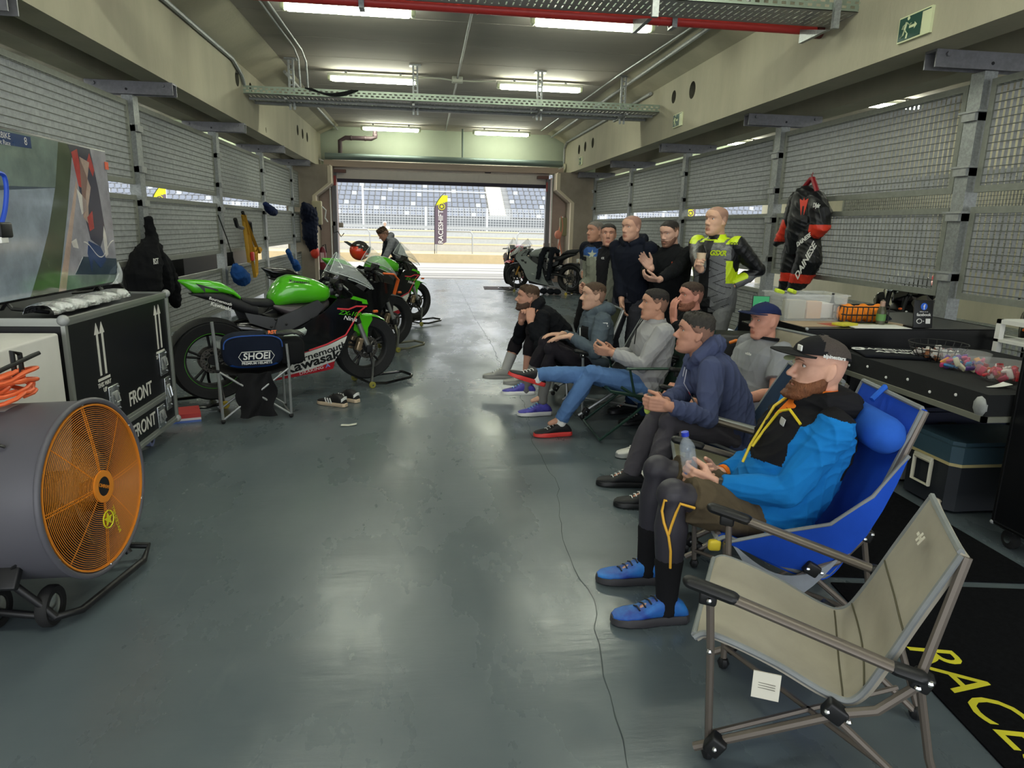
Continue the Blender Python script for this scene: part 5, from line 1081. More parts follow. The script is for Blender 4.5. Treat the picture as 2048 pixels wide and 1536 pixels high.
# helmet on the third bike
hc = MC_@V((.42, 0, 1.16)); t = thing('helmet', 'red and black motorbike helmet with rear wing resting on the third motorbike', 'helmet', tuple(hc)); d_ = MC_.to_3x3(); 
def hm(v): return hc+d_@V(v)
b = B(); R_ = []
b.ell(hc, (.155, .13, .145), MC_, 28); b.m = [1 if ((d_.transposed()@(V([sum(b.v[i][k] for i in f)/len(f) for k in range(3)])-hc)).z < .0-.5*((d_.transposed()@(V([sum(b.v[i][k] for i in f)/len(f) for k in range(3)])-hc)).x)) else 0 for f in b.f]
b.build('shell', [mat('helmet dark', '#2a2727', .2, coat=.5), mat('helmet red', '#d63a20', .25, coat=.5)], t, world=True)
b = B(); b.sheet(lambda u, v: hm((.075+.075*math.cos((u-.5)*2)*1.0, .115*math.sin((u-.5)*2.2), -.03+.09*v)), 14, 6, .004); b.build('visor', mat('visor dark', '#101114', .08, coat=.8), t, world=True)
b = B(); b.sheet(lambda u, v: hm((-.1-.14*u, (v-.5)*.14*(1-.4*u), .05+.075*u)), 8, 6, .012); b.build('spoiler', M_blk, t, world=True)
b = B(); b.box(hm((.05, -.115, -.07)), (.06, .01, .025), MC_, .004); b.build('badge', M_white, t, world=True)
# right-hand bikes
PALD = dict(tank=M_grey, tail=M_mblk, side=M_grey, belly=M_grey, belly2=M_mblk, nose=M_grey, fender=M_mblk, fork=M_gold, airbox=M_mblk)
MD_ = place(3.5, 16.35, 2.3, 17.15); D_ = bike('grey sports motorbike with gold forks and trousers draped over its seat', MD_, PALD, False, None)
f2 = lambda a, q: (a, (.22+.03*math.sin(min(max((a-.5)/1.0, 0), 1)*PI)-.14*max(0, a-1.25)**1.2-.25*max(0, .45-q)), q)
b = B(); x_, z_ = K(1200, 780, .21); 
b.text('a', .34, Matrix.Translation((x_, z_, 0))@eul(0, 0, 14)@Matrix.Diagonal((-1, 1, 1, 1)), fn=f2, bold=.01); b.build('lettering', M_wht, D_)
b = B()
for k, (zx, zy) in enumerate(((1420, 510), (1350, 545), (1280, 580))):
    x_, z_ = K(zx, zy, .21); b.prism([(x_-.05, z_-.02), (x_+.03, z_-.02), (x_+.06, z_+.03), (x_-.02, z_+.03)], -.25, -.235, RM(V((1, 0, 0)), V((0, 0, 1)), V((0, -1, 0))))
b.build('decal', M_black, D_)
stand('black paddock stand at the front wheel of the grey motorbike', smul(MD_, (1.45, 0, -.03)), True); stand('black paddock stand at the rear wheel of the grey motorbike', MD_@TR(0, 0, -.03)@eul(0, 0, 180), False)
t = thing('draped_trousers', 'dark riding trousers draped over the seat of the grey motorbike', 'trousers', tuple(MD_@V((.6, 0, .9))))
b = B()
for k in (-.1, .1): b.tube([MD_@V(p) for p in ((.55+k, -.24, .55), (.55+k, -.22, .9), (.55+k, -.1, 1.03), (.55+k, .12, 1.03), (.55+k*1.2, .27, .88), (.57+k*1.3, .3, .6), (.6+k*1.4, .3, .32))], [.06, .07, .08, .085, .08, .07, .06], 12, flat=.6)
b.tube([MD_@V(p) for p in ((.3, .05, .98), (.45, .1, 1.05), (.65, .1, 1.05))], .08, 12, flat=.7)
M_dk = cloth('riding trouser black', '#191c23'); organic(b, 'cloth', M_dk, t, .015, 2, wrinkle=.012, wk=14)
b = B(); MQ = MD_@RM(V((0, 0, -1)), V((-1, 0, 0)), V((0, 1, 0)), (.47, .345, .72)); b.text('ALPINE', .08, MQ, .003); b.build('lettering', M_white, t, world=True)
PALE = dict(tank=M_redp, tail=M_wht, side=M_wht, belly=M_wht, belly2=M_redp, nose=M_wht, fender=M_redp)
ME_ = place(2.9, 19.6, 2.25, 18.35); bike('white and red motorbike facing the camera, nearest the open door at right', ME_, PALE, False)
# a bike in the neighbouring bays, seen through gaps
bike('black motorbike beyond the right mesh wall behind the storage box', place(6.9, 6.4, 5.7, 5.6), PALB, False)
bike('dark motorbike beyond the right mesh wall farther along the bay', place(6.7, 8.3, 5.5, 7.5), dict(PALB, tank=M_mblk, tail=M_redp), False)
bike('dark motorbike beyond the left mesh wall behind the green tail', place(-5.6, 9.4, -4.4, 10.3), dict(PALB, tank=mat('deep blue paint', '#1c2f6a', .2, coat=.5)), False)
# ================================================================ people
HZ = np.array([-.122, -.114, -.1, -.08, -.06, -.04, -.02, 0, .02, .035, .055, .078, .098, .111, .117])
HF = np.array([.066, .088, .097, .095, .096, .093, .093, .0915, .0885, .0965, .096, .085, .060, .028, .004])
HB = np.array([.03, .005, -.02, -.05, -.068, -.08, -.088, -.094, -.098, -.1, -.101, -.095, -.074, -.042, -.008])
HW = np.array([.014, .03, .045, .056, .062, .066, .07, .0725, .0745, .076, .077, .072, .056, .033, .006])
def gs(x, s): return math.exp(-(x/s)**2)
def head_pt(z, th, off=0.):
    c, s = math.cos(th), math.sin(th); yf, yb, hw = (float(np.interp(z, HZ, q)) for q in (HF, HB, HW)); mid, hy = (yf+yb)/2, (yf-yb)/2
    x = hw*math.copysign(abs(c)**.84, c); y = mid+hy*math.copysign(abs(s)**.92, s)
    if s > 0:
        ax = abs(x); k = min(1, s*1.6)
        y += k*(-.012*gs(ax-.031, .014)*gs(z-.016, .011)+.004*gs(ax-.028, .02)*gs(z-.035, .007)+.004*gs(x, .02)*gs(z+.056, .0055)+.005*gs(x, .017)*gs(z+.0705, .0055)-.005*gs(x, .024)*gs(z+.0632, .003)-.004*gs(x, .03)*gs(z+.083, .006)+.004*gs(x, .016)*gs(z+.103, .01))
        x += math.copysign(.003*gs(z+.012, .016)*gs(s-.7, .3), x)-math.copysign(.003*gs(z+.045, .014)*gs(s-.6, .25), x)
    p = V((x, y, z))
    if off: n = V((x/(hw+.02)**2, (y-mid)/(hy+.02)**2, max(0, z-.03)/.09**2*1.0 if z > .03 else 0)).normalized(); p = p+n*off
    return p
def head_rings(off=None, rows=34, n=44):
    R = []
    for i in range(rows+1):
        t = i/rows; z = -.1215+.238*(.5-.5*math.cos(PI*t)*(.55+.45*abs(math.cos(PI*t))) if False else t)
        z = min(z, .1165); R.append([head_pt(z, 2*PI*k/n, off(z, 2*PI*k/n) if off else 0) for k in range(n)])
    return R
def hair_off(th, rec=0., tuft=.3, low=0., top=None, seed=0):
    def f(z, a):
        p = head_pt(z, a); L = float(np.interp(p.y, [-.1, -.06, -.03, 0, .03, .055, .08, .1], [-.075+low, -.06+low, -.03, -.002, .034, .06+rec*.9, .078+rec, .082+rec])); h = z-L+.003*math.sin(a*17+z*90)*math.sin(a*29+1)
        if p.y > .0 and abs(p.x) > .055: h = min(h, z-.012-p.y*.25)
        t = th
        if top: t = th+(top-th)*min(1, max(0, (z-.06)/.04))
        w = 1+tuft*(math.sin(a*9+z*60+seed)*math.sin(a*23+z*140)+.5*math.sin(a*41+z*70))
        return max(-.007, min(t*w, h*.7))
    return f
def beard_off(th, chin=0., side=1.):
    def f(z, a):
        p = head_pt(z, a); tp = float(np.interp(p.y, [-.02, .0, .03, .06, .085, .1], [-.03, -.018, -.034, -.048, -.05, -.043])); h = min(tp-z, (p.y+.012)*1.3)
        h -= .03*gs(p.x, .019)*gs(z+.064, .007)
        return max(-.006, min((th+chin*gs(p.x, .035)*max(0, min(1, (-.07-z)/.03)))*(1+.15*math.sin(a*31+z*300)), h*.6))
    return f
def ik(a, t, l1, l2, pole):
    a, t, pole = V(a), V(t), V(pole); d = t-a; L = min(d.length, (l1+l2)*.998); d.normalize(); t = a+d*L
    x = (l1*l1-l2*l2+L*L)/(2*L); h = math.sqrt(max(l1*l1-x*x, 0)); p = pole-d*pole.dot(d)
    p = p.normalized() if p.length > 1e-6 else V((0, 0, 1)); return a+d*x+p*h, t
def hand(b, W, d, n, side, curl=.5, s=1., thumb=.5, spread=.06):
    """palm with four bent fingers and a thumb. d: to the knuckles, n: palm normal, side: thumb side"""
    d = V(d).normalized(); n = V(n); n = (n-d*n.dot(d)).normalized(); sd = V(side); sd = (sd-d*sd.dot(d)-n*sd.dot(n)).normalized(); W = V(W)
    curl = curl if hasattr(curl, '__len__') else (curl,)*4
    for i in range(4):
        o = (1.5-i)*.0195*s; k = W+d*.088*s*(1-.03*abs(i-1.2))+sd*o
        b.tube([W+sd*o*.75, W+d*.045*s+sd*o*.95, k], [.0155*s, .015*s, .0125*s], 8, rnd=True)
        L = (.042, .047, .043, .034)[i]*s; p = k; ang = 0; dd = (d+sd*(1.5-i)*spread).normalized(); q = [k-d*.005]; r = [.0105*s]
        for j in range(3):
            ang += curl[i]*(.8, 1.1, .7)[j]; v = dd*math.cos(ang)+n*math.sin(ang); p = p+v*L*(1, .62, .5)[j]; q.append(p); r.append((.0098, .0088, .0075)[j]*s)
        b.tube(q, r, 8, rnd=True)
    t0 = W+d*.028*s+sd*.026*s+n*.006*s; v1 = (d*.75+sd*.75+n*thumb*.6).normalized(); t1 = t0+v1*.042*s; v2 = (d*.95+sd*(.35-.4*thumb)+n*thumb*.9).normalized(); t2 = t1+v2*.036*s
    b.tube([t0, t1, t2, t2+(v2+n*thumb*.4).normalized()*.024*s], [.0165*s, .0125*s, .011*s, .009*s], 8, rnd=True)
def shoe(root, ankle, toe, mu, ms, sc_=1., extra=None, lift=0., name='shoe', zfloor=None, up=None):
    toe = V(toe).normalized(); upv = V(up) if up else V((0, 0, 1)); y = (toe-upv*toe.dot(upv)).normalized() if up else V((toe.x, toe.y, 0)).normalized()
    x = y.cross(upv).normalized(); o = V(ankle)-upv*(.075*sc_) if zfloor is None else V((ankle[0], ankle[1], zfloor)); M = RM(x, y, upv, o-y*.0)
    S = [(-.085, .022, .05, .03), (-.07, .034, .075, .03), (-.03, .038, .108, .03), (.02, .039, .112, .03), (.06, .042, .09, .028), (.11, .048, .058, .026), (.16, .047, .05, .026), (.195, .036, .044, .028), (.212, .018, .036, .032)]
    R = []
    for yy, hw, top, bot in S:
        R.append([M@V((hw*sc_*math.copysign(abs(math.cos(2*PI*k/18))**.75, math.cos(2*PI*k/18)), yy*sc_, sc_*((top+.022)/2+(top-.022)/2*math.copysign(abs(math.sin(2*PI*k/18))**.8, math.sin(2*PI*k/18))))) for k in range(18)])
    b = B(); b.rings(R); u = b.build(name, mu, root, world=True)
    b = B(); out = [(-.092, .02), (-.075, .037), (-.03, .038), (.03, .04), (.1, .052), (.16, .05), (.2, .036), (.218, .014)]; pl = [(hw*sc_, yy*sc_) for yy, hw in out]+[(-hw*sc_, yy*sc_) for yy, hw in out[::-1]]
    n = len(pl); b.rings([[M@V((p[0]*k, p[1]*k, z)) for p in pl] for z, k in ((.0, .94), (.004, 1), (.028*sc_, .99), (.034*sc_, .93))]); b.build('sole', ms, u)
    b = B()
    for k in range(4): b.tube([M@V((-.022*sc_, (.045+.022*k)*sc_, (.098-.013*k)*sc_)), M@V((0, (.05+.022*k)*sc_, (.105-.013*k)*sc_)), M@V((.022*sc_, (.045+.022*k+.012)*sc_, (.096-.013*k)*sc_))], .0035*sc_, 5)
    b.build('laces', extra or M_white, u); return u, M
M_eye = mat('eye white', '#d9d5cf', .2); M_iris = mat('iris', '#2c241f', .15); M_lid = mat('eyelid', '#8a5f50', .5)
def SK(name, c): return (mat('skin '+name, c, .5, var=.1, vs=30, bump=.12, bs=300, bdist=.001, spec=.35), mat('lips '+name, '#%02x%02x%02x' % tuple(int(int(c[i:i+2], 16)*k) for i, k in ((1, .88), (3, .76), (5, .76))), .5), mat('shaved skin '+name, '#%02x%02x%02x' % tuple(int(int(c[i:i+2], 16)*k) for i, k in ((1, .78), (3, .76), (5, .78))), .6))
def fade_mat(hm, sk):
    a = hm.node_tree.nodes['Principled BSDF'].inputs['Base Color'].default_value; c = lin(sk); n = hm.name+' fade'
    if n in MATS: return MATS[n]
    m = hm.copy(); m.name = n; MATS[n] = m
    for nd in m.node_tree.nodes:
        if nd.type == 'MIX':
            for q in ('A', 'B'): v = nd.inputs[q].default_value if False else None
            for inp in nd.inputs:
                if inp.type == 'RGBA': o = tuple(inp.default_value); inp.default_value = tuple(o[i]*.5+c[i]*.42 for i in range(3))+(1,)
    return m
def person(label, pel, f, l1=0, l2=0, yaw=0, pitch=0, wr=None, ank=None, elb=None, knee=None, hands=None, toes=None, skin=('mid', '#c08c72'), top=None, bottom=None, shoes=None, hair=None, beard=None, fat=1., s=1., vox=.006, sleeves='long', legs='long', hood=False, topfn=None, botfn=None, shaved=None, head_off=(0, 0, 0), seated=True, collar=True, cup=None, roll=0, rnd=0, wrink=.006, shirt_len=.0, browc='#3b2a20', glove=None, sock=None, headscale=1.):
    f = V((f[0], f[1], 0)).normalized(); r = V((f.y, -f.x, 0)); up = V((0, 0, 1)); pel = V(pel)
    def lean(a): return (up*math.cos(rad(a))+f*math.sin(rad(a))).normalized()
    w1, w2 = lean(l1), lean(l2); waist = pel+w1*.19*s; chest = waist+w2*.17*s; neck = chest+w2*.165*s; g1, g2 = w1.cross(r)*-1, w2.cross(r)*-1
    g1 = (f-w1*f.dot(w1)).normalized(); g2 = (f-w2*f.dot(w2)).normalized()
    skm = SK(*skin)
    t = thing('person', label, 'person', (pel.x, pel.y, 0))
    hy = yaw; hf = (f*math.cos(rad(hy))+(-r)*math.sin(rad(hy))); hr = V((hf.y, -hf.x, 0)); hup = (up*math.cos(rad(pitch))+hf*math.sin(rad(pitch))).normalized(); hfw = (hf-hup*hf.dot(hup)).normalized()
    if roll: q = Quaternion(hfw, rad(roll)); hup = q@hup; hr = q@hr
    nd = (w2*.6+up*.4).normalized(); hc = neck+nd*.045*s+hup*.08*s+hfw*.028*s+V(head_off); hs = s*headscale
    HM = RM(hr*hs, hfw*hs, hup*hs, hc)
    sh = {k: chest+w2*.1*s+r*(k*.178*s*(.9+.1*fat)) for k in (1, -1)}; hp = {k: pel+r*(k*.092*s) for k in (1, -1)}
    el, wk, kn, an = {}, {}, {}, {}
    for i, k in ((0, 1), (1, -1)):
        el[k], wk[k] = ik(sh[k], wr[i], .285*s, .255*s, (elb[i] if elb else (-up*.6-f*.5+r*k*.4)))
        kn[k], an[k] = ik(hp[k], ank[i], .435*s, .425*s, (knee[i] if knee else f+up*.4+r*k*.08))
    # ---- body
    b = B()
    def tors(b, e, bot=-.06, topk=1., belly=0.):
        C = [(pel+w1*bot, g1, .16, .105), (pel+w1*.04, g1, .165, .118), (waist-w1*.04, g1, .15, .112), (waist, (g1+g2).normalized(), .152, .112), (chest, g2, .172, .122), (chest+w2*.07*s, g2, .178, .115), (chest+w2*.12*s, g2, .14, .09), (neck-w2*.01, g2, .075, .07)]
        R = []
        for i, (c, g, hw, hd) in enumerate(C):
            bl = belly*gs(i-2.5, 1.6); c = V(c)+g*bl*.5; q = fat if i < 6 else 1
            R.append([c+r*((hw*q+e)*s*math.copysign(abs(math.cos(2*PI*j/28))**.85, math.cos(2*PI*j/28)))+g*((hd*q+e+bl*.5)*s*math.copysign(abs(math.sin(2*PI*j/28))**.9, math.sin(2*PI*j/28))) for j in range(28)])
        b.rings(R)
    tors(b, -.008)
    b.rings([[HM@p for p in q] for q in head_rings()])
    hl = lambda p: HM@V(p)
    b.tube([hl((0, .083, .026)), hl((0, .1, .0)), hl((0, .113, -.019))], [.0075*hs, .009*hs, .0125*hs], 10, rnd=True)
    for k in (1, -1):
        b.ell(hl((k*.0125, .099, -.027)), (.0095*hs, .012*hs, .009*hs), HM, 10); b.ell(hl((k*.0765, -.012, .0)), (.008*hs, .019*hs, .033*hs), HM@eul(12, 0, k*18), 12); b.ell(hl((k*.075, -.004, -.024)), (.007*hs, .011*hs, .013*hs), HM, 8)
    b.tube([neck-w2*.03, neck+nd*.04, hl((0, -.022, -.055))], [.062*s, .055*s, .056*s], 16, rnd=True)
    for i, k in ((0, 1), (1, -1)):
        b.tube([sh[k], sh[k].lerp(el[k], .5), el[k], el[k].lerp(wk[k], .35), wk[k]], [.055*s, .048*s, .042*s, .043*s, .028*s], 14, rnd=True)
        H = hands[i] if hands else None; fd = (wk[k]-el[k]).normalized()
        if H: hand(b, wk[k]+V(H[0]).normalized()*.01, H[0], H[1], H[2], H[3], s*1.0, *(H[4:] if len(H) > 4 else ()))
        else: hand(b, wk[k]+fd*.01, fd, -r*k, f, .35, s)
        b.tube([hp[k], hp[k].lerp(kn[k], .5), kn[k], kn[k].lerp(an[k], .3), an[k].lerp(kn[k], .12), an[k]], [.085*s, .074*s, .056*s, .057*s, .038*s, .037*s], 14, rnd=True)
        td = V((toes[i] if toes else f)[:3]); b.tube([an[k]-up*.01, an[k]-up*.04+td.normalized()*.09*s], [.03*s, .018*s], 10, rnd=True)
    HI = np.array(HM.inverted())
    def bodyfn(c):
        L = c@HI[:3, :3].T+HI[:3, 3]; m = np.zeros(len(c), int)
        m[(abs(L[:, 0]) < .023) & (L[:, 2] > -.074-.004*np.cos(L[:, 0]*60)) & (L[:, 2] < -.054-2*abs(L[:, 0])**1.5) & (L[:, 1] > .08)] = 1
        if shaved:
            ln = np.interp(L[:, 1], [-.1, -.06, -.03, 0, .03, .055, .08, .1], [-.075, -.06, -.03, .0, .035, .055+shaved, .075+shaved, .08+shaved]); m[(L[:, 2] > ln) & (abs(L[:, 0]) < .1) & (L[:, 2] < .14)] = 2
        return m
    organic(b, 'body', list(skm), t, vox, 2, matfn=bodyfn)
    for k in (1, -1):
        b = B(); b.ell(hl((k*.031, .0655, .017)), .0122*hs, HM, 14); b.ell(hl((k*.031-.002*k, .0772, .0165)), (.0052*hs, .0016*hs, .0052*hs), HM, 10, m=1); b.tube([hl((k*.018, .0755, .0205)), hl((k*.031, .0785, .0245)), hl((k*.044, .071, .0195))], .0022*hs, 6, m=2)
        b.build('eye', [M_eye, M_iris, M_lid], t, world=True)
    b = B()
    for k in (1, -1): b.tube([hl((k*.012, .099, .036)), hl((k*.03, .0955, .0415)), hl((k*.047, .081, .036))], [.0025*hs, .0036*hs, .0015*hs], 6, flat=.6)
    b.build('eyebrows', mat('brow '+browc, browc, .8), t, world=True)
    def shell(nm, off, m, par=t):
        b = B(); b.rings([[HM@p for p in q] for q in head_rings(off, 46, 72)]); return b.build(nm, m, par, world=True, sharp=80)
    if hair:
        ho = shell('hair', hair[0], [hair[1], fade_mat(hair[1], skin[1])]); HMi = HM.inverted()
        for pl in ho.data.polygons: q_ = HMi@pl.center; pl.material_index = 1 if q_.z < .052-.35*max(0, -q_.y-.03)+.008*math.sin(q_.y*180) else 0
    if beard: shell('beard', beard[0], beard[1])
    # ---- clothes
    ch = RM(r, g2, w2, chest); CI = np.array(ch.inverted())
    def wrapfn(fn, I): return (lambda c: fn(c@I[:3, :3].T+I[:3, 3], c)) if fn else None
    b = B(); tors(b, .016, -.1-shirt_len, belly=.05 if fat > 1.1 else .02); 
    for k in (1, -1):
        e = .018; b.ell(sh[k]-up*.0, (.078*s, .078*s, .078*s))
        if sleeves == 'long': b.tube([sh[k], sh[k].lerp(el[k], .5), el[k], el[k].lerp(wk[k], .4), wk[k].lerp(el[k], .1)], [.078*s, .07*s, .063*s, .058*s, .044*s], 16, rnd=False)
        else: b.tube([sh[k], sh[k].lerp(el[k], .7)], [.078*s, .074*s], 16)
        if sleeves == 'long': b.ell(el[k], (.062*s,)*3)
    if hood:
        b.tube([neck+g2*.085*s-r*.035*s-w2*.02, neck+r*-.1*s+g2*.02*s+w2*.01, neck-g2*.075*s-r*.07*s+w2*.02, neck-g2*.11*s+w2*.0, neck-g2*.075*s+r*.07*s+w2*.02, neck+r*.1*s+g2*.02*s+w2*.01, neck+g2*.085*s+r*.035*s-w2*.02], [.028*s, .042*s, .055*s, .065*s, .055*s, .042*s, .028*s], 12, rnd=True)
    elif collar: b.tube([neck+nd*-.02, neck+nd*.02*s], [.082*s, .07*s], 18)
    tp = organic(b, 'top', top, t, max(vox, .0052), 3, wrinkle=wrink, wk=15/s, matfn=wrapfn(topfn, CI), seed=rnd)
    b = B(); pm = pel-w1*.02
    b.ell(pm, (.17*s*fat, .122*s*fat, .115*s), RM(r, g1, w1)); b.tube([pel-w1*.05, pel+w1*.09*s], [.145*s*fat, .14*s*fat], 20)
    for k in (1, -1):
        if legs == 'long': b.tube([hp[k], hp[k].lerp(kn[k], .45), kn[k], kn[k].lerp(an[k], .35), an[k].lerp(kn[k], .12), an[k]-up*.015], [.098*s, .087*s, .068*s, .068*s, .056*s, .054*s], 18); b.ell(kn[k], (.069*s,)*3)
        elif legs == 'shorts': b.tube([hp[k], hp[k].lerp(kn[k], .5), hp[k].lerp(kn[k], .86)], [.1*s, .096*s, .09*s], 18)
        else: b.tube([hp[k], hp[k].lerp(kn[k], .45), kn[k], kn[k].lerp(an[k], .35), kn[k].lerp(an[k], .55)], [.096*s, .085*s, .069*s, .069*s, .06*s], 18); b.ell(kn[k], (.07*s,)*3)
    organic(b, 'trousers' if legs == 'long' else 'shorts', bottom, t, max(vox, .007), 3, wrinkle=wrink, wk=15/s, matfn=wrapfn(botfn, CI), seed=rnd+5)
    if sock:
        for k in (1, -1): b = B(); b.tube([kn[k].lerp(an[k], sock[1]), kn[k].lerp(an[k], .75), an[k], an[k]-up*.04], [.056*s, .05*s, .042*s, .044*s], 14, rnd=True); b.build('sock', sock[0], t, world=True)
    if shoes:
        for i, k in ((0, 1), (1, -1)):
            td = toes[i] if toes else f; upx = None
            if len(td) == 6: upx = td[3:]; td = td[:3]
            shoe(t, an[k], td, shoes[0], shoes[1], s, shoes[2] if len(shoes) > 2 else None, up=upx, zfloor=None if (upx or an[k].z > .17) else .003)
    return dict(t=t, HM=HM, chest=chest, neck=neck, r=r, f=f, w2=w2, g2=g2, g1=g1, w1=w1, sh=sh, el=el, wk=wk, kn=kn, an=an, hp=hp, pel=pel, waist=waist, CH=ch, fat=fat, s=s)
def cap(p, m, brim, label=None, bz=.06, tilt=0, mfn=None, up=.0):
    HM = p['HM']; b = B(); R = []
    for i in range(15):
        z = bz+(.125-bz)*math.sin(i/14*PI/2); q = []
        for k in range(44):
            a = 2*PI*k/44; pt = head_pt(min(z-.006, .1165), a, .010); zb = -.028*max(0, -math.sin(a))*(1-i/14); q.append(HM@V((pt.x, pt.y, pt.z+.008+zb)))
        R.append(q)
    b.rings(R); o = b.build('cap', m, p['t'], world=True)
    if mfn:
        I = HM.inverted()
        for pl in o.data.polygons: pl.material_index = mfn(I@pl.center)
    def bf(u, v): a = (v-.5)*2.3; rr = .098+.085*u*(math.cos(a*.8)**.6); return HM@V((rr*math.sin(a)*(.84), rr*math.cos(a)+.008, bz+.006-.012*abs(math.sin(a))**1.5+up*u*.3+.004*u))
    b = B(); b.sheet(bf, 8, 18, .004); br = b.build('brim', brim, o); 
    b = B(); b.ell(HM@V((0, .005, .129)), .008, HM, 8); b.build('button', brim, o); return o, br
# ================================================================ the cast
LEFT = (-.98, .17)
def hairm(n, c): return mat('hair '+n, c, .7, var=.35, vs=90, bump=.6, bs=180, aniso=(1, 1, .4))
H_dark, H_brown, H_grey, H_salt, H_ging = hairm('dark', '#231d1b'), hairm('brown', '#4a3626'), hairm('grey', '#76706a'), hairm('salt', '#38342f'), hairm('ginger', '#7a4a2c')
UP = (0, 0, 1)
def leggings(p, m, t0=.35, t1=.97, e=1.):
    b = B(); s = p['s']
    for k in (1, -1):
        hp, kn, an = p['hp'][k], p['kn'][k], p['an'][k]
        b.tube([hp.lerp(kn, t0), hp.lerp(kn, .7), kn, kn.lerp(an, .3), kn.lerp(an, .6), kn.lerp(an, t1)], [.086*s*e, .076*s*e, .064*s*e, .065*s*e, .054*s*e, .044*s*e], 18); b.ell(kn, .065*s*e)
    return organic(b, 'leggings', m, p['t'], .007, 3)
def chestmark(p, txt, x, z, size, m, k=1, bold=.01):
    CH = p['CH']; MQ = CH@RM(V((k, 0, 0)), V((0, 0, 1)), V((0, 1, 0)), (x, .157+.02*p['fat'], z)); b = B(); b.text(txt, size, MQ, .003, bold=bold); b.build('logo', m, p['t'], world=True)
# --- man in black cap, nearest
M_jb = cloth('jacket blue', '#1878c4', .12); M_jk = cloth('jacket black', '#1d1d20', .2); M_org = cloth('shirt orange', '#f5802a', .1)
pw = [P(1440, 948, 2.70), P(1432, 972, 2.50)]
cp = person('man in black mesh cap and blue and black jacket holding a water bottle, nearest', (1.43, 2.58, .40), LEFT, -36, -12, 3, -1, wr=pw, ank=[(1.0, 2.75, .1), (.98, 2.43, .1)], elb=[(.5, .6, -.7), (.6, -.5, -.6)], knee=[(-.8, .1, .6), (-.8, -.05, .6)],
  hands=[((-.8, -.4, .1), (.1, -.8, .5), (.1, .3, .9), .75), ((-.85, .3, .25), (.25, .9, .1), (-.1, -.1, .95), (.85, .95, 1.0, 1.05), .9)], toes=[(-.98, .1, 0), (-.98, .02, 0)], skin=('pink', '#d6a58e'), top=[M_jb, M_jk], bottom=cloth('shorts olive brown', '#5c5140'), fat=1.18, vox=.0045, legs='shorts', hood=True, s=1.06,
  topfn=lambda L, c: ((L[:, 2] > -.13+.2*np.abs(L[:, 0])) & (np.abs(L[:, 0]) < .175+.25*np.maximum(0, L[:, 2]-.1)) | (L[:, 2] > .155)).astype(int), beard=(beard_off(.013, .022), H_ging), shoes=(mat('shoe blue', '#2f7fd0', .5, col2='#2a3f9a', vs=9), mat('sole charcoal', '#3a393d', .6), M_black), sock=(M_jk, .62), wrink=.009, rnd=3, browc='#6a4a34', shaved=.0)
lg = leggings(cp, mat('legging charcoal', '#35333c', .5, var=.1), .5, .66)
MYL = mat('legging yellow', '#e8b13c', .5); kn, an, hp, rr = cp['kn'][-1], cp['an'][-1], cp['hp'][-1], cp['r']; ax = (an-kn).normalized(); fo = (kn-hp).normalized()
def onleg(t, a, rad_=.0): 
    c = kn.lerp(an, t) if t >= 0 else kn.lerp(hp, -t); d = ax if t >= 0 else fo; fw = (V((cp['f'].x, cp['f'].y, .3))-d*V((cp['f'].x, cp['f'].y, .3)).dot(d)).normalized(); return c+(-rr*math.cos(a)+fw*math.sin(a))*(.074 if t < .5 else .066)
b = B(); b.tube([onleg(-.17, .35), onleg(-.08, .5), onleg(0, .65), onleg(.1, .75), onleg(.2, .6), onleg(.32, .3), onleg(.45, .15), onleg(.62, .1)], .0055, 6); b.tube([onleg(-.15, -.4), onleg(-.02, -.2), onleg(.1, .0), onleg(.22, .2), onleg(.3, .3)], .0055, 6); b.build('stripe', MYL, lg)
b = B(); b.tube([cp['neck']-cp['w2']*.015+cp['g2']*.012, cp['neck']+cp['w2']*.03+V((0, 0, .02))+cp['g2']*.02], [.083, .074], 22); b.tube([cp['neck']+cp['g2']*.085-cp['w2']*.03, cp['chest']+cp['g2']*.16*1.0+cp['w2']*.06], [.06, .015], 12, flat=.5); b.build('shirt_collar', M_org, cp['t'], world=True)
b = B(); CH = cp['CH']
b.tube([CH@V(q) for q in ((.05, .1, .17), (.04, .158, .1), (.02, .19, .0), (.012, .212, -.08), (0, .225, -.16))], .006, 6); b.tube([CH@V(q) for q in ((-.17, .12, .09), (-.1, .15, .125), (-.05, .168, .1), (-.02, .19, .0), (-.012, .212, -.08))], .006, 6); b.build('zip', mat('zip yellow', '#ddc42a', .5), cp['t'], world=True)
b = B(); b.box(CH@V((-.1, .162, .07)), (.05, .004, .03), CH, .002); b.build('chest_patch', mat('patch grey', '#b9bab8', .6), cp['t'], world=True)
b = B(); w0 = cp['wk'][-1]; e0 = (cp['el'][-1]-w0).normalized(); b.tube([w0+e0*.02, w0+e0*.05], .036, 14); b.build('shirt_cuff', M_org, cp['t'], world=True); b = B(); b.tube([w0+e0*.012, w0+e0*.028], .037, 14); b.build('watch', M_black, cp['t'], world=True)
w1_ = cp['wk'][1]; e1_ = (cp['el'][1]-w1_).normalized(); b = B(); b.tube([w1_+e1_*.01, w1_+e1_*.05], .037, 14); b.build('shirt_cuff', M_org, cp['t'], world=True)
o, br = cap(cp, [M_jk, mat('cap mesh brown', '#4a423e', .9, var=.3, vs=200)], M_jk, mfn=lambda q: 1 if q.y < .02 and q.z > .055 else 0)
b = B(); b.lathe([(.001, 0), (.021, 0), (.021, .0015), (.001, .0015)], 20, cp['HM']@TR(-.052, .142, .048)@eul(-12, -16, 0)); b.build('brim_sticker', mat('sticker olive', '#8f9676', .5), br)
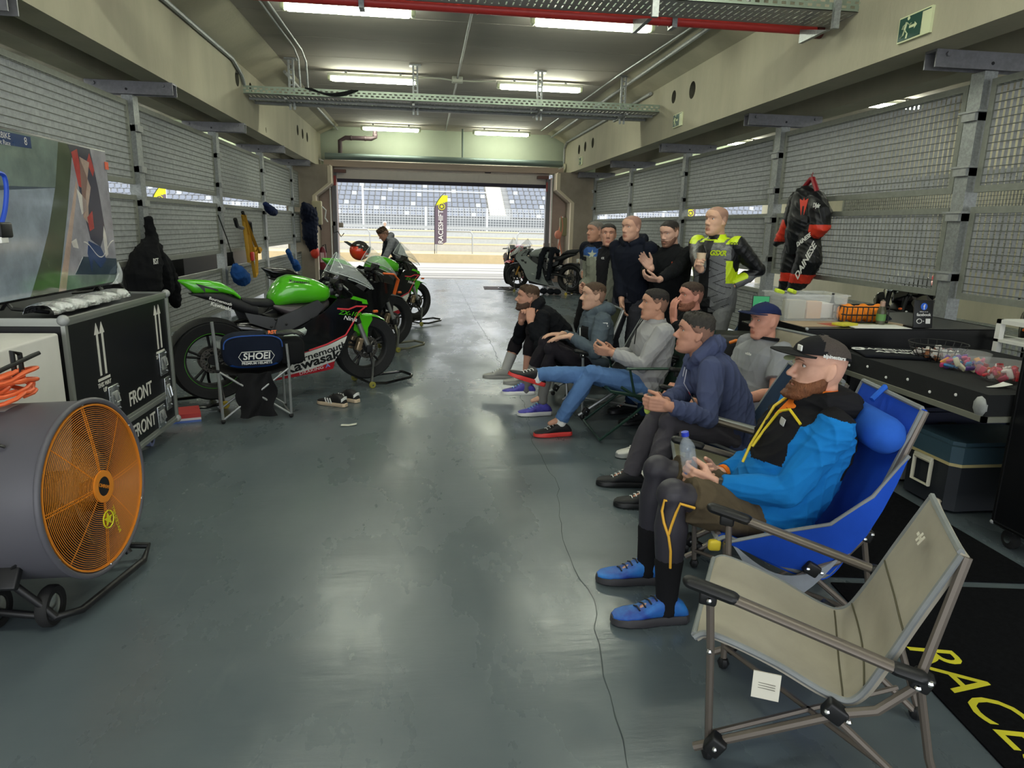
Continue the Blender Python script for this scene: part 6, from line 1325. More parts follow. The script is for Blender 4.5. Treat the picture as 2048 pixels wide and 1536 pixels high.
MQ = cp['HM']@RM(V((0, -1, -.12)).normalized(), V((-.1, -.1, 1)).normalized(), V((-1, 0, -.1)).normalized(), (-.0895, -.01, .062)); b = B(); b.text('alpinestars', .02, MQ, .003, bold=.02); b.build('lettering', M_white, o)
b = B(); b.box(cp['HM']@V((-.03, .098, .085)), (.035, .006, .022), cp['HM'], .002); b.build('front_patch', M_white, o)
# bottle in his hands
bc_ = P(1376, 908, 2.57); ta = V((-.22, .0, .97)).normalized(); bx_, by_, _ = frame(ta); MBt = RM(bx_, by_, ta, bc_-ta*.085)
t = thing('water_bottle', 'clear plastic water bottle with blue cap in the hands of the man in black cap', 'bottle', tuple(bc_))
b = B(); pr = [(.001, .0), (.028, 0), (.033, .008)]
for k in range(6): pr += [(.033, .016+.015*k), (.0305, .0225+.015*k)]
pr += [(.033, .112), (.03, .125), (.02, .145), (.0125, .155), (.0125, .165)]; b.lathe(pr, 24, MBt); b.build('shell', mat('bottle plastic', '#cfdbe8', .06, alpha=.22), t, world=True)
b = B(); b.lathe([(.001, .166), (.0155, .166), (.0155, .184), (.001, .185)], 18, MBt); b.build('cap', mat('cap blue', '#2b3fb8', .4), t, world=True)
b = B(); b.lathe([(.001, .002), (.029, .002), (.03, .012), (.001, .014)], 20, MBt); b.build('base_tint', mat('bottle base blue', '#6f7fc8', .2), t, world=True)

# --- man in navy hoodie
nv = person('man in navy hoodie leaning forward with hands clasped', (1.82, 3.74, .41), (-.97, .2), 7, 36, 0, -5, wr=[P(1328, 805, 3.62), P(1336, 812, 3.44)], ank=[(1.28, 3.92, .1), (1.3, 3.58, .1)], elb=[(.3, .4, -.8), (.4, -.3, -.8)], knee=[(-.8, .15, .6), (-.8, -.1, .6)], hands=[((-.85, -.45, .1), (-.0, -.9, .1), (.1, 0, 1), .9), ((-.88, .35, .05), (.1, .9, 0), (0, 0, 1), .8, .7)], skin=('tan', '#c4907a'), top=cloth('hoodie navy', '#4b5373', .12), bottom=cloth('trousers dark grey', '#57545a'), hair=(hair_off(.008, .0, .3, top=.022, seed=3), H_salt), hood=True, shoes=(M_mblk, M_black), vox=.005, fat=1.05, wrink=.008, rnd=11, browc='#2a2220')
CH = nv['CH']; b = B()
for x in (-.035, .03): b.tube([CH@V(q) for q in ((x, .1, .15), (x*1.1, .165, .08), (x*1.2, .172, -.02), (x*1.3, .178, -.12))], .006, 6, flat=.5)
b.build('drawstring', mat('string pale', '#c3c4d4', .7), nv['t'], world=True); b = B(); b.box(CH@V((-.075, .172, .02)), (.022, .004, .02), CH, .002); b.build('logo', M_redp, nv['t'], world=True)
b = B(); q = nv['wk'][-1]+V((-.09, .07, -.03)); b.ell(q, (.02, .015, .035)); tag(b.build('earplug_case', mat('lime foam', '#b7c85a', .6)), 'small lime green item in the hands of the man in navy hoodie', 'item')
# --- man in navy cap
c2 = person('man in navy blue cap and grey T-shirt leaning back in a beige chair', (2.15, 4.32, .39), (-.96, -.18), -38, -8, 0, 2, wr=[P(1440, 800, 4.45), P(1480, 800, 4.0)], ank=[(1.55, 4.5, .1), (1.55, 4.05, .1)], knee=[(-.7, .1, .7), (-.7, -.1, .7)], skin=('ruddy', '#cf9580'), top=[cloth('tee grey', '#8f9196', .1), M_jk], bottom=cloth('denim shorts', '#2c3d58'), sleeves='short', legs='shorts', fat=1.15, vox=.006, shoes=(M_wht, M_galvd), rnd=21, shaved=.0)
cap(c2, cloth('cap navy', '#232c52'), cloth('cap navy', '#232c52'))
b = B(); b.tube([c2['neck']+c2['w2']*.0, c2['neck']+c2['w2']*.02], .085, 20, closed=False); b.build('collar', M_jk, c2['t'], world=True); chestmark(c2, 'adidas', -.08, .06, .025, M_white, -1)
# --- man in grey fleece, legs crossed
M_denim = cloth('denim blue', '#5b7eb0', .2, bs=250)
gf = person('man in grey fleece and blue jeans sitting with crossed legs', (1.68, 5.04, .39), (-1, 0), -24, -2, -4, -2, wr=[P(1232, 705, 5.15), P(1222, 705, 4.95)], ank=[P(1048, 746, 4.98), P(1122, 836, 5.0)], elb=[(.3, .6, -.7), (.5, -.5, -.7)], knee=[(-.3, -.1, .9), (-.7, 0, .5)], hands=[((-.9, -.3, .1), (0, -.8, .4), (0, 0, 1), .8), ((-.9, .3, .1), (0, .8, .4), (0, 0, 1), .8)], toes=[(-.9, -.15, .35, .33, 0, .92), (-.97, -.1, 0)], skin=('sun', '#c8957c'), top=cloth('fleece grey', '#a2a2a4', .08, bs=120), bottom=M_denim, hair=(hair_off(.005, .006, .25, top=.012, seed=8), H_dark), shoes=(mat('shoe black', '#1b1b1e', .6), mat('sole red', '#d8403c', .5)), sock=(M_white, .7), vox=.0055, fat=1.03, rnd=31, wrink=.007)
b = B(); CH = gf['CH']; b.tube([CH@V(q) for q in ((0, .1, .19), (0, .155, .1), (0, .16, -.02))], .004, 6); b.build('zip', M_jk, gf['t'], world=True)
b = B(); q = P(1208, 702, 5.05); b.box(q, (.02, .075, .15), eul(20, -40, 0), .008); tag(b.build('phone', M_black), 'black phone in the hands of the man in grey fleece', 'phone')
# --- man in slate jacket
M_sl = cloth('jacket slate', '#525d66', .12)
sj = person('man in slate softshell jacket with hands resting on his knees', (1.43, 5.68, .38), (-1, -.05), -14, 4, 0, 0, wr=[P(1125, 668, 5.85), P(1140, 672, 5.5)], ank=[P(1052, 772, 5.86), P(1085, 792, 5.6)], elb=[(.4, .5, -.6), (.4, -.5, -.6)], knee=[(-.7, .2, .7), (-.7, -.1, .7)], hands=[((-.95, -.1, .0), (.1, 0, -1), (0, -1, 0), .25), ((-.95, .1, -.15), (-.1, 0, -1), (0, 1, 0), .2, .4, .12)], toes=[(-.98, .05, 0), (-.98, -.1, 0)], skin=('fair', '#d0a58d'), top=[M_sl, M_jk], bottom=cloth('legging dark', '#2b282e'), legs='tights', hair=(hair_off(.005, .012, .25, seed=2), H_brown), hood=True, shoes=(mat('shoe purple', '#3a2f86', .5, col2='#5a58c0', vs=12), M_white, mat('lace sky', '#6fb2e8', .5)), sock=(mat('sock grey', '#6f6e6c', .9), .35), vox=.006, rnd=41, topfn=lambda L, c: ((np.abs(L[:, 0]+.075) < .055) & (L[:, 1] > .06) & (L[:, 2] < .05) & (L[:, 2] > -.2)).astype(int))
b = B(); 
for k in (1, -1):
    for i in range(9): q = sj['kn'][k].lerp(sj['an'][k], .42+.055*i); d = (sj['an'][k]-sj['kn'][k]).normalized(); b.tube([q, q+d*.008], [.056-.0016*i]*2, 14)
b.build('sock_stripe', mat('sock light', '#a5a4a0', .9), sj['t'], world=True)
b = B(); CH = sj['CH']; b.tube([CH@V(q) for q in ((-.06, .165, .04), (-.075, .17, -.12))], .004, 6); b.build('pocket_zip', M_white, sj['t'], world=True)
MQ = RM(V((-.9, -.3, 0)).normalized()*-1, V((0, 0, 1)), V((-.3, -.95, 0)).normalized(), sj['sh'][-1]+V((-.0, -.083, -.02))); b = B(); b.box(MQ@V((0, .012, 0)), (.04, .004, .012)); b.box(MQ@V((0, -.01, 0)), (.05, .004, .01)); b.build('sleeve_logo', M_white, sj['t'], world=True)
# --- man in black hoodie, hands at chin
nk = person('bearded man in black hoodie with clasped hands under his chin, farthest of the seated row', (1.33, 6.36, .43), (-1, -.1), 22, 52, 0, -4, wr=[P(1043, 642, 6.28), P(1060, 642, 6.12)], ank=[P(1010, 742, 6.42), P(1052, 752, 6.12)], elb=[(-.2, .5, -1), (-.2, -.6, -1)], knee=[(-.7, .3, .6), (-.7, -.2, .6)], hands=[((.15, -.3, .95), (.1, -.9, -.2), (.9, 0, .2), .9), ((.1, .35, .95), (.1, .9, -.2), (.9, 0, .2), 1.0)], toes=[(-.95, .1, 0), (-.95, -.1, 0)], skin=('olive', '#bf8e79'), top=cloth('hoodie black', '#14161b', .2), bottom=cloth('tights black', '#211e22'), legs='tights', hair=(hair_off(.008, 0, .3, top=.018, seed=5), H_brown), beard=(beard_off(.004, .006), hairm('stubble', '#5a4236')), hood=True, shoes=(mat('shoe pale grey', '#9a9a96', .6), mat('sole grey', '#8f8f8c', .6)), vox=.006, rnd=51, fat=1.08)
CH = nk['CH']; b = B(); MQ = CH@RM(V((-1, 0, 0)), V((0, 0, 1)), V((0, 1, 0)), (-.08, .17, .03)); b.prism([(-.03, .008), (-.022, -.008), (0, -.006), (.035, .014), (.0, .002), (-.02, .0)], 0, .003, MQ); b.build('logo', M_white, nk['t'], world=True)
b = B()
for k in (1,): q = nk['kn'][k].lerp(nk['an'][k], .58); b.tube([q, nk['an'][k]], [.054, .045], 14)
b.build('sock', mat('sock light grey', '#a7a7a5', .9), nk['t'], world=True)
# --- man with hand on mouth
hm_ = person('seated man in black jumper covering his mouth with his hand', (2.22, 5.4, .41), (-.98, -.15), -8, 8, 0, 0, wr=[P(1400, 700, 5.7), P(1347, 640, 5.22)], ank=[(1.8, 5.65, .1), (1.8, 5.3, .1)], elb=[(.3, .5, -.7), (-.1, -.6, -.8)], hands=[None, ((-.05, .15, .95), (.85, .3, 0), (-.2, .9, .2), .35)], skin=('rosy', '#d0917e'), top=cloth('jumper black', '#15161a', .2), bottom=cloth('jeans dark blue', '#22344f'), hair=(hair_off(.005, .004, .2, top=.01), hairm('brown short', '#3c2c22')), shoes=(M_mblk, M_black), vox=.006, rnd=61, fat=1.08, beard=(beard_off(.0025, .003), hairm('light stubble', '#a06a54')))
# --- standing group
M_dnav = cloth('dark navy cotton', '#141824', .2)
def stand_ank(x, y, f, w=.13): r = V((f[1], -f[0], 0)).normalized(); return [(x+r.x*w, y+r.y*w, .09), (x-r.x*w, y-r.y*w, .09)]
def standing(label, px, py, Y, f, zh, hand_pts, **k):
    h = P(px, py, Y); s = k.pop('s', h.z/1.59); fv = V((f[0], f[1], 0)).normalized(); x, y = h.x-fv.x*.055, h.y-fv.y*.055
    return person(label, (x, y, .90*s), f, 2, 4, s=s, ank=stand_ank(x, y, f), knee=[fv, fv], wr=hand_pts, shoes=(M_mblk, M_black), **k)
sx2 = standing('man with cropped grey hair standing half hidden behind the man in star jacket', 1192, 452, 7.75, (-.85, -.5), 1.6, [P(1166, 548, 7.7), P(1205, 590, 7.9)], yaw=-4, skin=('weathered', '#bd8d77'), top=[cloth('jacket pale', '#8c8a86'), M_dnav], bottom=M_jk, hair=(hair_off(.003, 0, .2), H_grey), vox=.007, topfn=lambda L, c: (L[:, 2] > -.02).astype(int), rnd=71, s=1.0)
M_khaki = cloth('jacket khaki', '#85887a', .2); M_starb = cloth('jacket star blue', '#34568f', .25)
def starfn(L, c):
    m = np.zeros(len(L), int); m[(np.abs(L[:, 0]) > .2) & (L[:, 2] < .06)] = 2; m[L[:, 2] > .075] = 1; m[(np.abs(L[:, 0]) > .205) & (L[:, 1] > .02) & (L[:, 2] < .02)] = 0
    w_ = .06+.02*np.clip((L[:, 2]+.1)*4, -2, 1); m[(np.abs(L[:, 0]-.0) < w_) & (L[:, 1] > .05) & (L[:, 2] > -.33)] = 2; m[(L[:, 2] > .16)] = 2; return m
st = standing('man in open khaki and blue star jacket over a black shirt, standing', 1216, 462, 7.0, (-.5, -.86), 1.55, [P(1165, 572, 6.9), P(1238, 590, 6.95)], yaw=14, skin=('flushed', '#c4937e'), top=[M_khaki, M_starb, M_jk], topfn=starfn, bottom=M_jk, hair=(hair_off(.004, 0, .2), H_dark), vox=.0065, fat=1.25, rnd=81, wrink=.011, shirt_len=.06, elb=[(.1, .2, -.3), (.4, .3, -.3)])
for x in (-.13, .13):
    b = B(); b.prism([((.05 if i % 2 == 0 else .02)*math.sin(i*PI/5), (.05 if i % 2 == 0 else .02)*math.cos(i*PI/5)) for i in range(10)], 0, .004, st['CH']@RM(V((1, 0, 0)), V((0, -.35, .94)), V((0, .94, .35)), (x, .128, .095))); b.build('star', mat('star pale', '#9aa08e', .8), st['t'], world=True)
chestmark(st, 'ct', .0, .07, .04, M_white, -1)
bd = standing('bald man in dark navy hooded top and grey trousers, standing', 1266, 447, 6.6, (-.72, -.7), 1.62, [P(1243, 600, 6.5), P(1283, 603, 6.6)], yaw=-12, pitch=4, skin=('lean', '#c89c86'), top=M_dnav, bottom=cloth('trousers charcoal', '#3a3b43'), vox=.006, hood=True, rnd=91, shirt_len=.03, shaved=.02, elb=[(.2, .4, -.3), (.5, .2, -.3)], browc='#6a5548')
bk = standing('man in black sweatshirt standing with one hand raised', 1344, 456, 6.4, (-.66, -.75), 1.57, [P(1303, 537, 6.1), P(1318, 560, 6.0)], yaw=-14, pitch=14, skin=('pale', '#cfa591'), top=cloth('sweatshirt black', '#15171a', .2), bottom=M_jk, hair=(hair_off(.003, .012, .2), H_dark), beard=(beard_off(.002, .003), hairm('pale stubble', '#8f6a58')), vox=.006, fat=1.12, rnd=101, shirt_len=.05, elb=[(-.2, .4, -.8), (.6, .0, -.7)], hands=[((-.75, .0, .75), (-.3, -.9, .3), (.5, -.2, .8), .3, .2), ((-.9, .2, .1), (0, .5, .8), (0, 0, 1), .6)], shaved=.0)
b = B(); b.box(bk['CH']@V((-.1, .172, .03)), (.05, .004, .016), bk['CH']); b.box(bk['CH']@V((-.122, .1725, .03)), (.014, .004, .014), bk['CH'], m=1); b.build('logo', [mat('logo orange red', '#c8542e', .6), M_white], bk['t'], world=True)
M_neon = mat('leather neon', '#c6e01e', .45); M_leab = mat('leather black', '#16171a', .4, bump=.2, bs=150); M_leag = mat('leather grey', '#6a6c6e', .5, bump=.15, bs=150); M_camo = mat('leather camo', '#2b2d2f', .45, col2='#77797a', vs=22)
def suitfn(L, c):
    m = np.full(len(L), 2); x, y, z = L[:, 0], L[:, 1], L[:, 2]; ax_ = np.abs(x)
    ln = np.abs(np.sin(z*52+x*22*np.sign(np.sin(z*30)))) < .16; m[ln & (y > 0) & (ax_ < .19) & (z < 0)] = 1
    m[(z > .03) & (ax_ < .2)] = 3; arm = ax_ > .19; m[arm & (z > -.16)] = 1; m[(ax_ > .16) & (ax_ < .2) & (z < -.02) & (z > -.22)] = 0
    m[arm & (z < -.10+.5*(ax_-.25)) & (z > -.2+.5*(ax_-.25)) & (y > -.05)] = 0; m[(ax_ > .13) & (z > .12) & (ax_ < .23)] = 0; m[(z > .135) & (ax_ < .11)] = 0; m[(z > .16) & (ax_ < .05)] = 1
    m[(np.abs(x-.025) < .05) & (y > .02) & (z < .15)] = 1; return m
su = standing('bald man in grey black and neon yellow leather race suit holding a paper cup', 1436, 432, 5.95, (-.78, -.62), 1.7, [P(1402, 545, 5.55), P(1462, 572, 5.85)], yaw=-14, skin=('clear', '#d6aa90'), top=[M_neon, M_leab, M_leag, M_camo], topfn=suitfn, bottom=[M_leag, M_leab], botfn=lambda L, c: ((L[:, 1] > .03) & (np.abs(L[:, 0]) < .05+.35*np.maximum(0, -.42-L[:, 2]))).astype(int), vox=.0055, rnd=111, elb=[(-.1, .7, -.6), (.9, .0, -.25)], hands=[((-.6, -.45, .55), (.5, -.75, .2), (.2, .1, .9), .95, .8), ((-.35, .1, -.95), (-.8, .2, .3), (-.4, -.8, .1), .8)], shaved=.02, browc='#8a6a50', wrink=.004, fat=1.08)
CH = su['CH']; MQ = CH@RM(V((-1, 0, 0)), V((0, 0, 1)), V((0, 1, 0)), (-.105, .176, .05)); b = B(); b.text('GSXR', .062, MQ, .004, bold=.03, shear=.3); b.build('chest_lettering', M_neon, su['t'], world=True)
MQ = RM(V((.78, -.62, 0)), V((0, 0, 1)), V((-.62, -.78, 0)), su['sh'][-1]+V((-.06, -.075, .01))); b = B(); b.text('COY', .04, MQ, .004, bold=.02); b.build('shoulder_lettering', M_black, su['t'], world=True)
q = P(1402, 519, 5.52); t = thing('paper_cup', 'pale paper cup held by the man in the neon yellow race suit', 'cup', tuple(q)); b = B(); b.lathe([(.001, -.048), (.028, -.048), (.038, .05), (.0405, .05), (.0405, .054), (.036, .054), (.026, -.044), (.001, -.044)], 22, TR(*q)); b.build('wall', mat('cup paper', '#e0c8a8', .7), t, world=True)
# --- young man by the door, and a person on the pit wall
h = P(768, 474, 14.2); ym = person('young man in grey hoodie bending over beside the third motorbike', (h.x+.34, h.y+.1, .86), (-.92, -.35), 22, 40, 0, 38, wr=[(h.x-.05, h.y-.1, .78), (h.x-.1, h.y-.3, .72)], ank=[(h.x+.3, h.y+.25, .09), (h.x+.36, h.y-.1, .09)], knee=[(-1, 0, 0), (-1, 0, 0)], skin=('young', '#c08c74'), top=[cloth('hoodie mid grey', '#808288'), cloth('vest slate', '#2a2d36')], topfn=lambda L, c: ((np.abs(L[:, 0]) < .1) & (L[:, 1] > .03)).astype(int), bottom=M_jk, hair=(hair_off(.02, -.01, .5, top=.03), H_brown), vox=.009, hood=True, shoes=(M_mblk, M_black), rnd=121)
h = P(770, 452, 37.); pw_ = person('person in white with white hat standing at the pit wall outside', (h.x, h.y, .92), (0, -1), 0, 0, wr=[(h.x+.35, h.y-.1, 1.0), (h.x-.35, h.y-.1, 1.0)], ank=[(h.x-.1, h.y, .06), (h.x+.1, h.y, .06)], s=1.02, skin=('far', '#c8a890'), top=M_white, bottom=M_white, hair=(hair_off(.02, 0, 0), M_white), vox=.018, rnd=131)
# ================================================================ loose things
M_tr = mat('trainer black', '#1d1c1e', .6); M_trw = mat('trainer sole cream', '#c9b49a', .7)
for i, (px, py, lb) in enumerate(((676, 812, 'black and white trainer with three stripes on the floor, nearer the fan'), (702, 803, 'black and white trainer on the floor, the one nearer the aisle'))):
    q = PZ(px, py); t = thing('trainer', lb, 'trainer', tuple(q), 0, 'pair of trainers'); u, M = shoe(t, (q.x, q.y, .08), (-.86, .5 if i == 0 else .62, 0), M_tr, M_trw, 1.0, M_tr, zfloor=.002)
    b = B(); b.sheet(lambda a, c: M@V((.039*math.sin((a-.5)*3.2), -.083+.03*(1-math.cos((a-.5)*2.4)), .055+.028*c+.012*math.cos((a-.5)*5))), 10, 3, .002)
    for k in range(3):
        for s in (-1, 1): b.box(M@V((s*.045, .045+.026*k, .05)), (.004, .012, .05), M@eul(-20), .001)
    b.build('stripe', M_white, u)
# silver folding stool with helmet bag
o = (PZ(447, 848)+PZ(583, 835))*.5; u = (PZ(583, 835)-PZ(447, 848)); W = u.length; u.normalize(); v = V((-u.y, u.x, 0)); MT_ = RM(u, v, V((0, 0, 1)), (o.x, o.y, 0)); h = W/2
t = thing('camp_stool', 'silver tube folding camp seat beside the nearest green motorbike', 'chair', M=MT_); D = .36
b = B(); b.tube([(-h, 0, .02), (-h-.01, .0, .42), (-h-.03, -.02, .82)], .012, 8); b.ell((-h, 0, .02), .02, m=1, seg=8); b.ell((-h-.012, 0, .43), .018, m=1, seg=8); b.build('leg', [M_steel, M_black], t)
b = B(); b.tube([(h, 0, .02), (h+.0, 0, .45), (h-.01, 0, .62)], .011, 8); b.ell((h, 0, .02), .02, m=1, seg=8); b.build('leg', [M_steel, M_black], t)
for s in (-1, 1): b = B(); b.tube([(s*h, D, .02), (s*h*.98, D, .42)], .01, 8); b.ell((s*h, D, .02), .018, m=1, seg=8); b.build('leg', [M_steel, M_black], t)
for y in (0, D):
    for s in (-1, 1): b = B(); b.tube([(s*h, y, .03), (-s*h, y, .42)], .009, 8); b.build('cross_brace', M_steel, t)
b = B(); b.tube([(-h, 0, .03), (-h*.95, D, .03)], .008, 6); b.tube([(h, 0, .03), (h*.95, D, .03)], .008, 6); b.build('side_brace', M_steel, t)
b = B(); b.sheet(lambda a, c: (-h+W*a, D*c, .425-.05*math.sin(a*PI)), 12, 6, .01); b.sheet(lambda a, c: (-.14+.28*a+.02*math.sin(c*9+a*4), -.02+.03*math.sin(a*9+c*3), .40-.36*c), 12, 12, .006); b.build('canvas', cloth('seat black nylon', '#232325'), t)
bgc = V((o.x, o.y, 0))+v*.16+V((0, 0, .565)); t = thing('helmet_bag', 'navy helmet bag with white lettering lying on the silver folding seat', 'bag', tuple(bgc)); MG = RM(u, v, V((0, 0, 1)), bgc)
b = B(); S = []
for yy, sc_ in ((-.15, .86), (-.13, .97), (0, 1), (.12, .97), (.15, .85)): S.append([MG@V((.235*sc_*math.copysign(abs(math.cos(2*PI*k/32))**.6, math.cos(2*PI*k/32)), yy, .135*sc_*math.copysign(abs(math.sin(2*PI*k/32))**.6, math.sin(2*PI*k/32)))) for k in range(32)])
b.rings(S); b.m = [1 if (MG.inverted()@V([sum(b.v[i][k] for i in f)/len(f) for k in range(3)])).z < -.105 else 0 for f in b.f]; b.build('shell', [cloth('bag navy', '#1b2233'), cloth('bag blue', '#2350a0')], t, world=True)
b = B(); b.tube([MG@V((.22*math.copysign(abs(math.cos(a*PI/16))**.6, math.cos(a*PI/16)), -.148, .03+.1*abs(math.sin(a*PI/16))**.6)) for a in range(17)], .005, 6); b.build('piping', cloth('bag piping blue', '#3a5fae'), t, world=True)
MX = MG@RM(V((1, 0, 0)), V((0, 0, 1)), V((0, -1, 0)), (.02, -.156, -.035)); b = B(); b.text('SHOEI', .075, MX, .003, bold=.02, shear=.1); b.text('PREMIUM HELMETS', .027, MX@TR(0, -.055, 0), .003, bold=.02)
hx = [(-.135, 0), (-.11, .042), (.11, .042), (.135, 0), (.11, -.042), (-.11, -.042)]; b.tube([MX@V((p[0], p[1]*.9, 0)) for p in hx], .003, 4, closed=True); b.build('lettering', M_white, t, world=True)
b = B(); q = MG@V((.3, -.04, -.02)); b.box(q, (.2, .2, .22), MG, .05); tag(b.build('pouch', cloth('pouch black', '#1a1b1d')), 'black pouch beside the helmet bag on the silver folding seat', 'pouch')
t = thing('glove', 'black and orange glove on top of the helmet bag', 'glove', tuple(MG@V((.2, -.1, .14)))); b = B(); b.box(MG@V((.16, -.1, .135)), (.14, .08, .03), MG, .012); hand(b, MG@V((.22, -.1, .135)), MG.to_3x3()@V((1, -.1, .1)), MG.to_3x3()@V((0, .2, -1)), MG.to_3x3()@V((0, 1, 0)), .3, 1.0); organic(b, 'leather', M_leab, t, .007, 2)
b = B(); b.text('RST', .04, MG@RM(V((1, 0, 0)), V((0, .6, .8)), V((0, -.8, .6)), (.15, -.137, .15)), .004, bold=.04); b.build('lettering', M_orp, t, world=True)
# race suit on a red hanger on the right wall
xs = 4.5
def W_(px, py, x=xs): return PX(px, py, x)
t = thing('race_suit', 'black and red leather race suit hanging on the right mesh wall', 'race suit', tuple(W_(1600, 470)))
b = B(); F = .5; kw = dict(flat=1)
def tb(pts, r): b.tube([W_(*p) for p in pts], r, 16, rnd=True)
tb([(1612, 398), (1610, 440), (1601, 475), (1596, 492)], [.16, .2, .18, .15]); tb([(1594, 400), (1583, 440), (1562, 478), (1553, 486)], [.1, .1, .075, .05]); tb([(1632, 400), (1640, 425), (1640, 452), (1622, 470), (1596, 482)], [.11, .13, .12, .1, .07])
tb([(1590, 490), (1582, 530), (1576, 560), (1566, 578)], [.12, .13, .1, .07]); tb([(1618, 480), (1618, 520), (1602, 555), (1586, 578)], [.13, .15, .13, .08])
M_lr = mat('suit red', '#e2402a', .45)
z_ = lambda py: W_(1600, py).z; y_ = lambda px: W_(px, 470).y
def rfn(c):
    m = np.zeros(len(c), int); y, z = c[:, 1], c[:, 2]; yl = W_(1590, 440).y
    m[(y > W_(1580, 470).y) & (z < z_(440)) & (z > z_(485))] = 1; m[(z < z_(548)) & (z > z_(566))] = 1; m[(y < W_(1640, 455).y+.05) & (z < z_(450)) & (z > z_(478))] = 1; return m
so = organic(b, 'leather', [M_leab, M_lr], t, .012, 3, wrinkle=.012, wk=13, matfn=rfn)
def wtext(txt, px, py, sz, ang, x=xs-.2, m=M_white): 
    b = B(); M = RM(V((0, -1, 0)), V((0, 0, 1)), V((-1, 0, 0)), W_(px, py, x))@eul(0, 0, ang); b.text(txt, sz, M, .004, bold=.02); b.build('lettering', m, t, world=True)
wtext('DAINESE', 1611, 522, .13, 52); wtext('DAINESE', 1607, 480, .075, 25); wtext('D|air', 1633, 411, .07, -4, xs-.16)
b = B(); M = RM(V((0, -1, 0)), V((0, 0, 1)), V((-1, 0, 0)), W_(1607, 412, xs-.225)); b.prism([(-.09, .08), (-.02, .06), (.0, .09), (.02, .06), (.09, .08), (.06, -.02), (.03, -.1), (.02, 0), (-.02, 0), (-.03, -.1), (-.06, -.02)], 0, .004, M); b.build('emblem', M_lr, t, world=True)
b = B(); b.tube([W_(1596, 395), W_(1600, 385), W_(1622, 358), W_(1626, 357), W_(1633, 378), W_(1634, 388)], .028, 8); b.tube([W_(1625, 360), W_(1624, 350, 4.6), W_(1626, 346, 4.66)], .008, 6); tag(b.build('clothes_hanger', mat('hanger crimson', '#8f1f2a', .4)), 'crimson clothes hanger holding the leather race suit on the mesh', 'hanger')
# hung things on the left wall
xl = -3.12
def WL(px, py, x=xl): return PX(px, py, x)
t = thing('hanging_jacket', 'black jacket and bag hanging on a fence post above the flight case', 'jacket', tuple(WL(305, 540)))
b = B()
for pts, r in (([(298, 440), (302, 470), (306, 495)], [.05, .07, .09]), ([(300, 490), (292, 520), (285, 560), (287, 592)], [.1, .17, .2, .18]), ([(312, 500), (322, 540), (332, 575)], [.08, .12, .1]), ([(322, 520), (338, 560), (345, 590), (352, 606)], [.1, .12, .1, .07])): b.tube([WL(*p) for p in pts], r, 14, rnd=True, flat=1)
organic(b, 'cloth', cloth('bag black nylon', '#15161a', .3), t, .016, 2, wrinkle=.02, wk=11)
b = B(); b.text('RST', .09, RM(V((0, 1, 0)), V((0, 0, 1)), V((1, 0, 0)), WL(312, 523, xl+.2)), .004); b.build('lettering', M_white, t, world=True)
t = thing('tie_down_straps', 'bundle of mustard yellow tie-down straps hanging on the left mesh wall', 'straps', tuple(WL(495, 480)))
rg = random.Random(4)
for k in range(9):
    b = B(); a = 484+rg.random()*6; e = 495+rg.random()*26; bot = 500+rg.random()*62; pts = [WL(a+(e-a)*q, 430+(bot-430)*q, xl+.02*rg.random()) for q in (0, .2, .45, .7, .9, 1)]+[WL(e+4, bot-8), WL(e+3, 500)]
    b.tube(pts, .028, 6, flat=.25); b.build('strap', mat('strap mustard', '#b98d2c', .7), t, world=True)
b = B(); b.tube([WL(485, 424), WL(490, 440), WL(500, 445), WL(503, 470)], .03, 6); b.tube([WL(470, 438), WL(474, 452), WL(485, 456)], .035, 6); b.box(WL(505, 513, xl+.05), (.06, .1, .16), None, .02, m=1); b.build('ratchet', [M_black, M_red], t, world=True)
def softbag(nm, lb, cat, tubes, m, x=xl, vox=.014):
    b = B()
    for pts, r in tubes: b.tube([PX(p[0], p[1], x) for p in pts], r, 12, rnd=True)
    return tag(organic(b, nm, m, None, vox, 2, wrinkle=.012, wk=12), lb, cat)
M_bb = cloth('bag bright blue', '#2f5fa8')
softbag('drawstring_bag', 'blue drawstring bag hanging on the left mesh wall near the yellow straps', 'bag', [([(470, 530), (476, 545), (484, 556)], [.04, .13, .15])], M_bb)
b = B(); b.tube([PX(436, 430, xl), PX(455, 480, xl), PX(470, 530, xl)], .008, 5); tag(b.build('bag_cord', M_black), 'thin black cord running from the post down to the blue bag', 'cord')
softbag('cloth_bundle', 'navy cloth hung over the gap in the left mesh wall beyond the yellow straps', 'cloth', [([(531, 408), (538, 418), (547, 424)], [.05, .09, .09])], cloth('cloth dark navy', '#1d2a52'))
softbag('hanging_pouch', 'blue pouch with dark strap hanging on the left mesh wall above the black motorbike', 'pouch', [([(590, 525), (594, 535)], [.09, .1]), ([(576, 502), (586, 525)], [.06, .05])], M_bb)
t = thing('hanging_suit', 'navy and black riding suit hanging at the far end of the left mesh wall', 'race suit', tuple(WL(620, 450, -3.0)))
b = B()
for pts, r in (([(610, 412), (617, 425), (622, 445)], [.1, .22, .2]), ([(618, 420), (630, 440), (637, 456)], [.13, .13, .09]), ([(620, 445), (620, 470), (626, 495)], [.2, .2, .13])): b.tube([WL(p[0], p[1], -3.0) for p in pts], r, 14, rnd=True)
organic(b, 'leather', cloth('suit dark navy', '#1c2236', .3), t, .02, 2, wrinkle=.03, wk=8)
b = B(); b.ell(WL(630, 505, -2.95), (.12, .14, .16)); b.build('red_boot', mat('boot red', '#d8412c', .5), t, world=True)
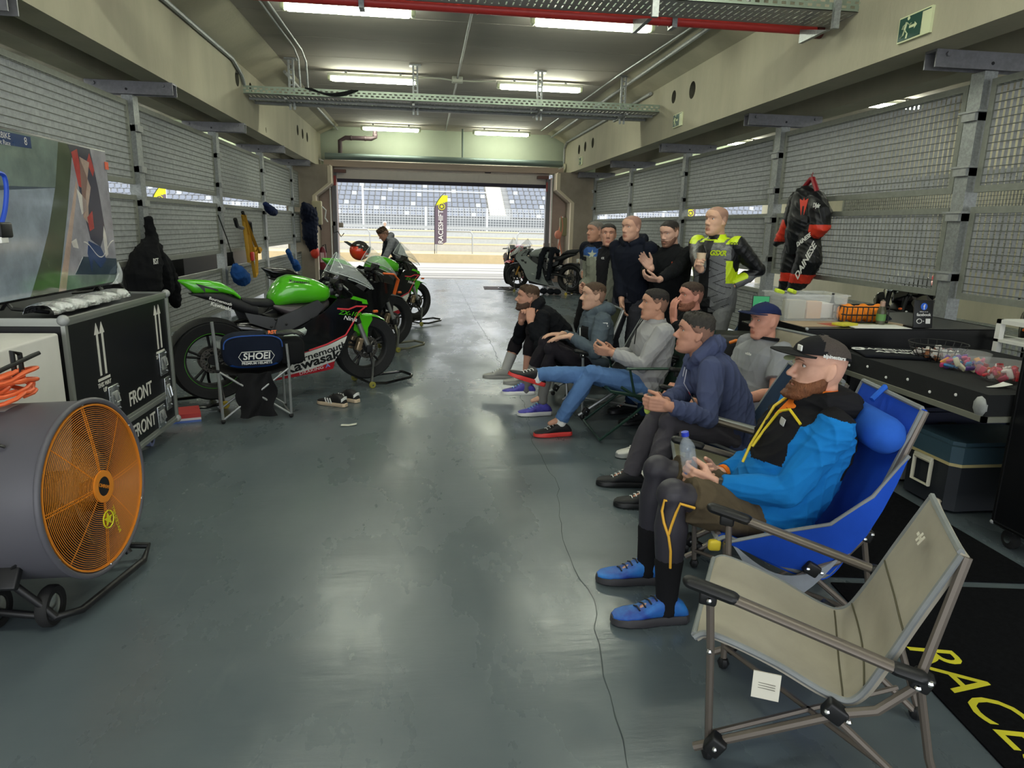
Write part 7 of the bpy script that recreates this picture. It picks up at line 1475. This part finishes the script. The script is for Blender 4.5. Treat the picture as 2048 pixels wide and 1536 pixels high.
# fire extinguisher
q = PZ(646, 545); b = B(); c = V((-2.72, 19.0, 0)); b.lathe([(.001, 0), (.085, 0), (.09, .02), (.09, .48), (.06, .56), (.03, .6), (.001, .6)], 20, TR(c.x, c.y, .35)); b.tube([c+V((0, 0, .97)), c+V((.08, 0, 1.02)), c+V((.1, 0, .8))], .015, 6, m=1); b.ab((c.x-.05, c.y-.093, .55), (c.x+.05, c.y-.088, .8), m=2); b.ab((c.x-.09, c.y-.09, 0), (c.x+.09, c.y+.09, .35), m=1)
tag(b.build('fire_extinguisher', [mat('extinguisher maroon', '#7a2430', .4), M_black, mat('label rose', '#e0b8b8', .5)]), 'maroon fire extinguisher standing by the left side of the door', 'fire extinguisher')
# boards and boxes by the right pillar
b = B(); b.box((4.3, 17.3, 1.0), (.5, .05, .36), eul(-8, 0, 20), .005); b.box((4.25, 17.26, 1.0), (.16, .05, .34), eul(-8, 0, 20), .004, m=1); b.ab((4.1, 17.28, 0), (4.5, 17.5, .84), m=2); tag(b.build('red_board', [mat('board red', '#c01f3c', .5), M_white, M_mblk]), 'red and white board on a dark box beyond the grey motorbike', 'board')
b = B(); b.ab((3.75, 16.9, 0), (4.25, 17.2, .72), m=0); 
for k in range(9): rr = random.Random(k); b.box((3.78+.44*rr.random(), 16.95+.15*rr.random(), .75+.05*rr.random()), (.09, .07, .09), eul(0, 0, 40*k), .01, m=1+k % 3)
tag(b.build('tool_trolley', [M_mblk, mat('tool yellow', '#d0a63a', .5), M_white, M_galvd]), 'low trolley of tools and tins behind the grey motorbike', 'trolley')
b = B(); b.prism([(-.55, -.5), (.5, -.5), (.55, .4), (-.5, .4)], .002, .008, RM(V((1, 0, 0)), V((0, 1, 0)), V((0, 0, 1)), (2.05, 18.0, 0))); tag(b.build('garage_mat', mat('mat maroon grey', '#5d5356', .9)), 'dark maroon mat on the floor under the grey motorbike', 'mat')
b = B()
for k in range(3): b.ell((2.85+.16*k, 16.4-.06*k, .08), (.1, .12, .075), m=0, seg=12)
tag(organic(b, 'glove_pile', M_dk, None, .014, 2, wrinkle=.012), 'dark gloves lying on the floor below the grey motorbike', 'gloves')
b = B(); b.ab((5.6, 4.2, .62), (6.2, 4.8, .86)); b.text('SUZUKI', .12, RM(V((0, -1, 0)), V((0, 0, 1)), V((-1, 0, 0)), (5.598, 4.5, .74)), .004, m=1, bold=.02); b.ab((5.65, 4.25, 0), (6.15, 4.75, .62)); tag(b.build('tyre_warmer_case', [M_mblk, M_white], flat=True), 'black case with white lettering beyond the right mesh wall', 'case')
for y0, y1 in ((2.2, 7.8), (8.0, 13.6)): mesh_panel(8.6, y0, y1, 1.05, 2.6, 1, 'mesh panel of the next bay seen through the gap at right, %s' % ('nearer stretch' if y0 < 5 else 'farther stretch'))
for i, (y0, y1) in enumerate(((10.6, 12.9), (13.6, 16.2), (17.0, 19.4))):  # dark boxes added to block the bright floor reflection behind the mesh
    case('flight_case', 'dark case added to hide bright floor beyond left mesh wall, %s from the door' % ('third', 'second', 'first')[i], -5.3, -4.5, y0, y1, 0, .95, slim=True)
